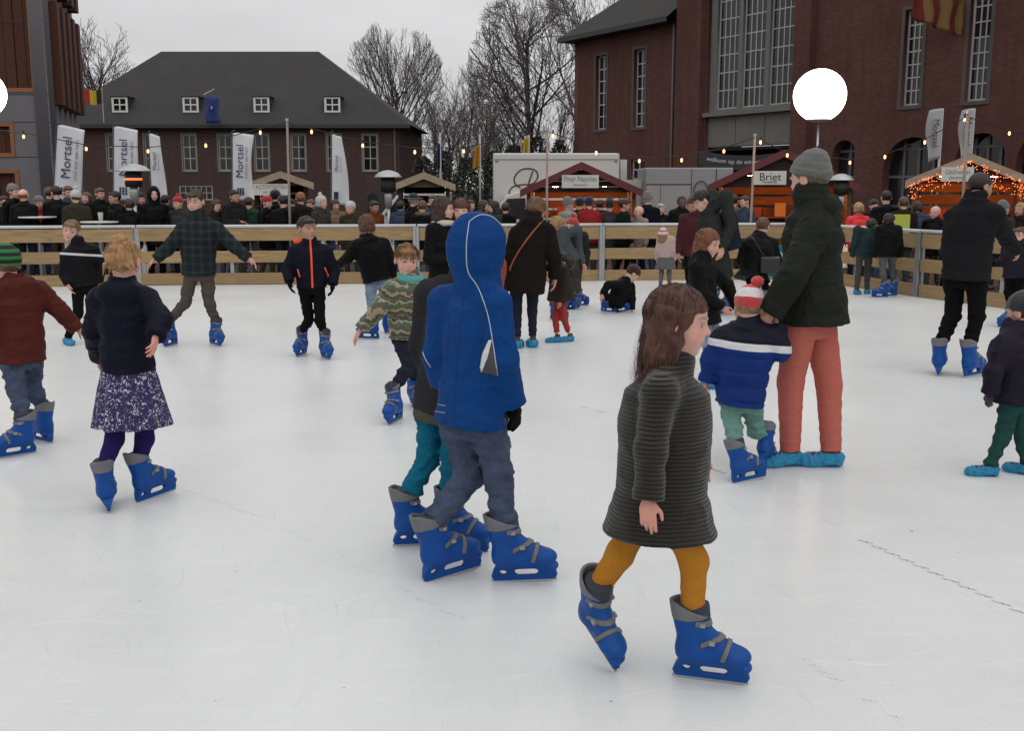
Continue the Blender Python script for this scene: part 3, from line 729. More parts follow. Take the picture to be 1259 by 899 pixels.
        sdf_ob('hat', fhat, hc - hd * .75, hc + hd * 1.0, hh, hm, root, B)
    if extra: extra(S)
    return S
def surf_tube(S, pix, rad, mat, name, dy0=0, n=8, key='jacket'):
    """a thin cord or strip laid along a garment where the given outline crosses it"""
    o = S[key]; B = S['B']; pts = []; dense = []
    for (a, b) in zip(pix[:-1], pix[1:]):
        for k in range(n): dense.append((a[0] + (b[0] - a[0]) * k / n, a[1] + (b[1] - a[1]) * k / n))
    dense.append(pix[-1]); dense = [dense[0]] + [tuple(np.mean(dense[max(0, i - 3):i + 4], 0)) for i in range(1, len(dense) - 1)] + [dense[-1]]
    from mathutils.bvhtree import BVHTree
    me = o.data; co = np.empty(len(me.vertices) * 3, np.float32); me.vertices.foreach_get('co', co)
    bv = S.setdefault('bvh_' + key, BVHTree.FromPolygons([Vector(c) for c in co.reshape(-1, 3)], [tuple(p.vertices) for p in me.polygons]))
    for u, v in dense:
        d = ray(u, v); hit = bv.ray_cast(Vector(CAM - B), Vector(unit(d)))
        if hit[0] is not None: pts.append(np.array(hit[0]) + np.array(hit[1]) * rad * .35)
    if len(pts) > 2: return MB().tube(pts, rad, 6).build(name, mat, S['root'], True)
# ------------------------------------------------------------------ ground, rink floor
GZ = -.45      # the square lies a step below the rink platform
def mat_ice():
    t = NT('white_plastic_ice'); o = t.obj()
    n = t.noise(o, .55, 5, .6, .6); st = t.noise(t.map(o, (.6, 3.5, 1), rot=(0, 0, .35)), 2.6, 6, .7, .5); st2 = t.noise(t.map(o, (5, .7, 1), rot=(0, 0, -.5)), 2.4, 6, .7, .4); f = t.noise(o, 46, 4, .7)
    v = t.n('TexVoronoi', Vector=t.n('VectorMath', _operation='ADD', i0=o, i1=t.n('CombineXYZ', X=t.math('MULTIPLY', t.noise(o, 1.5, 2), .6), Y=0.0, Z=0.0).outputs[0]).outputs[0], Scale=2.2, _feature='DISTANCE_TO_EDGE').outputs['Distance']
    wp = t.n('VectorMath', _operation='ADD', i0=o, i1=t.n('VectorMath', _operation='SCALE', i0=t.n('TexNoise', Vector=o, Scale=.5).outputs['Color'], Scale=1.6).outputs[0]).outputs[0]; scr = t.noise(t.map(wp, (1.0, 34, 1), rot=(0, 0, .7)), 3.0, 3, .6); scr2 = t.noise(t.map(wp, (38, 1.0, 1), rot=(0, 0, .25)), 3.0, 3, .6)
    c = t.mix(t.ramp(n, [(.3, 0), (.7, 1)]), (.625, .633, .628), (.70, .706, .70)); c = t.mix(t.math('MULTIPLY', t.ramp(st, [(.42, 0), (.72, 1)]), .25), c, (.76, .77, .77)); c = t.mix(t.math('MULTIPLY', t.ramp(st2, [(.5, 0), (.75, 1)]), .16), c, (.52, .53, .535))
    c = t.mix(t.math('MULTIPLY', t.ramp(scr, [(.60, 0), (.68, 1)]), .42), c, (.82, .83, .83)); c = t.mix(t.math('MULTIPLY', t.ramp(scr2, [(.62, 0), (.70, 1)]), .34), c, (.48, .485, .49))
    c = t.mix(t.math('MULTIPLY', f, .12), c, (.45, .46, .47))
    sp = t.noise(o, 21, 1, .4); c = t.mix(t.ramp(sp, [(.80, 0), (.83, .55)]), c, (.10, .10, .10))
    t.p(Base__Color=c, Roughness=t.math('ADD', t.math('MULTIPLY_ADD', st, .16, .18), t.math('MULTIPLY', n, .12)), Specular__IOR__Level=.35, IOR=1.38)
    t.bump(t.math('ADD', t.math('ADD', t.math('MULTIPLY', st, .5), t.math('MULTIPLY', t.math('ADD', scr, scr2), .5)), t.math('MULTIPLY', f, .5)), .22, .006); return t.m
FB = [(-130, 355.5), (172, 351), (514, 348), (741, 345), (988, 343.5), (1128, 365), (1290, 386)]   # foot of the boards
FW = [G(u, v) for u, v in FB]; FW[0] = FW[1] + (FW[0] - FW[1]) * 1.9; FW[-1] = FW[-2] + (FW[-1] - FW[-2]) * 2.2
rb = MB(); fd = FW[-1] - FW[-2]; FEND = FW[-1] + fd * (FW[-1][1] + 6) / -fd[1]
poly = [np.array([-30, -6, 0]), np.array([-30, FW[0][1], 0])] + FW + [FEND]
n_ = len(poly); vs = [p for p in poly] + [p + np.array([0, 0, -.06]) for p in poly]
rb.add(vs, [tuple(range(n_))[::-1]] + [(i, (i+1) % n_, n_ + (i+1) % n_, n_ + i) for i in range(n_)])
ice = rb.build('rink_floor', mat_ice()); ice['kind'] = 'structure'
M_SEAM = m_plain('seam_joint_grey', (.20, .20, .21), .8)  # plain grey of the thin joint strips between floor panels
def seam(a, b, n, amp, name, w=.0022, skip=0.0):
    a, b = G(*a), G(*b); d = unit(b - a); s = np.array([-d[1], d[0], 0]); L = np.linalg.norm(b - a); mb = MB(); step = L / n; rr = random.Random(n)
    prof = [(0, 0), (.30, .15), (.42, .75), (.55, .35), (.68, 1), (.85, .9), (1.0, 0)]
    for i in range(n):
        if rr.random() < skip: continue
        q = [a + d * step * (i + x) + s * amp * (y - .5) for x, y in prof[:6]]
        for p0, p1 in zip(q[:-1], q[1:]):
            e = unit(p1 - p0); k = np.array([-e[1], e[0], 0]) * w * rr.uniform(.5, 1.1)
            mb.add([p0 - k, p1 - k, p1 + k, p0 + k], [(0, 1, 2, 3)])
    mb.v = [(x, y, .0022) for x, y, z in mb.v]
    o = mb.build(name, M_SEAM, ice); o['kind'] = 'stuff'
seam((1058, 664), (1340, 792), 14, .025, 'panel_seam')
seam((982, 808), (1110, 888), 9, .03, 'panel_seam', .0005, .3); seam((716, 500), (742, 508), 3, .03, 'panel_seam', .003, .2); seam((873, 576), (892, 583), 3, .02, 'panel_seam', .003)
seam((800, 520), (1058, 664), 16, .02, 'panel_seam', .0007, .5); seam((-60, 500), (330, 640), 14, .025, 'panel_seam', .0008, .5); seam((330, 640), (640, 800), 12, .025, 'panel_seam', .0006, .6)
def mat_ground():
    t = NT('wet_square_paving'); o = t.obj(); n = t.noise(o, .6, 5); k = t.n('TexBrick', Vector=o, Scale=3.0, Color1=(.03, .029, .028, 1), Color2=(.042, .04, .038, 1), Mortar=(.03, .03, .03, 1)).outputs['Color']
    t.p(Base__Color=t.mix(t.math('MULTIPLY', n, .5), k, (.03, .03, .03)), Roughness=.9, Specular__IOR__Level=.15); t.bump(n, .2, .02); return t.m
M_GR = mat_ground()
g_ = MB(); g_.add([(-600, -300, GZ), (600, -300, GZ), (600, 900, GZ), (-600, 900, GZ)], [(0, 1, 2, 3)]); gr = g_.build('ground', M_GR); gr['kind'] = 'structure'
# deck for onlookers behind the boards
dk = MB(); FO = [p + np.array([0, .06, -.03]) for p in FW]; out = [np.array([-30, 22.5, -.03]), np.array([3.5, 22.5, -.03]), np.array([10.5, 21.0, -.03]), np.array([15, 12, -.03])]
top_ = [np.array([-30, FO[0][1], -.03])] + FO + [FEND + np.array([0, .06, -.03]), FEND + np.array([6, 0, -.03])] + out[::-1][1:]; nt_ = len(top_)
dk.add(top_ + [p + np.array([0, 0, -.40]) for p in top_], [tuple(range(nt_))[::-1], ] + [(i, (i+1) % nt_, nt_ + (i+1) % nt_, nt_ + i) for i in range(nt_)]); d_ = dk.build('viewing_deck', m_wood('deck_boards', (.03, .025, .02), (6, 1, 1), .95)); d_['kind'] = 'structure'

# ------------------------------------------------------------------ rink boards
M_PINE = m_wood('pale_pine_board', (.35, .24, .12), (1.0, 9, 9)); M_GALV = m_plain('galvanised_steel', (.38, .39, .40), .42, .75, .2, 14); M_RAIL = m_plain('pale_grey_rail', (.50, .51, .53), .45, 0, .12, 4)
plab = ['long pale timber rink barrier at far left behind the skirt girl', 'timber rink barrier behind the boy in plaid jacket', 'timber rink barrier behind the camouflage boy and blue hood', 'timber rink barrier behind the crouching child', 'timber rink barrier at right behind the leaning children', 'timber rink barrier behind the man in black jacket']
for i in range(6):
    a, b = FW[i], FW[i+1]; d = unit(b - a); L = np.linalg.norm(b - a) - .05; nrm = np.array([-d[1], d[0], 0]); nrm = nrm if nrm[1] > 0 else -nrm
    root = empty('rink_barrier', a); tag(root, plab[i], 'barrier', 'rink barriers')
    M = frame_mat((0, 0, 0), d, nrm, (0, 0, 1)); Lb = L
    for z0, z1 in ((.004, .19), (.37, .56), (.72, .93)):
        nb = max(1, round(Lb / 4.6)); cuts = [Lb * k / nb for k in range(nb + 1)]
        for k in range(nb):
            o = MB().box((.03 + (k > 0) * .003, -.02, z0), (cuts[k+1] - cuts[k] - .003 + (.0 if k else .0), .02, z1)).build('board', M_PINE, root); o.matrix_local = M @ Matrix.Translation((cuts[k], random.uniform(-.004, .004), random.uniform(-.006, .006)))
            bv = o.modifiers.new('bevel', 'BEVEL'); bv.width = .006; bv.segments = 2
    r = MB().tube([(0, .0, .965), (L + .03, .0, .965)], .027, 10).build('rail', M_RAIL, root, True); r.matrix_local = M
    xs = [0.0, L]
    for x in xs:
        if i > 1 or (i == 1 and x > 0): p = MB().box((x - .022, -.038, 0), (x + .022, -.021, .95)).build('post', M_GALV, root); p.matrix_local = M
        p = MB().box((x - .03, .021, -.02), (x + .03, .06, .95)).build('back_post', M_GALV, root); p.matrix_local = M
    m = 1
    while m * 1.5 < L - .5:
        p = MB().box((m * 1.5 - .03, .021, -.02), (m * 1.5 + .03, .06, .92)).build('back_post', M_GALV, root); p.matrix_local = M
        p = MB().tube([(m * 1.5, 0, .90), (m * 1.5, 0, .975)], .010, 6).build('rail_clip', M_RAIL, root); p.matrix_local = M; m += 1

# ------------------------------------------------------------------ masonry
def mat_brick(name, c1, c2, mortar, rot=0, sc=1.0):
    t = NT(name); o = t.obj()
    x, y, z = t.sep(o); uv = t.n('CombineXYZ', X=x, Y=y, Z=0.0).outputs[0]
    br = t.n('TexBrick', Vector=uv, Scale=4.4 * sc, Color1=(*c1, 1), Color2=(*c2, 1), Mortar=(*mortar, 1)); br.inputs['Mortar Size'].default_value = .014; br.inputs['Row Height'].default_value = .30; br.inputs['Brick Width'].default_value = .95
    n = t.noise(o, .35, 5, .6); n2 = t.noise(o, 3.5, 4, .7); st = t.noise(t.map(o, (2.2, .12, 1)), 1.3, 4, .6)
    c = t.mix(t.math('MULTIPLY', t.ramp(n, [(.35, 0), (.7, 1)]), .55), br.outputs['Color'], shade(c1, .5)); c = t.mix(t.math('MULTIPLY', n2, .3), c, shade(c2, 1.3)); c = t.mix(t.math('MULTIPLY', t.ramp(st, [(.5, 0), (.75, 1)]), .45), c, shade(c1, .45))
    t.p(Base__Color=c, Roughness=.92, Specular__IOR__Level=.15); t.bump(br.outputs['Fac'], .5, -.01); return t.m
M_BRICK = mat_brick('dark_red_brick', (.142, .062, .050), (.094, .044, .039), (.085, .065, .06))
M_BRICK2 = mat_brick('brown_brick', (.102, .062, .054), (.072, .046, .042), (.075, .062, .06))
M_STONE = m_plain('grey_limestone', (.155, .15, .135), .85, 0, .22, 1.6, .25); M_CONC = m_plain('blue_grey_concrete', (.145, .138, .152), .85, 0, .18, .9, .2)
M_FRAME = m_plain('white_window_paint', (.40, .39, .365), .55, 0, .12, 3); M_FRAMEG = m_plain('greyed_window_paint', (.36, .34, .30), .6, 0, .15, 3)
def mat_glass():
    t = NT('dark_window_glass'); r = t.n('ObjectInfo').outputs['Random']; t.p(Base__Color=t.mix(r, (.008, .008, .010), (.035, .033, .040)), Roughness=t.math('MULTIPLY_ADD', r, .12, .04), Specular__IOR__Level=.5); t.bump(t.noise(t.obj(), .8, 2), .05, .05); return t.m
M_GLASS = mat_glass()
def mat_roof(name, col):
    t = NT(name); o = t.obj(); x, y, z = t.sep(o); row = t.math('FRACT', t.math('MULTIPLY', z, 3.4)); n = t.noise(o, .7, 5, .6); n2 = t.noise(o, 9, 3, .7)
    c = t.mix(n, shade(col, .7), shade(col, 1.35)); c = t.mix(t.math('MULTIPLY', n2, .4), c, shade(col, .6)); c = t.mix(t.math('MULTIPLY', t.math('LESS_THAN', row, .14), .4), c, shade(col, .5))
    t.p(Base__Color=c, Roughness=.75, Specular__IOR__Level=.3); t.bump(t.math('ADD', row, t.math('MULTIPLY', n2, .6)), .6, .03); return t.m
M_ROOF = mat_roof('slate_roof_tiles', (.040, .037, .037)); M_ROOF2 = mat_roof('mossy_roof_tiles', (.026, .023, .021))
class Wall:
    """a wall plane: local x along the wall, y up, z out of the wall; openings cut through"""
    def __init__(s, a, b, z0, thick, parent):
        s.a = np.array([a[0], a[1], z0]); s.d = unit(np.array([b[0]-a[0], b[1]-a[1], 0])); s.n = np.array([s.d[1], -s.d[0], 0])
        if s.n @ (CAM - s.a) < 0: s.n = -s.n
        s.L = math.hypot(b[0]-a[0], b[1]-a[1]); s.th = thick; s.par = parent; s.holes = []
    def uv(s, u, v): p = on_plane(u, v, s.a, s.n) - s.a; return float(p @ s.d), float(p[2])
    def M(s, off=0.0): return frame_mat(s.a + s.n * off - np.array(s.par.location), s.d, (0, 0, 1), s.n * (1 if np.cross(s.d, (0, 0, 1)) @ s.n > 0 else 1))
    def put(s, mesh, name, mat, off=0.0, parent=None):
        o = ob(name, mesh, mat, parent or s.par)
        if parent is None: o.matrix_local = s.M(off)
        return o
    def build(s, outline, mat, name='wall'):
        me = plate_mesh([outline] + s.holes, s.th, name); o = s.put(me, name, mat, -s.th / 2); return o
def rect(x0, y0, x1, y1): return [(x0, y0), (x1, y0), (x1, y1), (x0, y1)]
def arch(x0, y0, x1, y1, n=10):
    r = (x1 - x0) / 2; cx = (x0 + x1) / 2; return [(x0, y0), (x1, y0)] + [(cx + r * math.cos(math.pi * k / n), y1 - r + r * math.sin(math.pi * k / n)) for k in range(n + 1)]
def window(W, x0, y0, x1, y1, cols, rows, depth=.22, fw=.09, bar=.045, surround=None, mat=None, name='window', hole=True, sill=True):
    """frame and bars as one part, every pane a child of it"""
    if hole: W.holes.append(rect(x0, y0, x1, y1))
    b = MB(); z0, z1 = -depth, -depth + .06
    b.box((x0, y0, z0), (x0 + fw, y1, z1)); b.box((x1 - fw, y0, z0), (x1, y1, z1)); b.box((x0 + fw, y0, z0), (x1 - fw, y0 + fw, z1)); b.box((x0 + fw, y1 - fw, z0), (x1 - fw, y1, z1))
    xs = [x0 + fw + (x1 - x0 - 2 * fw) * k / cols for k in range(cols + 1)]; ys = [y0 + fw + (y1 - y0 - 2 * fw) * k / rows for k in range(rows + 1)]
    for x in xs[1:-1]: b.box((x - bar / 2, y0 + fw, z0 + .003), (x + bar / 2, y1 - fw, z1 - .006))
    for y in ys[1:-1]: b.box((x0 + fw, y - bar / 2, z0 + .006), (x1 - fw, y + bar / 2, z1 - .003))
    f = W.put(b.mesh(name), name, mat or M_FRAME)
    pm = MB().box((0, 0, 0), (xs[1] - xs[0], ys[1] - ys[0], .012)).mesh('pane')
    for i in range(cols):
        for j in range(rows):
            p = ob('pane', pm, M_GLASS, f); p.location = (xs[i], ys[j], -depth + .012)
            p.rotation_euler = (random.uniform(-.006, .006), random.uniform(-.01, .01), 0)
    if surround:
        s, m = surround; q = MB(); q.box((x0 - s, y0 - s, -.05), (x0, y1 + s, .035)); q.box((x1, y0 - s, -.05), (x1 + s, y1 + s, .035)); q.box((x0, y1, -.05), (x1, y1 + s, .035)); q.box((x0, y0 - s, -.05), (x1, y0, .06)); W.put(q.mesh('surround'), 'surround', m)
    return f

# ---- long hipped-roof hall at the left
HY = 75.0; hall = empty('hipped_hall', P(300, 230, HY) * np.array([1, 1, 0]) + np.array([0, 0, GZ])); tag(hall, 'long dark brick hall with steep hipped slate roof and four dormers', 'building')
xl, xr = P(66, 200, HY)[0], P(491, 200, HY)[0]; ze = P(300, 151, HY)[2]; W = Wall((xl, HY), (xr, HY), GZ, .35, hall)
for k, u in enumerate((140, 186, 233, 277, 322, 367, 411, 455)):
    x0, y1 = W.uv(u - 9.5, 165); x1, y0 = W.uv(u + 9.5, 210); window(W, x0, y0, x1, y1, 2, 3, .16, .09, .07, (.08, m_plain('weathered_surround', (.20, .185, .165), .8)), M_FRAMEG)
for u0, u1 in ((220, 262), (300, 340)):
    x0, y1 = W.uv(u0, 228); x1, y0 = W.uv(u1, 246); window(W, x0, y0, x1, y1, 6, 2, .10, .08, .05, None, M_FRAMEG, 'basement_window')
W.build(rect(0, 0, W.L, ze - GZ), M_BRICK2)
W2 = Wall((xr, HY), (xr + .6, HY + 12), GZ, .35, hall); W2.build(rect(0, 0, W2.L, ze - GZ), M_BRICK2)
rl, rr = P(198, 63, HY + 6), P(392, 64, HY + 6); zr = rl[2]; e = .55; ez = ze - .15
el, er = xl - e, xr + e + .3; ys0, ys1 = HY - e, HY + 12 + e; c = np.array(hall.location)
rf = MB(); V = [np.array(q) - c for q in ((el, ys0, ez), (er, ys0, ez), (er + .3, ys1, ez), (el, ys1, ez), (rl[0], HY + 6, zr), (rr[0], HY + 6, zr))]
rf.add(V, [(0, 1, 5, 4), (1, 2, 5), (2, 3, 4, 5), (3, 0, 4), (3, 2, 1, 0)]); roof = rf.build('roof', M_ROOF, hall)
MB().box((el - c[0], ys0 - .10 - c[1], ez - .22 - c[2]), (er - c[0], ys0 + .02 - c[1], ez + .02 - c[2])).build('gutter', m_plain('dark_gutter', (.03, .028, .03), .6), hall)
dpx = P(485, 160, HY - .1); MB().tube([(dpx[0] - c[0], dpx[1] - c[1], .0), (dpx[0] - c[0], dpx[1] - c[1], ez - c[2] - .2)], .07, 8).build('downpipe', m_plain('zinc_pipe', (.16, .16, .17), .5, .5), hall)
rn = unit(np.cross(V[1] - V[0], V[4] - V[0]))
for u in (148, 235, 322, 409):
    p = on_plane(u, 138, V[0] + c, rn); q = P(u, 119, p[1]); w = .55; hgt = q[2] - p[2]; o = empty('tmp', p); bpy.data.objects.remove(o)
    dm = MB(); dm.box((-w, 0, 0), (w, 2.6, hgt)); d = dm.build('dormer', M_ROOF, hall, loc=tuple(p - c))
    MB().box((-w - .08, -.12, hgt), (w + .08, 2.6, hgt + .07)).build('dormer_roof', M_ROOF, d)
    f = MB()
    for b0, b1 in (((-w, -.06, 0), (w, -.002, .12)), ((-w, -.06, hgt - .12), (w, -.002, hgt)), ((-w, -.06, .12), (-w + .14, -.002, hgt - .12)), ((w - .14, -.06, .12), (w, -.002, hgt - .12)), ((-.04, -.055, .12), (.04, -.004, hgt - .12)), ((-w + .14, -.05, hgt / 2 - .04), (w - .14, -.004, hgt / 2 + .04))): f.box(b0, b1)
    f.build('dormer_frame', m_plain('bright_white_paint', (.68, .68, .66), .5), d); MB().box((-w + .1, -.03, .1), (w - .1, -.001, hgt - .1)).build('pane', M_GLASS, d)

# ---- brick town hall on the right, running towards the camera
TA = np.array([P(701, 230, 68.4)[0], 68.4]); q1, q2 = P(735, 230, 66.0), P(1210, 230, 43.6); td = unit((q2 - q1)[:2]); TA = q1[:2] - td * 2.2; TB = q1[:2] + td * 46
town = empty('town_hall', (TA[0], TA[1], GZ)); tag(town, 'big dark red brick town hall with tall lattice windows and arches', 'building')
W = Wall(TA, TB, GZ, .5, town)
SUR = (.16, m_plain('dark_surround_stone', (.085, .078, .07), .9, 0, .2, 2, .2))  # stone surround in a plain darker tone than the bay
for u0, u1, v0, v1, cc, rr_ in ((733, 746, 69, 159, 2, 6), (780, 794, 61, 156, 2, 6)):
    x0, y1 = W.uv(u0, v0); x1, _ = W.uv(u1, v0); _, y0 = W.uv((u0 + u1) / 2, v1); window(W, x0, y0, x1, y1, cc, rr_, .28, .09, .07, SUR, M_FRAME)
for u0, u1, v0, v1 in ((1114, 1137, 12, 129), (1195, 1222, -14, 123)):
    x0, y1 = W.uv(u0, v0); x1, _ = W.uv(u1, v0); _, y0 = W.uv((u0 + u1) / 2, v1); window(W, x0, y0, x1, y1, 3, 7, .28, .09, .06, (.16, m_plain('dark_surround_stone', (.085, .078, .07), .9, 0, .2, 2, .2)), M_FRAME)
x0, y1 = W.uv(776, 196); x1, y0 = W.uv(792, 221); window(W, x0, y0, x1, y1, 2, 2, .2, .10, .08, None, M_FRAME, 'lower_window')
# central stone bay with three tall lights
bx0, _ = W.uv(868, 140); bx1, _ = W.uv(977, 140); by0 = W.uv(868, 182)[1]; by1 = W.uv(868, -12)[1] + 1
W.holes.append(rect(bx0, .02, bx1, by1))
SB = Wall(TA, TB, GZ, .3, town); sy0 = W.uv(871, 141)[1]; ly1 = by1 - .7; wd = (bx1 - bx0); 
for k in range(3):
    x0 = bx0 + wd * (.075 + .30 * k); x1 = x0 + wd * .255; window(SB, x0, sy0 + .25, x1, ly1, 4, 7, .42, .07, .06, None, M_FRAME, 'tall_light')
SB.build(rect(bx0 + .01, by0 + .02, bx1 - .01, by1 - .01), M_STONE, 'stone_bay').matrix_local = SB.M(-.35)
b = MB(); b.box((bx0 - .1, sy0 - .12, -.2), (bx1 + .1, sy0 + .1, .18)); W.put(b.mesh('stone_sill'), 'stone_sill', M_STONE)
pn = (bx1 - bx0) / 3
for k in range(3): W.put(MB().box((bx0 + pn * k + .03, by0 + .06, -.2), (bx0 + pn * (k + 1) - .03, sy0 - .14, -.16)).mesh('stone_panel'), 'stone_panel', M_STONE)
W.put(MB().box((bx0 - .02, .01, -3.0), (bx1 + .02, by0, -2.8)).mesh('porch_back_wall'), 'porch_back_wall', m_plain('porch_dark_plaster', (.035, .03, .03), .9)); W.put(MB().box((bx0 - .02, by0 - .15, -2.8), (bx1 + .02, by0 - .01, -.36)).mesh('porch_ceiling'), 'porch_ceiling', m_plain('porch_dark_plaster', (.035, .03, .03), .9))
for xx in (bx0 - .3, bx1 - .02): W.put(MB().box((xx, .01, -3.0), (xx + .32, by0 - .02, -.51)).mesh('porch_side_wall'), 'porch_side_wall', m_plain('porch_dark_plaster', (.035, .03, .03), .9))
# arched openings
for u0, u1, v0 in ((1024, 1053, 172), (1087, 1160, 168), (1176, 1240, 163), (1252, 1330, 158)):
    x0, y1 = W.uv(u0, v0); x1, _ = W.uv(u1, v0); y1 = W.uv((u0 + u1) / 2, v0)[1]
    W.holes.append(arch(x0, .02, x1, y1)); W.put(MB().box((x0 - .1, 0, -.62), (x1 + .1, y1 + .05, -.56)).mesh('arch_recess'), 'arch_recess', M_GLASS)
    f = MB(); nx = 4 if u1 - u0 > 40 else 2
    for k in range(1, nx): x = x0 + (x1 - x0) * k / nx; f.box((x - .06, 0, -.55), (x + .06, y1 - .1, -.48))
    for y in (1.2, 2.5, 3.7):
        if y < y1 - .3: f.box((x0, y - .06, -.54), (x1, y + .06, -.49))
    W.put(f.mesh('arch_glazing_bars'), 'arch_glazing_bars', m_plain('grey_steel_bars', (.11, .105, .10), .6))
ze = W.uv(704, 48)[1]; xs_ = W.uv(836, 30)[0]; W.build([(0, 0), (W.L, 0), (W.L, ze + 9), (xs_, ze + 9), (xs_, ze), (0, ze)], M_BRICK)
# taller block steps slightly forward; brick piers beside the bay
for u0, u1 in ((836, 866), (980, 1000)):
    x0 = W.uv(u0, 100)[0]; x1 = W.uv(u1, 100)[0]; W.put(MB().box((x0, .01, .003), (x1, ze + 8.9, .35)).mesh('brick_pier'), 'brick_pier', M_BRICK)
xd = W.uv(829, 100)[0]; W.put(MB().tube([(xd, .1, .1), (xd, ze - .2, .1)], .07, 8).mesh('downpipe'), 'downpipe', m_plain('zinc_pipe', (.16, .16, .17), .5, .5))
# end wall and hipped roof of the lower wing
n3 = -W.n; wl = 14.0; A3 = W.a; E3 = A3 + n3 * wl
We = Wall(A3[:2], E3[:2], GZ, .4, town); We.build(rect(0.01, 0, wl, ze), M_BRICK)
c = np.array(town.location); o_ = .9
def tp(x, dpt, z): return W.a + W.d * x + n3 * dpt + np.array([0, 0, z]) - c
r_ = MB(); V = [tp(-o_, -o_, ze), tp(xs_ + .0, -o_, ze), tp(xs_, wl / 2, ze + 6.2), tp(6.0, wl / 2, ze + 6.2), tp(-o_, wl + o_, ze), tp(xs_, wl + o_, ze)]
r_.add(V, [(0, 1, 2, 3), (4, 0, 3), (5, 4, 3, 2), (0, 4, 5, 1)]); r_.build('roof', M_ROOF2, town)
r_ = MB(); r_.add([tp(-o_, -o_ - .05, ze - .25), tp(xs_ - .02, -o_ - .05, ze - .25), tp(xs_ - .02, -o_ - .05, ze + .03), tp(-o_, -o_ - .05, ze + .03), tp(-o_, .3, ze - .25), tp(xs_ - .02, .3, ze - .25)], [(0, 1, 2, 3), (4, 5, 1, 0)]); r_.build('eaves_board', m_plain('dark_gutter', (.03, .028, .03), .6), town)

# ---- tower at the left edge
TY = 32.0; tc0 = P(62, 150, TY); tower = empty('concrete_tower', (tc0[0], TY, GZ)); tag(tower, 'grey concrete tower block with orange brown timber panels at left edge', 'building')
W = Wall((tc0[0] - 9, TY), (tc0[0], TY), GZ, .4, tower); hgt = 17.0
lev = [W.uv(50, v)[1] for v in (193, 150, 116, 25)] ; lev = [0.0] + lev + [hgt]
x0, _ = W.uv(32, 60); 
ox1, oy1 = W.uv(33, -60)[0], hgt - .6; oy0 = W.uv(33, 113)[1]; px1 = W.uv(18, 170)[0]; qy1, qy0 = W.uv(18, 150)[1], W.uv(18, 193)[1]
W.holes += [rect(.6, oy0, ox1, oy1), rect(.6, qy0, px1, qy1), rect(.6, .02, px1 + .05, qy0 - .35)]
W.build(rect(0, 0, 9, hgt), M_CONC)
M_TIM = m_wood('orange_brown_timber', (.085, .028, .014), (8, 1, 8)); M_TIMF = m_plain('copper_frame', (.26, .10, .045), .55, .2)
def slats(x0, y0, x1, y1, n):
    w_ = (x1 - x0) / n
    for k in range(n): W.put(MB().box((x0 + w_ * k + .012, y0, -.22), (x0 + w_ * (k + 1) - .012, y1, -.15 + .02 * (k % 2))).mesh('timber_slat'), 'timber_slat', M_TIM)
    f = MB(); t_ = .12; f.box((x0, y0, -.1), (x0 + t_, y1, .03)); f.box((x1 - t_, y0, -.1), (x1, y1, .03)); f.box((x0 + t_, y0, -.1), (x1 - t_, y0 + t_, .03)); f.box((x0 + t_, y1 - t_, -.1), (x1 - t_, y1, .03)); W.put(f.mesh('copper_frame'), 'copper_frame', M_TIMF)
slats(.6, oy0, ox1, oy1, 26); slats(.6, qy0, px1, qy1, 22); slats(.6, .03, px1 + .05, qy0 - .35, 22)
for y in lev[1:-1]: W.put(MB().box((0, y - .012, 0), (9, y + .012, .004)).mesh('panel_joint'), 'panel_joint', m_plain('joint_dark', (.04, .04, .045), .9))
te = P(97, 150, TY * 1.19); Ws = Wall((tc0[0], TY), (te[0], te[1]), GZ, .4, tower); Ws.build(rect(.01, 0, Ws.L, hgt), M_CONC)
for k in range(5):
    x = Ws.L * (.10 + .18 * k); f0 = tc0[2] + 1.2; zb = Ws.uv(64, 128)[1]
    for y0, y1 in ((zb, zb + 3.0), (zb + 3.4, hgt - .3)): Ws.put(MB().box((x, y0, .003), (x + Ws.L * .09, y1, .30)).mesh('timber_fin'), 'timber_fin', M_TIM)

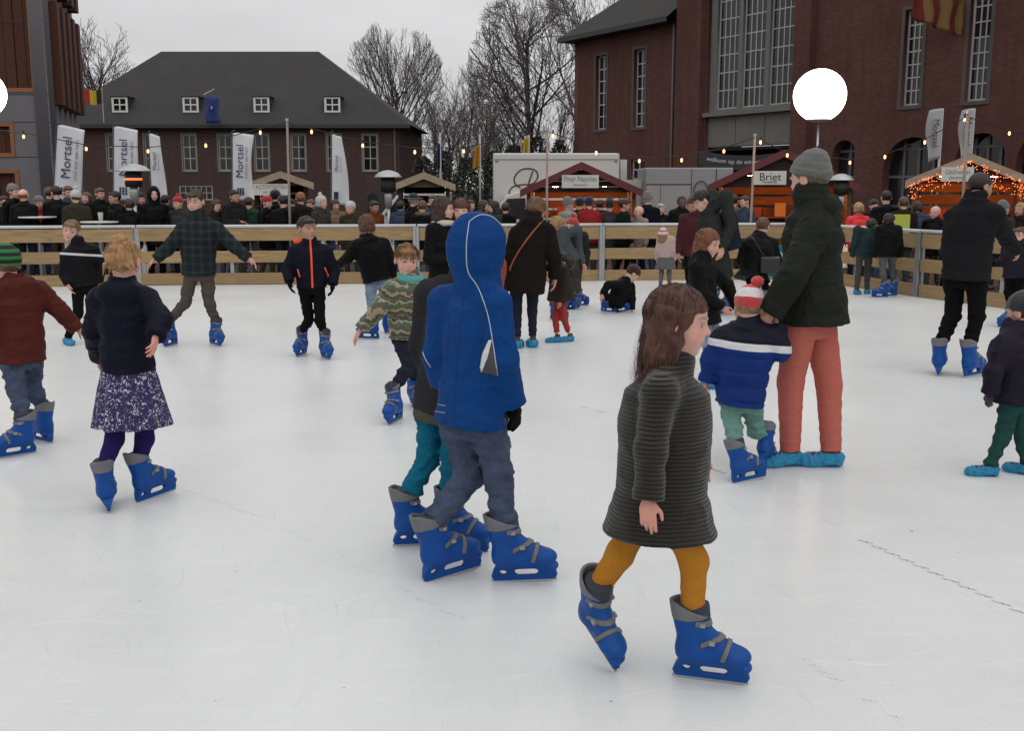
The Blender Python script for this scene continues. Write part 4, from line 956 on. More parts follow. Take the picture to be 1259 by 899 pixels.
# ------------------------------------------------------------------ bare winter trees
M_BARK = m_plain('winter_bark', (.055, .046, .043), .9, 0, .3, 5, .4); M_TWIG = m_plain('winter_twigs', (.135, .115, .11), .9, 0, .3, 3)  # twig tone is lightened, so haze is put into the colour
def tree(label, base, top_h, spread, seed, trunk_r, fan=.3, levels=5, kids=(4, 4, 4, 3), start=.3, twig=.016, straight=.5, group='bare winter trees', l0=(.45, .68), hs=.80, env=None):
    r = random.Random(seed); root = empty('bare_tree', base); tag(root, label, 'tree', group); T = MB(); C = MB()
    def br(p, d, L, rad, lv):
        n = 3 if lv else 6; pts = [p]; q = p.copy(); dd = d.copy()
        for k in range(n):
            dd = unit(dd + np.array([r.gauss(0, .07), r.gauss(0, .07), .05 * straight]) * (1.4 if lv else .5)); q = q + dd * L / n
            if env and lv and ((q[0] ** 2 + q[1] ** 2) / env[1] ** 2 + ((q[2] - env[0]) / (env[2] * (1 + .06 * math.sin(q[0] * 3)))) ** 2) > 1: break
            pts.append(q.copy())
        if len(pts) < 2: return
        n = len(pts) - 1
        rs = [max(twig * .6, rad * (1 - .55 * k / n)) for k in range(n + 1)]
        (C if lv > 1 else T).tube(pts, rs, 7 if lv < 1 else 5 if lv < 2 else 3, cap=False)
        if lv >= levels: return
        nk = kids[min(lv, len(kids) - 1)] + r.randint(0, 1) + (7 if lv == 0 else 0)
        for k in range(nk):
            t = start + (1 - start) * (k + r.random()) / nk if lv == 0 else .25 + .75 * (k + r.random()) / nk
            i = min(n - 1, int(t * n)); f = t * n - i; a = pts[i] + (pts[i+1] - pts[i]) * f; an = r.uniform(0, 2 * math.pi)
            ax = unit(pts[i+1] - pts[i]); s = unit(c3(ax, (math.cos(an), math.sin(an), .3))); al = fan * r.uniform(.6, 1.3) * (1.25 if lv == 0 else 1)
            br(a, unit(ax * math.cos(al) + s * math.sin(al) * spread), L * (r.uniform(.42, .62) if lv else r.uniform(*l0) * (1.12 - .45 * t)), rad * (.42 if lv == 0 else .5) * (1.1 - .4 * t), lv + 1)
    br(np.array([0., 0, 0]), np.array([r.gauss(0, .02), r.gauss(0, .02), 1]), top_h * hs, trunk_r, 0)
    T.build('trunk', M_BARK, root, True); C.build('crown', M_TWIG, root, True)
def base_at(u, Y): p = P(u, 230, Y); return (p[0], Y, GZ)
def h_at(v, Y): return P(600, v, Y)[2] - GZ
tree('large bare tree with rounded fan crown behind the hall', base_at(487, 92), h_at(34, 92), 1.0, 3, .22, .50, 4, (18, 5, 4, 3), .30, .018, 2.4, l0=(.62, .9), hs=.66, env=(h_at(110, 92), 4.6, h_at(26, 92) - h_at(110, 92)))
tree('tall spreading bare tree left of the town hall', base_at(652, 84), h_at(-6, 84), 1.1, 11, .27, .62, 4, (13, 6, 5, 3), .24, .022, 1.2, env=(h_at(90, 84), 5.0, h_at(-25, 84) - h_at(90, 84)))
tree('slender bare tree rising behind the town hall roof', base_at(706, 98), h_at(0, 98), 1.0, 5, .22, .55, 4, (6, 5, 4, 3), .3, .028, .6)
tree('bare tree between the concrete tower and the hall roof', base_at(118, 100), h_at(76, 100), 1.1, 9, .3, .6, 4, (9, 6, 4, 3), .25, .028, 1.2)
for k, (u, v, Y, sd) in enumerate(((535, 118, 88, 21), (566, 100, 90, 22), (596, 112, 82, 23), (624, 128, 86, 24), (684, 124, 90, 25), (550, 146, 78, 26), (612, 148, 76, 27))):
    lab = ['bare tree just right of the hall eaves', 'bare tree left of the blue flag pole crown', 'bare tree behind the yellow and red flag', 'bare tree above the white trailer corner', 'bare tree beside the town hall wall', 'low bare tree near the blue flag', 'low bare tree above the van cab'][k]
    tree(lab, base_at(u, Y), h_at(v, Y), 1.1, sd, .15, .55, 4, (6, 4, 4, 3), .14, .020, 1.6)
# evergreen undergrowth below the trees
M_LEAF = m_plain('dark_evergreen_leaves', (.032, .034, .024), .7, 0, .4, 4)
def bush(label, u, v, Y, w, seed):
    r = np.random.default_rng(seed); b = base_at(u, Y); h = h_at(v, Y); root = empty('evergreen_shrub', b); tag(root, label, 'shrub', 'evergreen shrubs'); n = 2600
    th = r.uniform(0, 2 * math.pi, n); z = r.uniform(.02, 1, n); rad = w * np.sqrt(r.uniform(.15, 1, n)) * np.sqrt(np.clip(1.05 - z ** 2.2, 0, 1)) * (1 + .25 * np.sin(th * 5 + z * 9))
    c = np.stack([rad * np.cos(th), rad * np.sin(th), z * h], 1); a = unit3(r.normal(size=(n, 3))); bb = unit3(np.cross(a, r.normal(size=(n, 3)))); s = r.uniform(.06, .15, n)[:, None]
    V = np.stack([c - a * s, c - bb * s * .5, c + a * s, c + bb * s * .5], 1).reshape(-1, 3); ob('foliage', mesh_np('foliage', V, np.arange(4 * n).reshape(-1, 4), False), M_LEAF, root)
    MB().tube([(0, 0, 0), (.05, 0, h * .5), (0, .05, h * .85)], [.09, .06, .02], 6).build('stem', M_BARK, root)
def unit3(v): return v / (np.linalg.norm(v, axis=1, keepdims=True) + 1e-9)
for k, (u, v, Y, w) in enumerate(((520, 192, 72, 1.0), (545, 186, 74, 1.2), (575, 194, 70, 1.2), (607, 186, 73, 1.1), (632, 178, 74, 1.2), (660, 168, 76, 1.3), (688, 172, 76, 1.1))):
    bush(['dark evergreen shrub beside the hall end wall', 'dark evergreen shrub behind the blue flag pole', 'dark evergreen shrub behind the van', 'dark evergreen shrub left of the trailer roof', 'dark evergreen shrub over the trailer roof', 'tall dark evergreen shrub at the tall tree foot', 'dark evergreen shrub against the town hall corner'][k], u, v, Y, w, 40 + k)
# ------------------------------------------------------------------ market stalls
M_HUT = m_wood('stall_timber', (.17, .085, .04), (1, 10, 10)); M_HUTD = m_wood('stall_dark_timber', (.055, .038, .028), (1, 10, 10)); M_RED = m_plain('red_painted_boards', (.115, .016, .018), .6, 0, .2, 3)
M_REDR = m_plain('red_roof_sheet', (.13, .026, .028), .45, 0, .2, 2); M_PALE = m_wood('pale_verge_board', (.42, .33, .24), (1, 8, 8)); M_SIGN = m_plain('off_white_sign', (.58, .57, .53), .6, 0, .06, 4); M_INK = m_plain('dark_lettering', (.035, .035, .04), .7); M_INKG = m_plain('grey_lettering', (.22, .22, .24), .7)
M_LAMP = m_emit('warm_stall_lamp', (1.0, .34, .08), 300.0); M_FAIRY = m_emit('fairy_bulb', (1.0, .20, .06), 4.5, False); M_BULB = m_emit('festoon_bulb', (1.0, .36, .16), 3.6, False); M_CABLE = m_plain('black_cable', (.012, .012, .012), .6)
def stall(label, uL, uR, vA, vE, Y, roofm, gable, verge, sign=None, lit=True, wallm=None, depth=2.2, fairy=False, counter=1.05, ua=None):
    l, r_, a = P(uL, vE, Y), P(uR, vE, Y), P(ua or (uL + uR) / 2, vA, Y); wallm = wallm or M_HUT
    base = np.array([a[0], Y, GZ]); root = empty('market_stall', base); tag(root, label, 'stall', 'market stalls'); root.rotation_euler.z = -math.atan(base[0] / Y) * .92
    hw = (r_[0] - l[0]) / 2; he = (l[2] + r_[2]) / 2 - GZ; ha = a[2] - GZ; wi = hw - .16; t = .07; D = depth
    sl = (ha - he) / hw; zi = lambda x: ha - abs(x) * sl
    for sx in (-1, 1):
        V = [(0, -.25, ha), (sx * hw, -.25, he), (sx * hw, D + .2, he), (0, D + .2, ha)]; V2 = [(x, y, z + t) for x, y, z in V]
        b = MB(); fs = [(0, 1, 2, 3), (7, 6, 5, 4), (0, 4, 5, 1), (1, 5, 6, 2), (2, 6, 7, 3), (3, 7, 4, 0)]; b.add(V + V2, fs); b.build('roof_slope', roofm, root)
        b = MB(); b.add([(0, -.28, ha - .06), (sx * (hw + .03), -.28, he - .08), (sx * (hw + .03), -.28, he + t + .02), (0, -.28, ha + t + .04), (0, -.252, ha - .06), (sx * (hw + .03), -.252, he - .08), (sx * (hw + .03), -.252, he + t + .02), (0, -.252, ha + t + .04)], [(0, 1, 2, 3), (7, 6, 5, 4), (0, 4, 5, 1), (1, 5, 6, 2), (2, 6, 7, 3), (3, 7, 4, 0)]); b.build('verge_board', verge, root)
        MB().box((sx * wi - .05, 0, 0), (sx * wi + .05, .1, zi(wi) - .01)).build('corner_post', wallm, root)
        for k in range(11): MB().box((sx * wi - .02, .12, .02 + k * zi(wi) / 11), (sx * wi + .02, D, (k + 1) * zi(wi) / 11 - .004)).build('side_board', wallm, root)
    nb = max(3, int((ha - zi(wi)) / .13))
    for k in range(nb):
        z0 = zi(wi) - .04 + (ha - zi(wi) - .02) * k / nb; z1 = z0 + (ha - zi(wi) - .02) / nb - .006; x0 = max(.02, (ha - z0) / sl - .02 if z0 > he else wi); x1 = max(.02, (ha - z1) / sl - .02); x0 = min(x0, wi)
        x1 = min(x1, wi); MB().add([(-x0, 0, z0), (x0, 0, z0), (x1, 0, z1), (-x1, 0, z1), (-x0, .04, z0), (x0, .04, z0), (x1, .04, z1), (-x1, .04, z1)], [(0, 1, 2, 3), (7, 6, 5, 4), (0, 4, 5, 1), (1, 5, 6, 2), (2, 6, 7, 3), (3, 7, 4, 0)]).build('gable_board', gable, root)
    for k in range(8):
        MB().box((-wi + .05, D - .04, .05 + k * zi(wi) / 8), (wi - .05, D, (k + 1) * zi(wi) / 8 - .005)).build('back_board', wallm, root)
        if k * zi(wi) / 8 < counter - .15: MB().box((-wi + .05, .02, .05 + k * .16), (wi - .05, .06, .05 + k * .16 + .154)).build('front_board', wallm, root)
    MB().box((-wi + .02, -.18, counter), (wi - .02, .35, counter + .04)).build('counter', wallm, root)
    if lit:
        for x in (-.5, .45):
            lamp = MB().lathe([(.0, -.07), (.06, -.04), (.07, 0), (.05, .05), (.0, .07)], (x * wi, .45, zi(abs(x) * wi) - .16), 10).build('lamp', M_LAMP, root, True)
        for k in range(5):
            x = -wi + .3 + k * (2 * wi - .6) / 4; MB().box((x - .13, D - .35, counter + .3), (x + .13, D - .1, counter + .3 + .12 + .1 * (k % 3))).build('goods_box', m_plain('goods_%d' % (k % 3), [(.3, .12, .04), (.22, .03, .03), (.35, .25, .12)][k % 3], .6), root)
        MB().box((-wi + .1, D - .4, counter + .26), (wi - .1, D - .05, counter + .295)).build('shelf', wallm, root)
    if sign:
        u0, v0, u1, v1, txt, sz, inkm = sign; p0, p1 = P(u0, v0, Y - .32), P(u1, v1, Y - .32); w, h = p1[0] - p0[0], p0[2] - p1[2]; c = (p0 + p1) / 2 - base; c = np.array([c[0] * math.cos(root.rotation_euler.z), -.32, c[2]])
        s = MB().box((-w / 2, -.02, -h / 2), (w / 2, .02, h / 2)).build('sign_board', M_SIGN, root, loc=tuple(c))
        for row, (tx, k, dz) in enumerate(txt):
            me = text_mesh(tx, sz * k, .002); o = ob('lettering', me, inkm, s); o.rotation_euler = (R(90), 0, 0); o.location = (0, -.024, dz * h)
            wd = max(v.co.x for v in me.vertices) - min(v.co.x for v in me.vertices); f = min(1.0, w * .88 / wd); o.scale = (f, 1, 1)
    if fairy:
        r = random.Random(4); V = []; b = MB()
        for k in range(230):
            x = r.uniform(-hw, hw); drop = r.random() ** 1.5 * .34; p = (x, -.30 - r.random() * .03, zi(x) - .02 - drop)
            q = .008; b.add([(p[0] - q, p[1], p[2]), (p[0], p[1] - q, p[2]), (p[0] + q, p[1], p[2]), (p[0], p[1] + q, p[2]), (p[0], p[1], p[2] + q), (p[0], p[1], p[2] - q)], [(0, 1, 4), (1, 2, 4), (2, 3, 4), (3, 0, 4), (1, 0, 5), (2, 1, 5), (3, 2, 5), (0, 3, 5)])
        fo = b.build('fairy_lights', M_FAIRY, root); fo['kind'] = 'stuff'
    return root
stall('small market stall with cream sign, left of the flag pole', 307, 383, 216, 229, 27, M_HUTD, m_wood('gable_brown', (.20, .11, .06), (1, 8, 8)), M_PALE, (309, 226, 352, 240, [('ACTIVITEITEN', 1, .22), ('van de stad', .6, -.2)], .15, M_INKG), False, M_HUTD)
stall('small market stall with pale wooden gable and no sign', 484, 558, 217, 231, 27, M_HUTD, m_wood('gable_tan', (.34, .22, .11), (1, 8, 8)), M_PALE, None, False, M_HUTD)
stall('red roofed market stall with white sign before the trailer', 642, 788, 205, 238, 25, M_REDR, m_plain('maroon_boards', (.035, .006, .008), .6), M_RED, (692, 215, 737, 231, [('Pinar Napoles', 1, .2), ('delicatessen', .4, -.25)], .17, M_INKG), True, M_HUT)
stall('red roofed market stall with script sign behind the green parka', 876, 1052, 190, 232, 24, M_REDR, m_plain('maroon_boards', (.035, .006, .008), .6), M_RED, (932, 210, 970, 227, [('Briet', 1.2, .05), ('winterbar', .4, -.3)], .2, M_INK), True, M_HUT)
stall('market stall hung with orange fairy lights at right', 1122, 1266, 196, 227, 21.6, M_HUTD, m_plain('brick_red_boards', (.11, .02, .016), .6), M_PALE, (1167, 205, 1203, 223, [('Glühwein', 1, .15), ('Jenever', .8, -.22)], .12, M_INKG), True, M_HUT, fairy=True)

# ------------------------------------------------------------------ vehicles
M_VANW = m_plain('white_vehicle_paint', (.52, .52, .50), .35, 0, .05, 2); M_TYRE = m_plain('tyre_rubber', (.015, .015, .015), .85); M_GREYC = m_plain('grey_trailer_panel', (.24, .25, .255), .55, 0, .1, 2); M_CHR = m_plain('wheel_silver', (.35, .35, .35), .4, .8)
def wheel(parent, x, y, r):
    w = MB().tube([(x, y - .12, r), (x, y + .12, r)], r, 20).build('wheel', M_TYRE, parent, True); MB().tube([(x, y - .13, r), (x, y - .121, r)], r * .6, 14).build('hub', M_CHR, w)
TYt = 32.0; a_, b_ = P(606, 188, TYt), P(762, 188, TYt); w_ = b_[0] - a_[0]; zt = a_[2] - GZ
tr = empty('sales_trailer', ((a_[0] + b_[0]) / 2, TYt, GZ)); tag(tr, 'tall white sales trailer with black script initial behind red stall', 'trailer')
o = MB().box((-w_ / 2, 0, .45), (w_ / 2, 2.3, zt)).build('body', M_VANW, tr); bv = o.modifiers.new('b', 'BEVEL'); bv.width = .05; bv.segments = 3
MB().box((-w_ / 2 + .05, -.012, zt - .2), (w_ / 2 - .05, -.002, zt - .17)).build('top_trim', M_GREYC, tr)
for x in (-w_ * .2, w_ * .05): wheel(tr, x, .15, .34)
MB().box((-w_ / 2 + .1, .1, .30), (w_ / 2 - .1, 2.2, .45)).build('chassis', M_TYRE, tr)
for sx in (-1, 1): MB().box((sx * w_ / 2 - .16 if sx > 0 else -w_ / 2 + .06, -.012, zt - .26), (sx * w_ / 2 - .06 if sx > 0 else -w_ / 2 + .16, -.002, zt - .225)).build('marker_lamp', m_plain('amber_lens', (.2, .06, .03), .3), tr)
# the looped initial, as a painted stroke
def stroke(pts, rad, mat, parent, name='script_initial'):
    q = []
    for i in range(len(pts) - 1):
        p0, p1, p2, p3 = [np.array(pts[max(0, min(len(pts) - 1, i + k))], float) for k in (-1, 0, 1, 2)]
        for k in range(6):
            t = k / 6; q.append(.5 * ((2 * p1) + (p2 - p0) * t + (2 * p0 - 5 * p1 + 4 * p2 - p3) * t * t + (3 * p1 - p0 - 3 * p2 + p3) * t ** 3))
    q.append(np.array(pts[-1], float)); pts3 = [P(u, v, TYt - .006) - np.array(tr.location) for u, v in q]; return MB().tube(pts3, rad, 6).build(name, mat, parent, True)
stroke([(655, 210), (651, 222), (648, 231), (642, 238), (632, 242), (626, 237), (630, 230), (640, 227), (654, 226), (661, 218), (659, 210), (650, 207), (640, 209), (633, 217), (633, 225), (640, 231)], .022, M_INK, tr)
me = text_mesh('FEESTEN', .34, .002, spacing=1.2); o = ob('lettering', me, M_INKG, tr); o.rotation_euler = (R(90), 0, 0); p = P(652, 254, TYt - .01); o.location = tuple(p - np.array(tr.location))
# grey catering trailer
TY2 = 33.0; a_, b_ = P(794, 206, TY2), P(902, 206, TY2); w_ = b_[0] - a_[0]; zt = a_[2] - GZ
tr2 = empty('catering_trailer', ((a_[0] + b_[0]) / 2, TY2, GZ)); tag(tr2, 'low grey catering trailer with closed hatch before the town hall', 'trailer')
o = MB().box((-w_ / 2, 0, .4), (w_ / 2, 2.2, zt)).build('body', M_GREYC, tr2); bv = o.modifiers.new('b', 'BEVEL'); bv.width = .04; bv.segments = 2
MB().box((-w_ / 2 + .02, -.03, zt - .52), (.05, -.002, zt - .49)).build('hatch_rail', M_INK, tr2); MB().box((-w_ / 2 + .04, -.02, .75), (.04, -.002, zt - .53)).build('hatch', m_plain('grey_hatch', (.27, .28, .285), .5, 0, .08, 3), tr2)
MB().box((-w_ * .33, -.026, .75), (-w_ * .325, -.019, zt - .55)).build('hatch_seam', M_INK, tr2); MB().box((.06, -.015, .4), (.075, -.001, zt - .04)).build('panel_seam', M_INK, tr2); MB().box((w_ * .30, -.015, .4), (w_ * .31, -.001, zt - .04)).build('panel_seam', M_INK, tr2)
hr_ = [(w_ * .13 + .22 * math.cos(t), -.06, zt - .75 + .35 * math.sin(t)) for t in np.linspace(0, math.pi, 9)]; MB().tube(hr_, .018, 6).build('grab_handle', M_INK, tr2, True)
for k in range(4): MB().box((-w_ / 2 + .1, -.04 - .01 * (k % 2), .42 + k * .08), (.6, -.003, .48 + k * .08)).build('step_grille', M_GALV, tr2)
for x in (-w_ * .1, w_ * .2): wheel(tr2, x, .12, .32)
# two small white units between the trailers
for u0, u1, v, Y, lab in ((763, 771, 196, 33.5, 'narrow white cabinet at the trailer end'), (770, 796, 221, 34, 'low white cabinet between the two trailers')):
    a_, b_ = P(u0, v, Y), P(u1, v, Y); r0 = empty('white_cabinet', ((a_[0] + b_[0]) / 2, Y, GZ)); tag(r0, lab, 'cabinet', 'white cabinets'); w2 = (b_[0] - a_[0]) / 2
    MB().box((-w2, 0, .05), (w2, .8, a_[2] - GZ)).build('casing', M_VANW, r0); MB().box((-w2 * .9, -.015, .2), (w2 * .9, -.001, (a_[2] - GZ) * .9)).build('door', m_plain('white_door_panel', (.46, .46, .45), .4), r0)
# delivery vans: side profile, facing left
def van(label, ul, ur, vt, Y, loc_nose=-1):
    a_, b_ = P(ul, vt, Y), P(ur, vt, Y); L = b_[0] - a_[0]; h = a_[2] - GZ; root = empty('delivery_van', ((a_[0] + b_[0]) / 2, Y, GZ)); tag(root, label, 'van', 'parked white vans'); s = h / 2.0; x0 = -L / 2
    prof = [(x0, .35), (x0, .95 * s), (x0 + .25 * s, 1.08 * s), (x0 + .75 * s, 1.14 * s), (x0 + 1.35 * s, 1.86 * s), (x0 + 1.7 * s, 2.0 * s), (L / 2, 2.0 * s), (L / 2, .35)]
    prof = [(min(x, L / 2 - .001 * i), z) for i, (x, z) in enumerate(prof)]
    b = MB(); n = len(prof); b.add([(x, 0, z) for x, z in prof] + [(x, 1.9, z) for x, z in prof], [tuple(range(n)), tuple(range(2*n-1, n-1, -1))] + [(i, n + i, n + (i+1) % n, (i+1) % n) for i in range(n)]); o = b.build('body', M_VANW, root); bv = o.modifiers.new('b', 'BEVEL'); bv.width = .05; bv.segments = 2
    b = MB(); q = [(x0 + .95 * s, 1.18 * s), (x0 + 1.42 * s, 1.78 * s), (x0 + 1.95 * s, 1.80 * s), (x0 + 1.95 * s, 1.18 * s)]; b.add([(x, -.012, z) for x, z in q] + [(x, -.001, z) for x, z in q], [(0, 1, 2, 3), (0, 4, 5, 1), (1, 5, 6, 2), (2, 6, 7, 3), (3, 7, 4, 0)]); b.build('side_window', M_GLASS, root)
    b = MB(); q = [(x0 + .80 * s, 1.19 * s), (x0 + 1.33 * s, 1.83 * s)]; b.add([(q[0][0] - .02, .12, q[0][1]), (q[1][0] - .02, .12, q[1][1]), (q[1][0] - .02, 1.78, q[1][1]), (q[0][0] - .02, 1.78, q[0][1])], [(0, 1, 2, 3)]); b.build('windscreen', M_GLASS, root)
    MB().box((x0 - .03, .1, .35), (x0 + .02, 1.8, .6)).build('bumper', M_TYRE, root); MB().box((x0 + .02, -.02, .85 * s), (x0 + .2, -.001, 1.0 * s)).build('headlight', m_plain('headlight_lens', (.5, .5, .48), .2), root)
    MB().box((x0 + 1.05 * s, -.2, 1.15 * s), (x0 + 1.15 * s, -.02, 1.4 * s)).build('mirror', M_TYRE, root)
    wheel(root, x0 + .75, .1, .32)
    if L > 2.6: wheel(root, L / 2 - .75, .1, .32)
    return root
van('white van cab peeping out left of the white trailer', 566, 640, 235, 31); van('white van parked behind the small gabled stall', 440, 552, 236, 36)
bx = P(458, 232, 30); b0 = empty('black_speaker_cabinet', (bx[0], 30, GZ)); tag(b0, 'tall black loudspeaker tower before the parked van', 'speaker')
MB().box((-.2, 0, 0), (.2, .4, bx[2] - GZ)).build('cabinet', M_INK, b0)
for z in (1.35, 1.75): MB().tube([(0, -.01, z), (0, .0, z)], .14, 16).build('driver', M_TYRE, b0)

# ------------------------------------------------------------------ flags and poles
def mat_flagcloth(name, cols, axis='x', f=1.0):
    t = NT(name); o = t.obj(); s = t.sep(o); c = t.ramp(s[{'x': 0, 'z': 2}[axis]], cols, 'CONSTANT'); t.p(Base__Color=c, Roughness=.85); return t.m
M_BANNER = m_plain('white_banner_cloth', (.62, .63, .66), .8, 0, .08, 3); M_VIOLET = m_plain('violet_print', (.035, .025, .09), .8); M_POLE = m_plain('white_pole', (.42, .40, .40), .5, 0, .1, 4)
def beach_flag(label, ul, ur, vtl, vtr, vb, Y, txt='Mortsel', lean=0, curve=.0, ubl=None, ubr=None):
    tl, tr_, bl, br_ = P(ul, vtl, Y), P(ur, vtr, Y), P(ubl if ubl is not None else ul, vb, Y), P(ubr if ubr is not None else ur, vb, Y); base = np.array([bl[0], Y, GZ]); root = empty('beach_flag', base); tag(root, label, 'flag', 'white town banners')
    nx, nz = 8, 26; V = []; Q = []
    for j in range(nz + 1):
        t = j / nz; l = tl + (bl - tl) * t; r = tr_ + (br_ - tr_) * t
        for i in range(nx + 1):
            s = i / nx; p = l + (r - l) * s; p = p + np.array([0, .05 * math.sin(s * 4 + t * 5) * s, 0])
            if t < .04: p = p + np.array([0, 0, -.05 * (1 - math.sin(math.pi * min(1, s * 4 + .15) / 2 if s < .25 else math.pi / 2))])
            p = p + np.array([curve * math.sin(math.pi * t) * s, 0, 0]); V.append(p - base)
    for j in range(nz):
        for i in range(nx): a = j * (nx + 1) + i; Q.append((a, a + 1, a + nx + 2, a + nx + 1))
    o = ob('cloth', mesh_np('cloth', np.array(V), np.array(Q)), M_BANNER, root); so = o.modifiers.new('t', 'SOLIDIFY'); so.thickness = .006
    MB().tube([(0, 0, 0), tuple(bl - base + np.array([-.02, 0, 0])), tuple(tl - base + np.array([-.02, 0, .0])), tuple(tl * .9 + tr_ * .1 - base + np.array([0, 0, .05]))], .018, 8).build('pole', m_plain('dark_fibre_pole', (.05, .05, .055), .5), root, True)
    MB().box((-.3, -.3, 0), (.3, .3, .05)).build('foot_plate', M_INK, root)
    H = tl[2] - bl[2]; ax = unit(tl - bl); wdt = np.linalg.norm(tr_ - tl); off = -.06
    def put(me, k, s, mat, nm='lettering'):
        q = o_ = ob(nm, me, mat, root); c = bl + (tl - bl) * k + unit(np.array([ax[2], 0, -ax[0]])) * s * wdt - base + np.array([curve * math.sin(math.pi * (1 - k)) * s, off, 0]); q.matrix_local = frame_mat(c, ax, -unit(np.array([ax[2], 0, -ax[0]])), np.array([0, -1, 0])); return q
    put(text_mesh(txt, wdt * .48, .001, bold=0), .58, .42, M_VIOLET); put(text_mesh('stad met een hart', wdt * .20, .001), .56, .75, M_INKG)
    for k in range(3):
        for m in range(3): put(MB().box((-.03, -.022, 0), (.03, .022, .003)).mesh('emblem_bar'), .10 + .035 * k, .30 + .12 * m, M_VIOLET, 'emblem_bar')
    return root
beach_flag('white Mortsel banner nearest the concrete tower, leaning', 71, 105, 152, 160, 246, 27, ubl=66, ubr=98)
beach_flag('white Mortsel banner directly behind the glowing patio heater', 140, 170, 154, 160, 246, 27)
beach_flag('narrow white Mortsel banner right of the patio heater', 183, 197, 163, 168, 246, 27, ubl=187, ubr=206)
beach_flag('white Mortsel banner left of the cream signed stall', 286, 313, 162, 166, 246, 26.5, curve=-.08)
beach_flag('slim white Mortsel banner between the two small stalls', 408, 420, 163, 168, 252, 26.5, curve=.05, ubr=429)
def pole(label, u, v0, v1, Y, r=.035, lean=0, z0=None):
    t = P(u + lean, v0, Y); b = P(u, v1, Y); base = np.array([b[0], Y, GZ if z0 is None else z0]); root = empty('light_pole', base); tag(root, label, 'pole', 'festoon poles')
    MB().tube([(0, 0, 0), tuple(t - base)], [r * 1.1, r * .9], 10).build('shaft', m_wood('pale_pole_timber', (.34, .25, .22), (8, 8, 1)), root, True); MB().tube([tuple(t - base), tuple(t - base + np.array([0, 0, .05]))], r * 1.3, 10).build('cap', M_GALV, root); MB().box((-.15, -.15, 0), (.15, .15, .03)).build('foot', M_GALV, root); return t
tp1 = pole('pale pole above the boards left of the orange zip boy', 356, 149, 276, 18.4, .022, -3, -.03); tp2 = pole('pale pole in front of the red stall roof', 672, 160, 276, 18.6, .022, 1, -.03); tp3 = pole('pale pole left of the script sign stall', 922, 168, 285, 18.6, .022, 6, -.03); tp4 = pole('pale pole in front of the fairy light stall', 1184, 140, 262, 18.0, .026, 6, -.03)
def hang_flag(label, up, v0, v1, Y, cloth, mat, name='flag_pole', polem=None, side=1, drape=None):
    t, b = P(up, v0, Y), P(up, v1, Y); base = np.array([t[0], Y, GZ]); root = empty(name, base); tag(root, label, 'flag', 'flags on poles'); MB().tube([(0, 0, 0), (0, 0, t[2] - GZ)], .05, 8).build('pole', polem or M_POLE, root, True)
    if cloth:
        (u0, va, u1, vb) = cloth; nx, nz = 16, 14; V = []; Q = []
        for j in range(nz + 1):
            for i in range(nx + 1):
                s, k = i / nx, j / nz; p = P(u0 + (u1 - u0) * s, va + (vb - va) * k, Y - .05); sg = abs(s if abs(u0 - up) < abs(u1 - up) else 1 - s); p = p + np.array([0, .22 * math.sin(s * 11 + k * 1.5) * sg, -.25 * sg * sg * (1 - k * .5)]); V.append(p - base)
        for j in range(nz):
            for i in range(nx): a = j * (nx + 1) + i; Q.append((a, a + 1, a + nx + 2, a + nx + 1))
        o = ob('cloth', mesh_np('cloth', np.array(V), np.array(Q)), mat, root); so = o.modifiers.new('t', 'SOLIDIFY'); so.thickness = .01
    return root
hang_flag('slim pole with limp dark blue flag in front of the trees', 541, 163, 225, 50, (537, 176, 541, 206), m_plain('dark_blue_flag', (.012, .015, .12), .8))
hang_flag('slim pole with limp yellow and red flag in front of the trees', 590, 165, 228, 50, (581, 178, 590, 206), mat_flagcloth('yellow_red_flag', [(0, (.40, .20, .02)), (.5, (.42, .24, .03))]))
hang_flag('short pole with yellow flag behind the white trailer', 650, 166, 228, 45, (642, 168, 650, 190), m_plain('yellow_flag', (.45, .33, .04), .8))
# right hand banners
for lab, ul, ur, vt, vb in (('white banner flag left of the fairy light stall peak', 1138, 1159, 133, 194), ('white banner flag behind the pale pole at right', 1178, 1198, 133, 191)):
    Y = 24.5; t, b = P(ur, vt, Y), P(ul, vb, Y); base = np.array([t[0], Y, GZ]); root = empty('banner_flag', base); tag(root, lab, 'flag', 'banners by the town hall'); MB().tube([(0, 0, 0), (0, 0, t[2] - GZ)], .03, 8).build('pole', M_POLE, root, True)
    V = []; Q = []; nx, nz = 8, 16; wdt = t[0] - b[0]; hgt = t[2] - b[2]
    for j in range(nz + 1):
        for i in range(nx + 1):
            s, k = i / nx, j / nz; V.append((-s * wdt - .04 * math.sin(k * 5) * s, -.03 + .05 * math.sin(s * 6 + k * 4) * s, t[2] - GZ - k * hgt - .05 * s * s - (.08 * s if j == nz else 0)))
    for j in range(nz):
        for i in range(nx): a = j * (nx + 1) + i; Q.append((a, a + nx + 1, a + nx + 2, a + 1))
    o = ob('cloth', mesh_np('cloth', np.array(V), np.array(Q)), m_plain('grey_white_banner', (.36, .36, .37), .85, 0, .1, 3), root); so = o.modifiers.new('t', 'SOLIDIFY'); so.thickness = .006
    me = text_mesh('Mortsel', .2, .001); q = ob('lettering', me, M_INK, root); q.matrix_local = frame_mat((-.5 * wdt, -.10, t[2] - GZ - .5 * hgt), (0, 0, -1), (1, 0, 0), (0, -1, 0))
    me = text_mesh('op het plein', .1, .001); q = ob('lettering', me, M_INKG, root); q.matrix_local = frame_mat((-.75 * wdt, -.10, t[2] - GZ - .45 * hgt), (0, 0, -1), (1, 0, 0), (0, -1, 0))
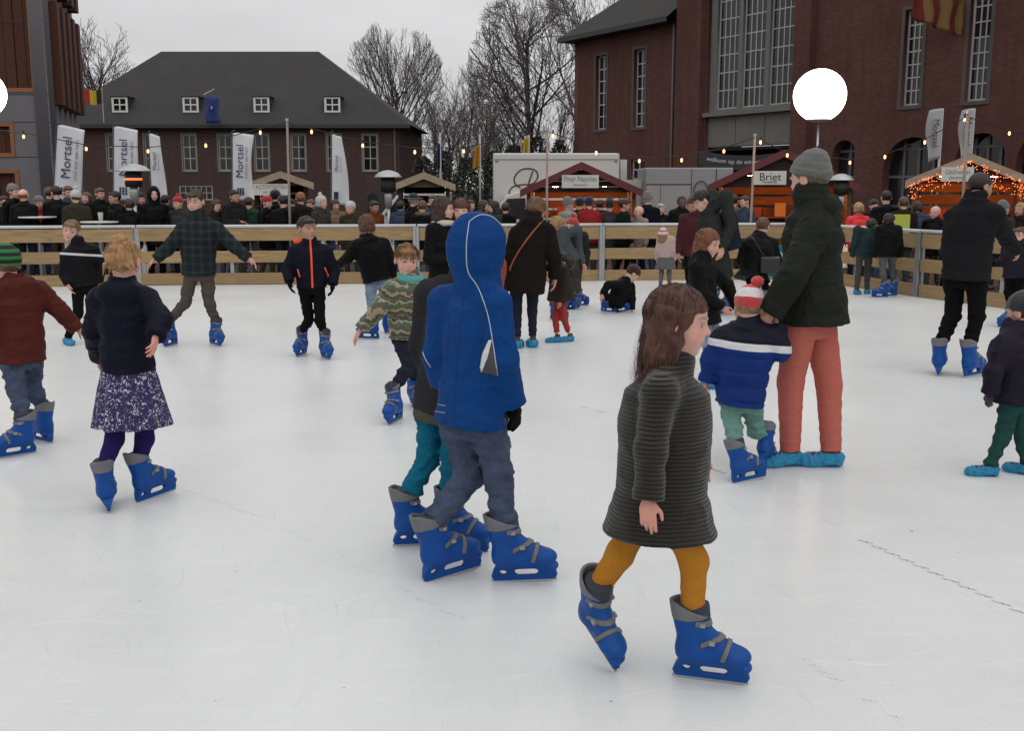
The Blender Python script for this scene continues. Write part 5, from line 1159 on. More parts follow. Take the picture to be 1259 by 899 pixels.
# flag leaning out from the town hall
def wall_flag(label, foot, tip, Yf, Yt, cols, w, L):
    a, b = P(*foot, Yf), P(*tip, Yt); root = empty('wall_flag', a); tag(root, label, 'flag'); d = b - a; MB().tube([(0, 0, 0), tuple(d)], .03, 8).build('pole', M_POLE, root, True)
    V = []; Q = []; nx, nz = 20, 14; mi = []
    for j in range(nz + 1):
        for i in range(nx + 1):
            s, k = i / nx, j / nz; p = d * (1 - s * w) ; p = p + np.array([.06 * math.sin(k * 6 + s * 9), .14 * math.sin(s * 16) * (.3 + k), -k * L * (1 - .25 * s)]); V.append(p)
    for j in range(nz):
        for i in range(nx): a_ = j * (nx + 1) + i; Q.append((a_, a_ + 1, a_ + nx + 2, a_ + nx + 1)); mi.append(i * len(cols) // nx)
    me = mesh_np('cloth', np.array(V), np.array(Q)); me.polygons.foreach_set('material_index', np.array(mi, np.int32)); o = ob('cloth', me, cols, root); so = o.modifiers.new('t', 'SOLIDIFY'); so.thickness = .01
fy, fr = m_plain('flag_yellow', (.19, .11, .03), .85), m_plain('flag_red', (.14, .016, .010), .85)
wall_flag('red and yellow striped flag hanging from the town hall facade', (1190, 6), (1126, -34), 45, 43.5, [fr, fy, fr, fy, fr, fy], .95, 1.75)
bl_ = m_plain('flag_blue', (.02, .04, .17), .85)
rt = empty('roof_flag', P(252, 119, HY - 1.5)); tag(rt, 'blue flag hanging over the hall eaves', 'flag'); V = []; Q = []
for j in range(9):
    for i in range(7): V.append((.95 * i / 6 + .06 * math.sin(j), -.1 + .1 * math.sin(i * 1.6 + j * .4), -1.75 * j / 8))
for j in range(8):
    for i in range(6): a = j * 7 + i; Q.append((a, a + 1, a + 8, a + 7))
o = ob('cloth', mesh_np('cloth', np.array(V), np.array(Q)), bl_, rt); so = o.modifiers.new('t', 'SOLIDIFY'); so.thickness = .02
MB().tube([(-.1, 0, .15), (.4, .9, .6)], .03, 6).build('pole', M_POLE, rt); MB().tube([(.45, -.22, -.75), (.5, -.20, -.75)], .12, 10).build('emblem', M_SIGN, rt)
rt = empty('roof_flag', P(104, 128, HY - 2)); tag(rt, 'black yellow and red flag between the tower and the hall roof', 'flag'); V = []; Q = []; mi = []
for j in range(7):
    for i in range(13): V.append((1.2 * i / 12, .12 * math.sin(i * .9), .95 - .95 * j / 6 + .05 * math.sin(i * .7)))
for j in range(6):
    for i in range(12): a = j * 13 + i; Q.append((a, a + 1, a + 14, a + 13)); mi.append(i // 4)
me = mesh_np('cloth', np.array(V), np.array(Q)); me.polygons.foreach_set('material_index', np.array(mi, np.int32)); o = ob('cloth', me, [m_plain('flag_bright_red', (.35, .03, .03), .85), m_plain('flag_bright_yellow', (.5, .34, .03), .85), m_plain('flag_black', (.012, .012, .012), .85)], rt); MB().tube([(1.22, 0, -1.2), (1.22, 0, 1.1)], .03, 6).build('pole', M_POLE, rt)
# curved banner with white lettering in the porch
pb = empty('porch_banner', P(915, 200, 52)); tag(pb, 'dark porch banner with a line of white lettering', 'banner')
b = MB(); nb = 16
for k in range(nb + 1):
    x = (k / nb - .5) * 4.4; z = .25 * (2 * abs(k / nb - .5)) ** 2; b.v += [(x, 0, z - .35), (x, 0, z + .35)]
b.f = [(2*k, 2*k+2, 2*k+3, 2*k+1) for k in range(nb)]; b.m = [0] * nb; b.build('cloth', M_INK, pb)
me = text_mesh('welkom op de winterse markt', .30, .001)
for v in me.vertices: v.co.y += .25 * (v.co.x / 2.2) ** 2
o = ob('lettering', me, m_plain('white_print', (.62, .62, .6), .7), pb); o.rotation_euler = (R(90), 0, 0); o.location = (0, -.03, .03)

# ------------------------------------------------------------------ patio heaters, balloon lamps, festoon lights
M_ALU = m_plain('brushed_hood', (.42, .42, .43), .4, .6)
def heater(label, u, vtop, ur, Y, lit):
    c = P(u, vtop, Y); r = (ur - u) / F * Y; zt = c[2] + .03; base = np.array([c[0], Y, -.03 if Y < 22 else GZ]); root = empty('patio_heater', base); tag(root, label, 'heater', 'patio heaters'); h = zt - base[2]
    MB().lathe([(r, h - .14), (r * .98, h - .125), (r * .7, h - .05), (r * .3, h - .01), (.01, h)], n=28).build('hood', M_ALU, root, True)
    MB().lathe([(.13, h - .42), (.15, h - .40), (.15, h - .16), (.10, h - .14)], n=18).build('burner', m_plain('burner_mesh', (.03, .028, .028), .5, .6), root, True)
    if lit: MB().lathe([(.152, h - .30), (.154, h - .295), (.154, h - .265), (.152, h - .26)], n=18).build('glowing_element', m_emit('heater_glow', (1.0, .22, .07), .9, False), root, True)
    MB().lathe([(.03, h - .75), (.07, h - .70), (.08, h - .5), (.07, h - .42)], n=14).build('valve_housing', M_ALU, root, True)
    MB().tube([(0, 0, .5), (0, 0, h - .7)], .03, 10).build('post', M_ALU, root, True); MB().lathe([(.23, 0), (.23, .05), (.2, .08), (.2, .7), (.06, .8)], n=20).build('gas_housing', M_ALU, root, True)
heater('glowing patio heater with broad hood before the left banners', 163, 203, 184, 19.5, True); heater('unlit patio heater left of the gabled stall', 477, 211, 494, 21.0, False); heater('unlit patio heater behind the green parka shoulder', 1035, 215, 1050, 21.5, False)
M_GLOBE = m_emit('lit_balloon_fabric', (1.0, .86, .72), 6.0)
def balloon(label, u, v, rpx, Y, z0):
    c = P(u, v, Y); r = rpx / F * Y; base = np.array([c[0], Y, z0]); root = empty('balloon_lamp', base); tag(root, label, 'lamp', 'lit balloon lamps'); h = c[2] - z0
    prof = [(r * .45, -r * .90)] + [(r * math.cos(t), r * math.sin(t)) for t in np.linspace(-1.05, 1.5, 16)] + [(.005, r)]
    MB().lathe(prof, (0, 0, h), 32).build('globe', M_GLOBE, root, True)
    MB().lathe([(r * .2, -r * 1.02), (r * .47, -r * .94), (r * .47, -r * .90)], (0, 0, h), 20).build('collar', M_GALV, root)
    MB().tube([(0, 0, .9), (0, 0, h - r * .95)], .018, 8).build('mast', M_GALV, root, True); MB().tube([(0, 0, h - r * 2.0), (.05, -.02, h - r * 1.85)], .03, 8).build('clamp', M_INK, root)
    for k in range(3): a = k * 2.1 + .4; MB().tube([(0, 0, 1.0), (.55 * math.cos(a), .55 * math.sin(a), .015)], .014, 6).build('tripod_leg', M_GALV, root)
balloon('glowing white balloon lamp above the man in grey beanie', 1008, 117, 31, 18.2, -.03); balloon('glowing white balloon lamp cut off at the left edge', -23, 115, 28, 18.6, -.03)
def festoon(label, pts, nb_at, sag=.25):
    root = empty('festoon_light_string', pts[0]); tag(root, label, 'string lights', 'festoon light strings'); o0 = np.array(pts[0]); b = []
    for p, q in zip(pts[:-1], pts[1:]):
        for k in range(10): t = k / 10; b.append(p + (q - p) * t - np.array([0, 0, sag * 4 * t * (1 - t)]) - o0)
    b.append(pts[-1] - o0); MB().tube(b, .008, 5).build('cable', M_CABLE, root, True)
    for p in nb_at:
        p = np.array(p) - o0; j = min(range(len(b)), key=lambda i: np.linalg.norm(b[i] - p)); s = MB().tube([tuple(p + np.array([0, 0, .03])), tuple(p + np.array([0, 0, .10]))], .016, 8).build('socket', M_CABLE, root)
        MB().lathe([(.004, -.04), (.016, -.03), (.022, -.01), (.017, .016), (.011, .028)], tuple(p), 10).build('bulb', M_BULB, root, True)
def fs_px(label, Y, px, bulbs, sag=.0):
    festoon(label, [P(u, v, y_) for u, v, y_ in px], [P(u, v + 1.5, Y if len(q) == 0 else q[0]) for (u, v, *q) in bulbs], sag)
fs_px('festoon string across the left banners', 19, [(-20, 158, 19), (29, 163, 19), (106, 178, 19), (182, 181, 19), (253, 175, 19), (320, 158, 19), (353, 150, 18.4)], [(29, 166), (106, 181), (182, 184), (253, 177), (320, 161)])
fs_px('festoon string in front of the hall windows', 19, [(353, 150, 18.4), (383, 158, 18.6), (446, 174, 19), (510, 182, 19), (570, 181, 19), (672, 161, 18.6)], [(383, 160), (446, 177), (510, 185), (570, 184)])
fs_px('festoon string across the white trailer top', 19, [(672, 161, 18.6), (733, 182, 19), (786, 194, 19), (838, 192, 19), (890, 182, 19), (928, 169, 18.6)], [(680, 165), (733, 186), (786, 196), (838, 195), (890, 184)])
fs_px('festoon string sagging to the right hand pole', 19, [(928, 169, 18.6), (936, 172, 18.6), (968, 188, 19), (1045, 196, 19), (1088, 190, 19), (1137, 171, 18.5), (1189, 143, 18.0), (1241, 160, 18.4), (1300, 176, 19)], [(935, 173), (968, 189), (1045, 198), (1088, 191), (1137, 173), (1186, 145), (1241, 162)])

# ------------------------------------------------------------------ bar tables and cups by the boards
def bar_table(label, u, v, Y):
    c = P(u, v, Y); root = empty('bar_table', (c[0], Y, -.03)); tag(root, label, 'table', 'standing tables'); h = c[2] + .03
    MB().lathe([(.30, h - .03), (.31, h - .02), (.31, h), (.005, h + .002)], n=24).build('table_top', m_plain('white_table_top', (.55, .55, .54), .4), root, True); MB().tube([(0, 0, .02), (0, 0, h - .03)], .03, 8).build('stem', M_GALV, root); MB().lathe([(.25, 0), (.25, .02), (.03, .05)], n=20).build('foot', M_GALV, root)
bar_table('small white standing table between spectators at left', 46, 266, 18.5); bar_table('white standing table with paper cup behind the left boards', 122, 272, 18.1)
c = P(121, 268, 18.0); cu = MB().lathe([(.032, 0), (.045, .14), (.047, .145), (.041, .14), (.03, .01)], n=16).build('paper_cup', M_SIGN, None, True, loc=(c[0], 18.1, P(122, 272, 18.1)[2] + .003)); tag(cu, 'white paper cup on the standing table', 'cup')
# ------------------------------------------------------------------ special fabrics
def mat_camo():
    t = NT('camouflage_fleece'); o = t.obj(); x, y, z = t.sep(o)
    w = t.noise(t.map(o, (1, 1, .8)), 7, 3, .6)
    f = t.math('FRACT', t.math('ADD', t.math('MULTIPLY', z, 7.2), t.math('MULTIPLY', w, 1.7)))
    c = t.ramp(f, [(0, (.030, .024, .018)), (.20, (.27, .23, .15)), (.36, (.075, .055, .032)), (.52, (.045, .10, .050)), (.68, (.32, .29, .20)), (.80, (.03, .025, .018)), (.92, (.10, .14, .08))], 'CONSTANT')
    n = t.noise(o, 200, 2); t.p(Base__Color=t.mix(t.math('MULTIPLY', n, .35), c, (.2, .18, .14)), Roughness=.95, Sheen__Weight=.4, Specular__IOR__Level=.1)
    t.bump(t.math('ADD', t.noise(o, 24, 4), t.math('MULTIPLY', n, .5)), .5, .01); return t.m
def mat_plaid():
    t = NT('plaid_padded_nylon'); x, y, z = t.sep(t.attr('tc').outputs['Vector'])
    def line(c, f, w): return t.math('GREATER_THAN', t.math('ABSOLUTE', t.math('SINE', t.math('MULTIPLY', c, f))), w)
    a = line(x, 38, .86); b = line(z, 38, .86); s = t.math('MULTIPLY', t.math('ADD', a, b), .5)
    c = t.mix(s, (.009, .013, .0145), (.040, .050, .053)); o = t.obj(); n = t.noise(o, 14, 4)
    t.p(Base__Color=t.mix(n, c, (.012, .017, .018)), Roughness=.7, Specular__IOR__Level=.1); t.bump(t.noise(o, 22, 4, .6, .6), .6, .012); return t.m
def mat_band(name, stops, use='tc', slope=0.0, rough=.5, noise=.0):
    t = NT(name); x, y, z = t.sep(t.attr('tc').outputs['Vector']); o = t.obj()
    v = t.math('ADD', z, t.math('MULTIPLY', x, slope))
    if noise: v = t.math('ADD', v, t.math('MULTIPLY', t.noise(o, 8, 2), noise))
    c = t.ramp(v, stops, 'CONSTANT'); n = t.noise(o, 9, 4)
    t.p(Base__Color=t.mix(1.0, c, t.ramp(n, [(.3, .8), (.7, 1.0)]), 'MULTIPLY'), Roughness=rough + .1, Specular__IOR__Level=.12)
    t.bump(t.noise(o, 14, 3, .5, .8), .5, .02); return t.m
def mat_zip():
    t = NT('navy_jacket_orange_zip'); x, y, z = t.sep(t.attr('tc').outputs['Vector']); o = t.obj()
    m = t.math('MULTIPLY', t.math('LESS_THAN', t.math('ABSOLUTE', x), .0085), t.math('GREATER_THAN', y, .0))
    hm = t.math('MULTIPLY', t.math('GREATER_THAN', z, .405), 1.0)
    c = t.mix(m, (.005, .0055, .012), (.85, .10, .04)); c = t.mix(hm, c, (.55, .55, .55)); n = t.noise(o, 9, 4)
    t.p(Base__Color=c, Roughness=.65, Specular__IOR__Level=.1); t.bump(t.noise(o, 26, 5, .6, .8), .5, .012); return t.m
def mat_speckle():
    t = NT('navy_skirt_white_print'); o = t.obj()
    n = t.noise(t.map(o, (1, 1, .8)), 64, 2, .5, 1.8); v = t.n('TexVoronoi', Vector=o, Scale=52.0).outputs['Distance']
    m = t.math('MAXIMUM', t.math('GREATER_THAN', n, .60), t.math('LESS_THAN', v, .0))
    t.p(Base__Color=t.mix(m, (.022, .016, .075), (.50, .48, .58)), Roughness=.85); t.bump(t.noise(o, 18, 3), .4, .012); return t.m
def mat_ribknit():
    t = NT('ribbed_wool_coat'); o = t.obj(); x, y, z = t.sep(o); w = t.noise(o, 5, 3)
    v = t.math('SINE', t.math('MULTIPLY', t.math('ADD', z, t.math('MULTIPLY', w, .025)), 2 * math.pi * 78)); n = t.noise(o, 240, 2); n2 = t.noise(o, 14, 3)
    f = t.math('MULTIPLY_ADD', v, .5, .5)
    c = t.mix(t.ramp(f, [(.45, 0), (.95, 1)]), (.011, .010, .008), (.040, .037, .028)); c = t.mix(t.math('MULTIPLY', n, .35), c, (.03, .026, .022)); c = t.mix(t.math('MULTIPLY', n2, .4), c, (.014, .013, .011))
    t.p(Base__Color=c, Roughness=.95, Sheen__Weight=.25, Specular__IOR__Level=.15); t.bump(t.math('ADD', v, t.math('MULTIPLY', n, .9)), .5, .006); return t.m
def mat_striped(name, c1, c2, f):
    t = NT(name); o = t.obj(); x, y, z = t.sep(o); s = t.math('GREATER_THAN', t.math('SINE', t.math('MULTIPLY', z, f)), .1); n = t.noise(o, 160, 2)
    t.p(Base__Color=t.mix(t.math('MULTIPLY', n, .3), t.mix(s, c1, c2), shade(c1, .5)), Roughness=.95); t.bump(n, .6, .01); return t.m
def mat_santa():
    t = NT('red_white_knit_hat'); o = t.obj(); x, y, z = t.sep(t.attr('tq').outputs['Vector']); n = t.noise(o, 150, 2)
    v = t.math('ADD', z, t.math('MULTIPLY', t.noise(o, 20, 2), .06))
    c = t.ramp(v, [(0, (.50, .012, .015)), (.27, (.72, .70, .68)), (.535, (.55, .012, .016))], 'CONSTANT')
    t.p(Base__Color=t.mix(t.math('MULTIPLY', n, .3), c, shade((.5, .3, .3), .7)), Roughness=.95, Sheen__Weight=.3); t.bump(n, .8, .01); return t.m
BLACK = m_nylon('black_nylon', (.0042, .0042, .005)); NAVY = m_nylon('navy_nylon', (.005, .006, .014)); CHAR = m_cloth('charcoal_wool', (.014, .014, .015))
DKGREEN = m_nylon('dark_green_parka', (.0125, .0145, .0105)); MAROON = m_nylon('maroon_puffer', (.072, .014, .010)); BROWNC = m_cloth('dark_brown_coat', (.012, .009, .008))
JEAN = m_denim('blue_jeans', (.042, .055, .092)); DJEAN = m_denim('dark_jeans', (.009, .012, .021)); LJEAN = m_denim('light_jeans', (.14, .19, .26)); BLK_T = m_cloth('black_trousers', (.0055, .0055, .006))
GREYT = m_cloth('grey_brown_trousers', (.075, .062, .054)); TEALT = m_cloth('turquoise_trousers', (.008, .115, .185)); SALMON = m_cloth('salmon_chinos', (.43, .120, .092), .85, .10)
MUST = m_cloth('mustard_tights', (.42, .175, .022), .8, .12, 700.0); PURP = m_cloth('violet_tights', (.020, .012, .085), .8, .12, 700.0); REDT = m_cloth('red_tights', (.30, .04, .035))
GRNT = m_cloth('grey_green_trousers', (.13, .25, .215)); DGRNT = m_cloth('dark_teal_trousers', (.016, .058, .050)); GLV = m_cloth('black_gloves', (.005, .0045, .005))
ROYAL = m_nylon('royal_blue_coat', (.003, .042, .175), .5); PINK = m_knit('pink_cardigan', (.50, .36, .34), 60.0); GREYK = m_cloth('grey_tweed', (.10, .10, .10)); DARKGREY = m_cloth('dark_grey_fleece', (.026, .026, .028))
WHITE_C = m_cloth('white_trim', (.62, .62, .62)); SCARF_T = m_cloth('turquoise_scarf', (.10, .32, .32)); GREYTRIM = m_plain('pale_grey_piping', (.42, .44, .48), .6)
GS = 'skaters on the rink'
def ring_scarf(c_up, r0, r1, mat, h=.0):
    def ex(S):
        J, H, up, fw, lt = S['J'], S['H'], S['up'], S['fw'], S['lt']; c = J['neck'] + up * c_up; ax = np.stack([lt, fw, up])
        f = lambda p: smax(ell(p, c, ax, (r0, r0 * .95, r1)), -ell(p, c + up * .05, ax, (r0 * .62, r0 * .6, r1 * 1.5)), .01) + .006 * vn(p * np.array([1, 1, 2.0]), 28)
        sdf_ob('scarf', f, c - r0 - .03, c + r0 + .03, max(.006, S['hh']), mat, S['root'], S['B'])
    return ex

# ---- girl in ribbed wool coat, nearest of all
def ex_girl(S):
    J, H, up, fw, lt, B = S['J'], S['H'], S['up'], S['fw'], S['lt'], S['B']
    # loose hair blown back over the collar
    q = S['toq']; hd = S['hd']
    b = MB()
    for (u, v) in ((853, 520), (850, 570), (846, 622)):
        p = P(u, v, S['Y0'] - .02); b.lathe([(.001, -.004), (.012, -.003), (.013, .003), (.001, .005)], tuple(p - B), 12)
g10 = person('girl in dark ribbed wool coat and mustard tights, nearest the camera', [(872, 838, 82, 0, 0), (756, 826, 38, -28, -10, .118)], 1.29, 86, 1,
    dict(neck=(822, 455), pel=(812, 590), s0=(810, 486), s1=(822, 480), e0=(800, 552, -.19), w0=(797, 614, -.215), e1=(838, 516, .13), w1=(854, 556, .12), k0=(853, 690, -.04), k1=(762, 682, .06), hd0=(0.03, 0, -.3), hd1=(.05, 0, -.3)),
    (836, 396, 82, -6, 0), ('longer', (.060, .022, .014)), None, 'rosy',
    dict(mat=mat_ribknit(), name='coat', bulk=.018, hem=.42, hip=.098, hemw=.130, flat=.98, hemflat=.95, collar=.025, waist=1.02, sleeve=(.036, .033, .032), hemdir=(.0, 0, -1), wrinkle=.8),
    dict(mat=MUST, name='tights', r=(.044, .035, .029), wrinkle=.25, hem=.72), 'skate', 0, GS, extra=ex_girl)

# ---- boy in royal blue hooded coat
def ex_blue(S):
    surf_tube(S, [(577, 272), (573, 300), (574, 335), (588, 352), (600, 385), (606, 420), (612, 462)], .0022, GREYTRIM, 'piping')
    surf_tube(S, [(577, 272), (590, 263), (606, 266), (622, 283)], .0022, GREYTRIM, 'piping')
    SEAM = m_plain('coat_stitching', (.002, .022, .10), .7)
    surf_tube(S, [(571, 355), (565, 400), (561, 450), (558, 500), (557, 519)], .0016, SEAM, 'back_seam'); surf_tube(S, [(530, 506), (548, 513), (575, 517), (600, 517), (612, 514)], .0016, SEAM, 'hem_stitching')
    surf_tube(S, [(600, 372), (592, 400), (590, 440), (592, 480)], .0016, SEAM, 'sleeve_seam'); surf_tube(S, [(548, 372), (552, 400), (549, 440), (546, 470)], .0016, SEAM, 'sleeve_seam')
    surf_tube(S, [(531, 496), (548, 499)], .0012, GREYTRIM, 'label_edge'); surf_tube(S, [(531, 505), (547, 508)], .0012, GREYTRIM, 'label_edge')
    surf_tube(S, [(519, 430), (523, 442), (530, 452)], .0022, GREYTRIM, 'piping')
    o = S['jacket']; B = S['B']
    from mathutils.bvhtree import BVHTree
    me = o.data; bv = S.get('bvh_jacket')
    def patch(name, outline, mat, lift=.002, n=10):
        us = [p[0] for p in outline]; vs = [p[1] for p in outline]; V = []; Fc = []; grid = {}
        def inside(u, v):
            c = False; j = len(outline) - 1
            for i in range(len(outline)):
                a, b = outline[i], outline[j]
                if (a[1] > v) != (b[1] > v) and u < (b[0] - a[0]) * (v - a[1]) / (b[1] - a[1]) + a[0]: c = not c
                j = i
            return c
        st = .8; u0, v0 = min(us), min(vs); nu, nv = int((max(us) - u0) / st) + 2, int((max(vs) - v0) / st) + 2
        for i in range(nu):
            for j in range(nv):
                h = bv.ray_cast(Vector(CAM - B), Vector(unit(ray(u0 + i * st, v0 + j * st))))
                if h[0] is not None: grid[i, j] = len(V); V.append(np.array(h[0]) + np.array(h[1]) * lift)
        for i in range(nu - 1):
            for j in range(nv - 1):
                k = [(i, j), (i, j+1), (i+1, j+1), (i+1, j)]
                if inside(u0 + (i + .5) * st, v0 + (j + .5) * st) and all(x in grid for x in k): Fc.append([grid[x] for x in k])
        if Fc: ob(name, mesh_np(name, np.array(V), np.array(Fc)), mat, S['root'])
    patch('sleeve_panel', [(601, 418), (605, 418), (600, 440), (592, 458), (590, 452), (593, 436)], WHITE_C)
    patch('sleeve_panel', [(605, 420), (609, 440), (612, 462), (592, 458), (600, 440)], m_cloth('grey_panel', (.07, .07, .08)))
    S['patch'] = patch
g9 = person('boy in royal blue hooded winter coat with grey piping', [(556, 709, 118, 6, 4), (644, 716, 84, 4, 0)], 1.48, -40, -1,
    dict(neck=(588, 362), pel=(580, 510), s0=(547, 374), s1=(608, 378), e0=(538, 438), w0=(545, 474, .12), e1=(619, 445), w1=(630, 498), k0=(578, 585), k1=(612, 580), hd1=(.05, 0, -.3)),
    (592, 306, 118, -4, 0), ('short', (.05, .03, .02)), None, 'fair',
    dict(mat=ROYAL, name='coat', bulk=.018, hem=.07, hip=.092, hemw=.10, flat=.74, hood='up', collar=.02, sleeve=(.040, .038, .034), wrinkle=.75),
    dict(mat=JEAN, loose=1.08, wrinkle=1.6, hem=.80), 'skate', 0, GS, gloves=GLV, extra=ex_blue)

# ---- boy half hidden behind the blue coat
g8 = person('boy in dark grey fleece and turquoise trousers, half hidden behind blue coat', [(517, 671, 95, 0, 0), (566, 676, 70, -4, 0)], 1.34, -35, -1,
    dict(neck=(566, 352), pel=(545, 495), s0=(526, 362), s1=(588, 368), e0=(517, 425), w0=(530, 470, .15), k0=(527, 565), k1=(556, 578)),
    (590, 314, 130, 0, 0), ('short', (.05, .03, .02)), None, 'fair',
    dict(mat=DARKGREY, bulk=.018, hem=.10, hood='down', wrinkle=1.0), dict(mat=TEALT, loose=1.0, wrinkle=1.8, hem=.66, r=(.05, .037, .033)), 'skate', 0, GS,
    extra=lambda S: sdf_ob('shirt_hem', lambda p: gcyl(p, S['J']['pel'] + S['up'] * .03, S['J']['pel'] - S['up'] * .085, S['lt'], S['fw'], [(0, .13, .10), (1, .135, .105)]) + .003 * vn(p, 20), S['J']['pel'] - .2, S['J']['pel'] + .2, .009, GREYT, S['root'], S['B']))

# ---- toddler with red and white bobble hat, holding the man's hand
def ex_tq(S):
    for c in S['root'].children:
        if c.name.startswith('hat'):
            co = np.empty(len(c.data.vertices) * 3, np.float32); c.data.vertices.foreach_get('co', co)
            a = c.data.attributes.new('tq', 'FLOAT_VECTOR', 'POINT'); a.data.foreach_set('vector', S['toq'](co.reshape(-1, 3) + S['B']).astype(np.float32).ravel())
g11 = person('small child in blue padded jacket and red and white bobble hat', [(921, 592, 128, 4, 10), (944, 574, 165, -18, 0, .08)], 1.10, -12, -1,
    dict(neck=(920, 402), pel=(910, 492), s0=(890, 415), s1=(946, 414), e0=(876, 440), w0=(869, 470, .06), e1=(960, 432), w1=(954, 400, .0), k0=(901, 527), k1=(930, 530), hd1=(.05, 0, .9)),
    (922, 378, 165, -10, 0), ('short', (.2, .13, .07)), ('santa', mat_santa(), 0, .18), 'fair',
    dict(mat=mat_band('blue_jacket_white_band', [(0, (.009, .010, .020)), (.075, (.62, .62, .64)), (.115, (.006, .028, .16))]), bulk=.038, quilt=(.085, .011), hem=.06, hip=.088, hemw=.088, flat=.8, hood=None, collar=.035, sleeve=(.04, .038, .03)),
    dict(mat=GRNT, loose=1.12, wrinkle=2.0, hem=.62), 'skate', 0, GS, extra=ex_tq)

# ---- the father
def ex_man(S): pass
g12 = person('tall man in dark green parka, salmon trousers and grey beanie', [(961, 573, -62), (1010, 573, -78)], 1.84, 58, -1,
    dict(neck=(1000, 248), pel=(996, 392), s0=(1003, 278), s1=(1014, 272), e0=(976, 338, -.26), w0=(947, 384, -.20), e1=(985, 335, .36), w1=(960, 370, .38), k0=(972, 470), k1=(1019, 472), hd0=(-.3, 0, -.3)),
    (994, 221, -118, -8, 0), ('short', (.10, .08, .06)), ('beanie', m_knit('grey_beanie_knit', (.15, .15, .14), 150.0)), 'fair',
    dict(mat=DKGREEN, bulk=.035, quilt=(.16, .010), hem=.03, hip=.094, hemw=.097, flat=.92, hood='down', collar=.05, sleeve=(.040, .038, .032), wrinkle=1.0),
    dict(mat=SALMON, loose=1.0, wrinkle=.4, r=(.054, .040, .031), hem=.97), 'over', 0, GS)

# ---- left group
g1 = person('child in maroon puffer jacket and green striped hat at left edge', [(20, 561, -72), (50, 543, 215, 0, 0)], 1.26, 22, -1,
    dict(neck=(20, 348), pel=(27, 438), s0=(-4, 358), s1=(48, 358), e1=(74, 382), w1=(95, 405), e0=(-12, 395), w0=(-14, 425), k0=(22, 483), k1=(40, 478), hd1=(.3, 0, -.2)),
    (6, 325, 205, 0, 0), ('short', (.12, .07, .04)), ('flop', mat_striped('green_black_stripe_knit', (.012, .012, .012), (.02, .20, .045), 150.0)), 'fair',
    dict(mat=MAROON, bulk=.024, quilt=(.09, .006), hem=.08, hood='down', flat=.8, sleeve=(.04, .036, .028)), dict(mat=JEAN, loose=1.1, wrinkle=1.8, hem=.78), 'skate', 0, GS)
g2 = person('girl with blond bun, navy jacket and speckled skirt, seen from behind', [(135, 624, 180, 0, 5), (192, 612, 125, 4, 6)], 1.28, -18, -1,
    dict(neck=(150, 354), pel=(158, 458), s0=(124, 368), s1=(178, 368), e0=(116, 405, .05), w0=(122, 440, .22), e1=(198, 392, -.10), w1=(191, 415, -.20), k0=(141, 540), k1=(178, 540), hd1=(.12, -.2, -.2)),
    (153, 322, 158, -4, 0), ('bun', (.30, .16, .065)), None, 'rosy',
    dict(mat=NAVY, bulk=.022, quilt=(.085, .005), hem=-.02, hip=.085, hemw=.085, hood='down', flat=.82, sleeve=(.04, .038, .032)),
    dict(mat=PURP, name='tights', r=(.046, .036, .029), wrinkle=.25, hem=.66, skirt=dict(mat=mat_speckle(), len=.275, w=.192)), 'skate', 0, GS)
g3 = person('boy in black jacket with white chest stripe and blue shoe covers', [(85, 424, 15), (113, 420, -10)], 1.30, 8, 1,
    dict(neck=(97, 304), pel=(104, 352), s0=(82, 317), s1=(115, 309), e0=(77, 335), w0=(84, 350, -.1), e1=(126, 327), w1=(122, 347, .08), k0=(96, 385), k1=(112, 385)),
    (87, 284, -12, -4, 16), ('short', (.16, .10, .05)), None, 'fair',
    dict(mat=mat_band('black_jacket_white_stripe', [(0, (.0055, .0055, .008)), (.085, (.6, .6, .6)), (.108, (.0055, .0055, .008)), (.97, (.3, .3, .3))], slope=-.18), bulk=.022, hem=.0, collar=.05),
    dict(mat=BLK_T), 'over', 1, GS)
g4 = person('boy in plaid padded jacket gliding with both arms spread', [(211, 425, -28, 0, -14), (264, 425, 22, 0, 14)], 1.50, -6, 1,
    dict(neck=(243, 270), pel=(245, 335), s0=(225, 284), s1=(266, 283), e0=(206, 306, -.05), w0=(191, 319, -.08), e1=(289, 304, -.05), w1=(306, 318, -.08), k0=(228, 372), k1=(257, 373), hd0=(-.4, 0, -.2), hd1=(.4, 0, -.3)),
    (240, 248, -28, -8, 0), ('short', (.045, .025, .016)), None, 'fair',
    dict(mat=mat_plaid(), bulk=.03, quilt=(.07, .005), hem=.05, collar=.05, hood='down', sleeve=(.04, .036, .028)), dict(mat=GREYT, wrinkle=1.8, hem=.84), 'skate', 1, GS)
def ex_or(S):
    M = m_plain('orange_trim', (.8, .10, .05), .5)
    surf_tube(S, [(366, 331), (369, 341)], .007, M, 'pocket_zip'); surf_tube(S, [(399, 329), (404, 340)], .007, M, 'pocket_zip')
    J, up, fw, lt = S['J'], S['up'], S['fw'], S['lt']; c = J['neck'] - fw * .05 + up * .03 - lt * .05; ax = np.stack([lt, fw, up])
    sdf_ob('hood_lining', lambda p: smax(ell(p, c, ax, (.10, .065, .042)), -ell(p, c + up * .05, ax, (.06, .03, .05)), .01), c - .13, c + .13, .008, m_cloth('orange_lining', (.75, .11, .05)), S['root'], S['B'])
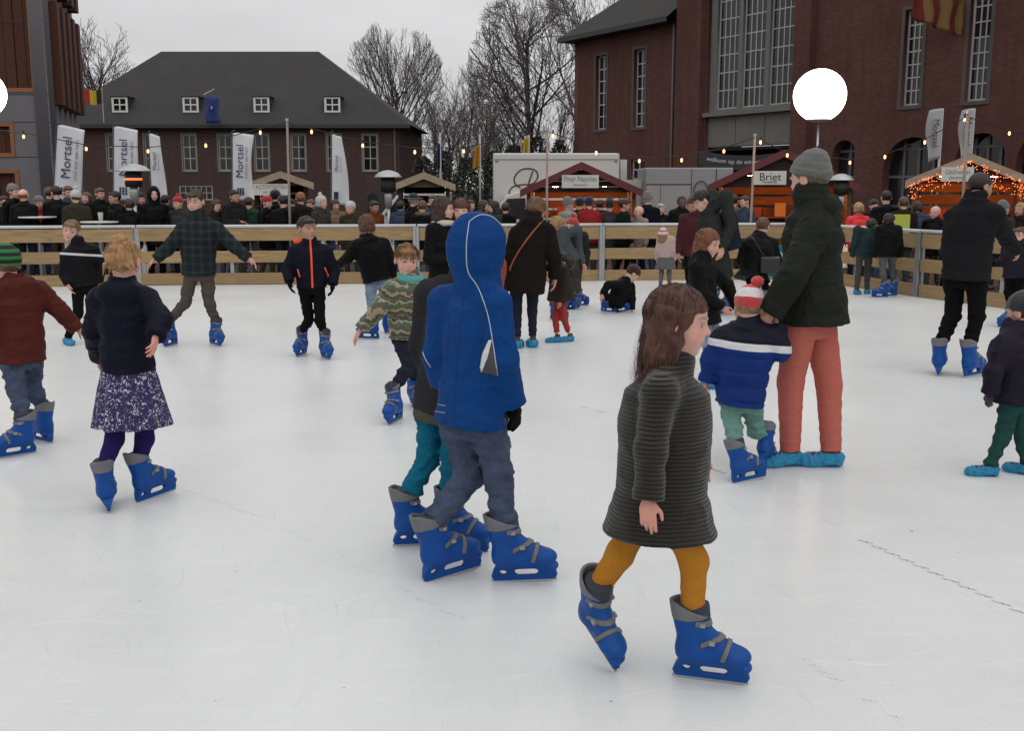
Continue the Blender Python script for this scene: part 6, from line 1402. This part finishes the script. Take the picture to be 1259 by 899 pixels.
g5 = person('boy in navy jacket with bright orange zip and hood lining', [(371, 437, -22, 0, -4), (400, 441, 18, 0, 6)], 1.36, 6, 1,
    dict(neck=(381, 302), pel=(383, 352), s0=(363, 310), s1=(401, 310), e0=(353, 331), w0=(356, 347), e1=(411, 332), w1=(409, 350), k0=(380, 393), k1=(393, 393)),
    (378, 281, 32, 0, 0), ('short', (.03, .018, .013)), None, 'mid', dict(mat=mat_zip(), bulk=.018, hem=.02, collar=.04, sleeve=(.040, .036, .03)), dict(mat=BLK_T, wrinkle=1.5, hem=.84, r=(.046, .034, .028)), 'skate', 1, GS, gloves=GLV, extra=ex_or)
g6 = person('child in black jacket and light jeans with long brown hair, back turned', [(453, 417, -110), (478, 409, 160)], 1.38, 10, -1,
    dict(neck=(452, 298), pel=(464, 345), s0=(438, 304), s1=(472, 302), e0=(427, 318), w0=(416, 326), e1=(482, 322), w1=(483, 340, .1), k0=(457, 372), k1=(474, 372)),
    (450, 277, 200, -5, 0), ('bob', (.085, .038, .024)), None, 'fair', dict(mat=BLACK, bulk=.03, hem=.0, hood='down', flat=.8), dict(mat=LJEAN, wrinkle=1.6, hem=.8), 'skate', 1, GS)
g7 = person('boy in camouflage striped fleece leaning forward, arm hanging out', [(487, 519, -22, 0, -12), (512, 500, 20)], 1.30, 4, 1,
    dict(neck=(505, 349), pel=(503, 412), s0=(482, 358), s1=(532, 356), e0=(464, 382, -.10), w0=(443, 406, -.12), e1=(540, 385), w1=(545, 410), k0=(503, 447, -.08), k1=(514, 448), hd0=(-.3, 0, -.5)),
    (500, 320, 14, -8, 4), ('short', (.17, .085, .035)), None, 'fair', dict(mat=mat_camo(), bulk=.024, hem=.05, collar=.05, sleeve=(.040, .038, .032)), dict(mat=DJEAN, wrinkle=1.7, hem=.8), 'skate', 0, GS,
    extra=ring_scarf(.022, .098, .055, SCARF_T))

# ---- middle distance
def ex_bag(S):
    J, B = S['J'], S['B']; p = P(619, 338, S['Y0'] - .02); M = m_plain('orange_leather', (.30, .07, .03), .45)
    b = MB(); b.box((-.03, -.06, -.17), (.16, .06, .17)); o = b.build('shoulder_bag', M, S['root'], loc=tuple(p - B)); o.rotation_euler = (0, R(-6), R(30))
    bm = o.modifiers.new('b', 'BEVEL'); bm.width = .03; bm.segments = 3
    surf_tube(S, [(668, 270), (655, 285), (640, 305), (629, 325), (627, 333)], .008, M, 'bag_strap')
g15 = person('woman in dark brown hooded coat with orange shoulder bag, bending to toddler', [(637, 427, 170), (654, 426, 190)], 1.66, 4, -1,
    dict(neck=(654, 270), pel=(645, 345), s0=(636, 288), s1=(673, 285), e0=(628, 315), w0=(632, 345, .1), e1=(682, 318), w1=(682, 342, .05), head=(660, 258, .12)), (660, 258, 140, -30, 0), ('bob', (.10, .05, .025)), None, 'fair',
    dict(mat=BROWNC, name='coat', bulk=.04, hem=.22, hip=.10, hemw=.105, hood='down', flat=.8, collar=.04), dict(mat=DJEAN, r=(.044, .03, .023), hem=.86, shoe=m_plain('red_brown_boots', (.14, .03, .02), .5)), 'over', 1, GS, extra=ex_bag)
g16 = person('toddler in dark coat, green scarf and red tights held by a woman', [(681, 421, -70), (697, 420, -60)], .94, -70, 1,
    dict(head=(694, 323, .0)), (694, 323, -100, 35, 0), ('short', (.02, .014, .011)), None, 'mid', dict(mat=m_cloth('dark_brown_fur', (.03, .022, .018)), name='coat', bulk=.035, hem=.12, hip=.12, hemw=.125, flat=.85, hood=None, wrinkle=1.5), dict(mat=REDT, name='tights', hem=.75), 'over', 1, GS,
    extra=ring_scarf(.03, .10, .05, m_cloth('green_scarf', (.02, .12, .04))))
g17 = person('child in black padded jacket and maroon hat crouching with one hand on the ice', [(748, 384, 60, 0, 0), (764, 384, 75, 10, 0)], 1.18, 55, 1,
    dict(neck=(768, 346), pel=(757, 372), s0=(763, 350), s1=(775, 352), e0=(748, 350, -.2), w0=(741, 362, -.22), e1=(777, 366, .02), w1=(777, 381, 0), k0=(757, 368, -.18), k1=(772, 372, .0), head=(778, 337, .0)), (778, 337, 110, -45, 0), ('short', (.03, .02, .015)), ('flop', m_knit('maroon_knit', (.05, .012, .014))), 'fair',
    dict(mat=BLACK, bulk=.028, quilt=(.07, .006), hem=.05, flat=.85), dict(mat=BLK_T), 'skate', 1, GS)
g18 = person('small girl in pink cardigan and white patterned hat at the boards', [(812, 356, 175), (823, 356, 185)], 1.00, 0, -1, dict(head=(815, 290)), (815, 290, 185, 0, 0), ('long', (.20, .11, .05)), ('point', mat_striped('white_pink_hat', (.62, .58, .56), (.40, .12, .14), 90.0)), 'fair',
    dict(mat=PINK, bulk=.02, hem=-.02), dict(mat=GREYK, name='tights', skirt=dict(mat=GREYK, len=.18, w=.16)), 'over', 1, GS)
g19 = person('young woman with long dark hair and white fur collar, in black coat', [(541, 433, 60), (552, 433, 70)], 1.52, 50, 1, dict(head=(546, 257), w1=(-.02, .16, .62, 'x'), w0=(-.02, .18, .60, 'x')), (546, 257, 75, 0, 0), ('longer', (.035, .016, .012)), None, 'fair', dict(mat=BLACK, bulk=.03, hem=.3, hemw=.11), dict(mat=BLK_T), 'skate', 1, GS, extra=ring_scarf(.02, .12, .05, m_cloth('white_fur', (.5, .46, .43))))
g19b = person('young woman with auburn fringe facing the camera beside blue hood', [(566, 432, 10), (578, 432, -10)], 1.52, 0, 1, dict(head=(567, 259)), (567, 259, -5, 0, 0), ('longer', (.065, .017, .013), 'fringe'), None, 'fair', dict(mat=BLACK, bulk=.03, hem=.3), dict(mat=BLK_T), 'skate', 1, GS)
g20 = person('girl with smooth auburn hair in black coat, skating to the right', [(877, 478, 80), (890, 474, 100)], 1.34, 70, 1, dict(neck=(862, 318), pel=(866, 385), s0=(858, 330), s1=(866, 327), e0=(862, 362, -.15), w0=(888, 378, -.12), head=(871, 299, 0)), (871, 299, 68, -14, 0), ('long', (.13, .045, .02)), None, 'fair',
    dict(mat=BLACK, bulk=.026, hem=.2, hemw=.11), dict(mat=LJEAN), 'over', 1, GS)
def ex_pack(S):
    J, up, fw, lt, B = S['J'], S['up'], S['fw'], S['lt'], S['B']; c = J['neck'] - up * .30 - fw * .20; ax = np.stack([lt, fw, up])
    def f(p):
        q = (p - c) @ ax.T; d = np.abs(q) - np.array([.13, .07, .2]); return np.sqrt((np.maximum(d, 0) ** 2).sum(1)) + np.minimum(d.max(1), 0) - .04 + .006 * vn(p, 12)
    sdf_ob('backpack', f, c - .33, c + .33, .016, m_nylon('navy_backpack', (.010, .015, .022)), S['root'], B)
g21 = person('tall dark haired man with backpack looking down at the girl', [(872, 388, -40), (892, 386, -30)], 1.84, -62, 1, dict(neck=(876, 268), pel=(884, 335), head=(862, 247, -.12)), (861, 247, -62, -32, 0), ('short', (.014, .010, .009)), None, 'fair',
    dict(mat=m_nylon('dark_olive_jacket', (.020, .023, .021)), bulk=.03, hem=.12, collar=.05, flat=.74), dict(mat=m_cloth('grey_trousers', (.05, .055, .055))), 'skate', 1, GS, extra=ex_pack)
def ex_hb(S):
    b = MB(); b.box((-.13, -.05, -.11), (.13, .05, .11)); p = P(946, 326, S['Y0'] - .16); o = b.build('handbag', m_plain('black_leather', (.012, .012, .013), .35), S['root'], loc=tuple(p - S['B']))
    bm = o.modifiers.new('b', 'BEVEL'); bm.width = .03; bm.segments = 3; surf_tube(S, [(918, 282), (930, 300), (941, 318)], .008, m_plain('black_leather', (.012, .012, .013), .35), 'bag_strap')
g22 = person('woman in black coat with black handbag, seen from behind', [(925, 384, 150), (943, 384, 170)], 1.50, -16, -1, dict(head=(938, 279, .16), neck=(934, 292, .10), pel=(927, 328), s0=(917, 302, .05), s1=(949, 300, .12), e0=(912, 322), e1=(955, 320, .2), w0=(918, 338, .2), w1=(960, 332, .25)), (937, 278, 165, -15, 0), ('short', (.10, .05, .025)), None, 'fair', dict(mat=BLACK, name='coat', bulk=.045, hem=.35, hemw=.13, flat=.85), dict(mat=BLK_T), 'skate', 1, GS, extra=ex_hb)
g22b = person('small child in turquoise snowsuit beside the woman in black', [(953, 380, 20), (960, 380, 0)], .95, 0, 1, dict(), (957, 318, 10, 0, 0), ('short', (.1, .06, .03)), ('flop', m_knit('white_knit_hat', (.55, .54, .52))), 'fair', dict(mat=m_nylon('turquoise_suit', (.01, .20, .25)), bulk=.03), dict(mat=m_nylon('turquoise_suit', (.01, .20, .25))), 'over', 2, GS)
g23 = person('fair haired girl in grey jacket behind the toddler', [(687, 394, 60), (713, 376, 110)], 1.34, 50, 1, dict(head=(686, 277), neck=(684, 290)), (688, 276, 75, -22, 0), ('long', (.26, .15, .065)), None, 'fair', dict(mat=m_cloth('blue_grey_jacket', (.055, .065, .07)), bulk=.025, hem=.1), dict(mat=m_cloth('grey_trousers', (.05, .055, .055))), 'skate', 1, GS)
g23b = person('child in black jacket and red bobble hat beside fair haired girl', [(702, 380, -30), (709, 380, -20)], 1.22, -10, 1, dict(), (703, 279, -30, 0, 0), ('short', (.16, .06, .03)), ('pom', m_knit('red_knit_hat', (.40, .05, .04))), 'rosy', dict(mat=m_nylon('black_green_jacket', (.016, .020, .018)), bulk=.03), dict(mat=GREYT), 'skate', 1, GS)
g13 = person('man in black jacket skating at right, seen from behind', [(1155, 460, 176, 0, 2), (1197, 463, 150, 0, 4)], 1.78, -22, -1,
    dict(neck=(1196, 254), pel=(1187, 340), s0=(1172, 270), s1=(1222, 266), e0=(1166, 310, .05), w0=(1178, 330, .28), e1=(1238, 294, .25), w1=(1249, 308, .42), k0=(1172, 388), k1=(1201, 390), head=(1206, 230, .10)), (1206, 230, 128, -10, 0), ('buzz', (.020, .014, .012)), None, 'mid',
    dict(mat=m_cloth('black_wool_jacket', (.012, .012, .014)), bulk=.03, hem=.06, hip=.092, hemw=.094, flat=.76, collar=.05, wrinkle=1.3), dict(mat=BLK_T, wrinkle=1.6, hem=.82), 'skate', 1, GS)
g14 = person('small child in dark purple jacket and green trousers at right edge', [(1208, 585, -70), (1254, 582, -110)], 1.00, 70, -1,
    dict(neck=(1250, 408), pel=(1247, 492), s0=(1236, 424), s1=(1262, 420), e0=(1222, 458, -.12), w0=(1217, 484, -.1), k0=(1232, 540), k1=(1257, 540), head=(1257, 384, .05)), (1257, 384, -120, -8, 0), ('short', (.05, .03, .02)), ('flop', m_knit('charcoal_knit', (.03, .034, .036))), 'fair',
    dict(mat=m_nylon('dark_purple_jacket', (.014, .011, .022)), bulk=.04, hem=.02, flat=.85), dict(mat=DGRNT, loose=1.1, wrinkle=1.4), 'over', 0, GS, gloves=m_knit('purple_mitten_knit', (.04, .015, .05)))
g25 = person('fair haired child in dark jacket holding the man in black, at right edge', [(1236, 402, -40), (1250, 402, -30)], 1.22, -30, 1, dict(w0=(-.16, .12, .60, 'x')), (1254, 291, -30, 5, 0), ('short', (.09, .045, .025)), None, 'fair', dict(mat=m_nylon('plum_jacket', (.016, .012, .020)), bulk=.03), dict(mat=BLK_T), 'skate', 1, GS, gloves=GLV)
g24 = person('child in dark teal jacket leaning on the right boards', [(1054, 362, 160), (1066, 361, 170)], 1.22, 10, -1, dict(head=(1072, 278, .1), neck=(1069, 289)), (1072, 278, 160, -10, 0), ('short', (.02, .014, .011)), None, 'fair', dict(mat=m_nylon('dark_teal_jacket', (.014, .030, .032)), bulk=.03), dict(mat=m_cloth('grey_trousers', (.05, .055, .055))), 'over', 1, GS)
g24b = person('child in black jacket and grey jeans standing by the right boards', [(1082, 366, -70), (1094, 364, -60)], 1.26, 10, -1, dict(head=(1093, 272)), (1093, 272, 170, -10, 0), ('short', (.02, .014, .011)), None, 'fair', dict(mat=BLACK, bulk=.03), dict(mat=m_denim('grey_jeans', (.06, .068, .07))), 'skate', 1, GS)
g26 = person('woman in maroon jacket and dark trousers behind the crouching child', [(845, 372, -20), (857, 372, 10)], 1.48, 0, 1, dict(head=(852, 252)), (852, 252, -20, -20, 0), ('bob', (.05, .02, .015)), None, 'mid', dict(mat=m_nylon('wine_jacket', (.06, .014, .018)), bulk=.03, hem=.2), dict(mat=BLK_T), 'skate', 1, GS)
# ------------------------------------------------------------------ spectators behind the boards
SPG = 'spectators behind the boards'
OLIVE = m_cloth('olive_jacket', (.034, .030, .020)); GREYC = m_cloth('grey_coat', (.036, .035, .034)); REDC = m_nylon('red_coat', (.22, .012, .014)); PINKR = m_nylon('coral_pink_coat', (.70, .05, .06)); BRN = m_cloth('brown_jacket', (.020, .014, .011)); DGRN = m_cloth('dark_green_coat', (.008, .012, .008)); NVY = m_cloth('navy_coat', (.006, .007, .014))
WKNIT = m_knit('white_wool_hat', (.56, .54, .51)); GKNIT = m_knit('grey_wool_hat', (.17, .17, .17)); RKNIT = m_knit('red_wool_hat', (.42, .02, .02)); BKNIT = m_knit('black_wool_hat', (.014, .014, .016)); NKNIT = m_knit('navy_wool_hat', (.012, .015, .05))
BLK_H, BRN_H, GNG_H, GRY_H, BLD_H, DRK_H = (.014, .010, .009), (.08, .042, .024), (.20, .08, .03), (.30, .29, .28), (.28, .17, .08), (.035, .02, .014)
XTRA = [m_cloth('plum_coat', (.06, .018, .03)), m_cloth('camel_coat', (.16, .11, .07)), m_cloth('steel_blue_coat', (.035, .05, .08)), m_cloth('stone_grey_coat', (.11, .11, .105)), m_nylon('bottle_green_coat', (.012, .04, .025)), m_cloth('rust_coat', (.13, .035, .015))]
legm = [BLK_T, DJEAN, JEAN, m_cloth('grey_trousers', (.05, .055, .055)), GREYT]
# u, head top v, depth, facing, hair, hat, jacket, pose, label
CROWD = [
 (3, 236, 20.4, 30, ('short', DRK_H), None, BLACK, 'down', 'dark haired spectator at the far left edge behind grey beanie', 'fair'),
 (106, 232, 20.6, -20, ('bob', BRN_H), None, NVY, 'down', 'spectator in navy between the two left banners', 'fair'),
 (172, 238, 20.3, 10, ('short', BRN_H), ('flop', BKNIT), BLACK, 'down', 'spectator in black hat left of the hooded one', 'fair'),
 (203, 240, 20.6, 170, ('short', BLK_H), None, DGRN, 'down', 'spectator right of the hooded one, back turned', 'fair'),
 (305, 240, 20.2, 160, ('short', DRK_H), None, BLACK, 'down', 'spectator at the left post of the cream signed stall', 'fair'),
 (357, 242, 20.5, 20, ('short', BLK_H), ('flop', BKNIT), NVY, 'down', 'spectator deep under the cream signed stall', 'fair'),
 (382, 240, 20.4, -30, ('short', BRN_H), None, BLACK, 'down', 'spectator between ginger haired one and white hat', 'fair'),
 (412, 243, 20.5, 10, ('bob', DRK_H), None, BLACK, 'down', 'spectator below the slim banner', 'fair'),
 (492, 242, 20.4, 170, ('short', BLK_H), None, BLACK, 'down', 'spectator at the left post of the gabled stall', 'fair'),
 (578, 243, 20.3, 30, ('short', DRK_H), None, NVY, 'down', 'spectator in front of the van cab', 'fair'),
 (622, 246, 20.2, 190, ('short', DRK_H), None, BLACK, 'down', 'spectator left of the brown hooded woman', 'fair'),
 (737, 245, 20.3, 175, ('short', DRK_H), None, BLACK, 'down', 'spectator between red coat and pointed hat', 'fair'),
 (812, 246, 20.4, 20, ('short', GRY_H), None, BLACK, 'down', 'grey haired spectator before the grey trailer hatch', 'fair'),
 (1075, 243, 19.6, 20, ('short', DRK_H), ('flop', BKNIT), BLACK, 'down', 'spectator in black hat between coral coat and black jacket', 'fair'),
 (1130, 244, 19.2, 170, ('bob', DRK_H), None, BLACK, 'down', 'dark haired spectator under the fairy light eaves', 'fair'),
 (14, 227, 18.9, 60, ('short', BRN_H), ('beanie', GKNIT), BLACK, 'down', 'spectator in grey beanie and black jacket at left edge', 'fair'),
 (27, 226, 18.5, 150, ('bald', GNG_H), None, BLACK, 'down', 'balding spectator in black coat with back turned at left', 'fair'),
 (47, 239, 19.2, 10, ('short', BRN_H), ('flop', GKNIT), REDC, 'down', 'child spectator in red coat and grey hat at the small table', 'fair'),
 (60, 224, 19.6, 170, ('short', BRN_H), None, GREYC, 'down', 'brown haired spectator half hidden behind dark haired one at left', 'fair'),
 (68, 226, 18.8, 195, ('short', BLK_H), None, BLACK, 'down', 'dark haired spectator in black jacket with back turned', 'fair'),
 (83, 226, 19.5, 10, ('short', BRN_H), None, BRN, 'down', 'spectator facing the rink below the leaning banner', 'rosy'),
 (92, 231, 18.3, 185, ('short', BRN_H), ('pom', WKNIT), OLIVE, 'down', 'spectator in olive jacket and white bobble hat, back turned', 'fair'),
 (121, 229, 19.9, 30, ('short', BRN_H), None, DGRN, 'down', 'spectator in dark green coat behind the paper cup', 'fair'),
 (142, 229, 18.5, -80, ('short', BLK_H), None, BLACK, 'fold', 'dark haired spectator in profile holding a drink', 'mid'),
 (158, 240, 18.4, 190, ('short', DRK_H), None, BLACK, 'down', 'spectator in black jacket bending under the patio heater', 'fair'),
 (187, 223, 18.5, 15, None, None, BLACK, 'hoodup', 'spectator in black coat with hood up', 'fair'),
 (219, 237, 18.8, -30, ('short', BRN_H), ('santa', RKNIT), GREYC, 'down', 'child spectator in red bobble hat beside the plaid boy', 'fair'),
 (265, 240, 18.6, 20, ('long', DRK_H), None, BRN, 'down', 'long haired spectator with red scarf near the plaid boy', 'fair'),
 (287, 231, 18.6, 45, ('short', BLK_H), None, CHAR, 'fold', 'bearded spectator in charcoal coat beside the cream signed stall', 'mid'),
 (327, 238, 19.0, 60, ('short', BRN_H), ('flop', RKNIT), BLACK, 'fold', 'spectator in dark coat and red hat before the cream sign', 'fair'),
 (338, 232, 19.6, 150, ('short', BLK_H), ('flop', BKNIT), BLACK, 'down', 'spectator in black hat under the cream signed stall', 'fair'),
 (348, 236, 18.6, 180, ('short', BLK_H), None, BLACK, 'down', 'black haired spectator with green collar at the pale pole', 'fair'),
 (369, 235, 18.9, 185, ('short', GNG_H), None, BRN, 'down', 'ginger haired spectator in brown jacket right of the pale pole', 'fair'),
 (394, 237, 18.5, 60, ('bob', GRY_H), ('pom', WKNIT), GREYC, 'down', 'spectator in white wool hat and grey coat beside slim banner', 'fair'),
 (431, 243, 18.5, -25, ('short', GRY_H), ('flop', WKNIT), OLIVE, 'down', 'older spectator in white hood and olive jacket', 'fair'),
 (459, 247, 19.2, 40, ('short', BLK_H), None, GREYC, 'down', 'dark haired spectator behind the long brown haired child', 'mid'),
 (507, 236, 18.9, 100, ('short', GRY_H), ('brim', BKNIT), BLACK, 'down', 'spectator in broad black hat at the gabled stall', 'fair'),
 (519, 242, 18.4, 180, ('short', BRN_H), None, BLACK, 'furhood', 'spectator in black coat with fur hood beside broad hat', 'fair'),
 (532, 235, 19.7, 0, ('short', BRN_H), None, NVY, 'down', 'spectator facing the rink inside the gabled stall front', 'rosy'),
 (594, 241, 18.9, 80, ('longer', DRK_H), None, BLACK, 'down', 'long haired spectator facing right above the blue hood', 'fair'),
 (608, 241, 18.6, -80, ('longer', BLK_H), None, BLACK, 'down', 'black haired spectator facing left above the blue hood', 'fair'),
 (698, 244, 18.9, 120, ('short', GRY_H), ('beanie', GKNIT), m_cloth('pale_grey_coat', (.22, .23, .23)), 'down', 'spectator in pale grey coat and grey hat at red stall', 'fair'),
 (713, 243, 19.4, 170, ('short', BRN_H), ('flop', NKNIT), NVY, 'down', 'spectator in navy hat at the red stall counter', 'fair'),
 (724, 243, 18.5, 185, ('short', BRN_H), ('flop', NKNIT), REDC, 'down', 'spectator in long red coat and navy hat', 'fair'),
 (750, 239, 18.4, 185, ('short', BRN_H), ('point', BKNIT), GREYC, 'down', 'spectator in pointed dark hat and grey jacket', 'fair'),
 (767, 239, 18.7, 100, ('short', BLK_H), None, DGRN, 'down', 'dark haired spectator in dark green coat near pointed hat', 'mid'),
 (786, 252, 18.4, -40, ('bald', GRY_H), None, m_cloth('beige_coat', (.25, .2, .17)), 'down', 'bald spectator in beige coat leaning on the rail', 'rosy'),
 (796, 238, 18.8, 175, ('short', GRY_H), ('beanie', GKNIT), NVY, 'down', 'spectator in navy coat and grey hat before grey trailer', 'fair'),
 (838, 236, 18.9, 20, ('buzz', BLK_H), None, BLACK, 'down', 'dark skinned spectator in black jacket before the grey trailer', 'dark'),
 (903, 236, 19.4, 150, ('short', BLK_H), None, NVY, 'down', 'dark haired spectator between backpack and pale pole', 'fair'),
 (918, 240, 19.0, -60, ('short', DRK_H), None, BRN, 'down', 'spectator just left of the script sign', 'fair'),
 (1056, 248, 18.3, 200, ('bob', BLD_H), None, PINKR, 'down', 'fair haired spectator in bright coral coat', 'fair'),
 (1090, 233, 17.6, 190, ('short', BLK_H), None, BLACK, 'down', 'tall spectator in black jacket behind the right boards', 'fair'),
 (1112, 236, 17.4, 185, ('short', BRN_H), None, BRN, 'bag', 'spectator in brown jacket with yellow green bag', 'fair'),
 (1152, 247, 17.2, -30, ('bald', GRY_H), None, BLACK, 'down', 'bald older spectator in black jacket at right', 'rosy'),
 (1172, 262, 16.8, 180, ('short', DRK_H), ('flop', NKNIT), NVY, 'down', 'short spectator in navy left of the man in black', 'fair'),
 (1234, 245, 17.0, 150, ('short', GRY_H), ('beanie', GKNIT), GREYC, 'down', 'spectator in grey beanie right of the man in black', 'fair'),
 (1257, 245, 17.2, -40, ('bob', BLD_H), None, BRN, 'down', 'fair haired spectator at the right edge', 'fair'),
]
def crowd_extra(kind):
    def ex(S):
        J, up, fw, B = S['J'], S['up'], S['fw'], S['B']
        if kind == 'furhood': ring_scarf(.03, .14, .06, m_cloth('brown_fur', (.10, .07, .055)))(S)
        if kind == 'bag':
            b = MB(); b.box((-.12, -.05, -.16), (.12, .05, .16)); b.build('shoulder_bag', m_plain('yellow_green_bag', (.42, .48, .06), .5), S['root'], loc=tuple(P(1108, 276, S['Y0'] - .25) - B))
    return ex
for i, (u, vt, Y, az, hair, hat, jm, pose, lab, skin) in enumerate(CROWD):
    fyv = float(np.interp(u, [-130] + [f[0] for f in FB], [FW[0][1]] + [f[1] for f in FW])); Y = max(Y, fyv + .42 + .12 * (i % 3))
    gz = -.03; x = P(u, vt, Y)[0]; H = P(u, vt, Y)[2] - gz - (.035 if hair else .05); H = max(1.1, H); r = random.Random(i * 7 + 1)
    s = 1 if -90 <= ((az + 180) % 360) - 180 <= 90 else -1; a2 = ((az + 180) % 360) - 180; th = a2 if s == 1 else (a2 - 180 if a2 > 0 else a2 + 180)
    if not any(w in lab for w in (' in ', 'coat', 'jacket', 'hooded', 'collar')) and i % 3: jm = XTRA[i % 6]
    H *= r.uniform(.965, 1.03); px = {}
    if pose == 'fold': px = dict(e0=(-.14, .03, .62, 'x'), e1=(.14, .03, .62, 'x'), w0=(-.05, .17, .66, 'x'), w1=(.05, .16, .62, 'x'))
    elif r.random() < .5: px = dict(w0=(-.11, .10, .50, 'x'), w1=(.11, .11, .50, 'x'))
    hk = az + r.uniform(-12, 12)
    person(lab, [(x - .1, Y, az + r.uniform(-25, 25)), (x + .1, Y + r.uniform(-.05, .05), az + r.uniform(-25, 25))], H, th * .8, s, px, (0, 0, hk, r.uniform(-10, 2), r.uniform(-4, 4)), hair or ('short', BLK_H), hat, skin,
           dict(mat=jm, bulk=r.uniform(.02, .045), hem=r.uniform(.05, .4), hood='up' if pose == 'hoodup' else ('down' if r.random() < .4 else None), flat=.8), dict(mat=legm[i % 5]), 'shoe', 2, SPG, gz=gz, loc='m', hands=True, extra=crowd_extra(pose))
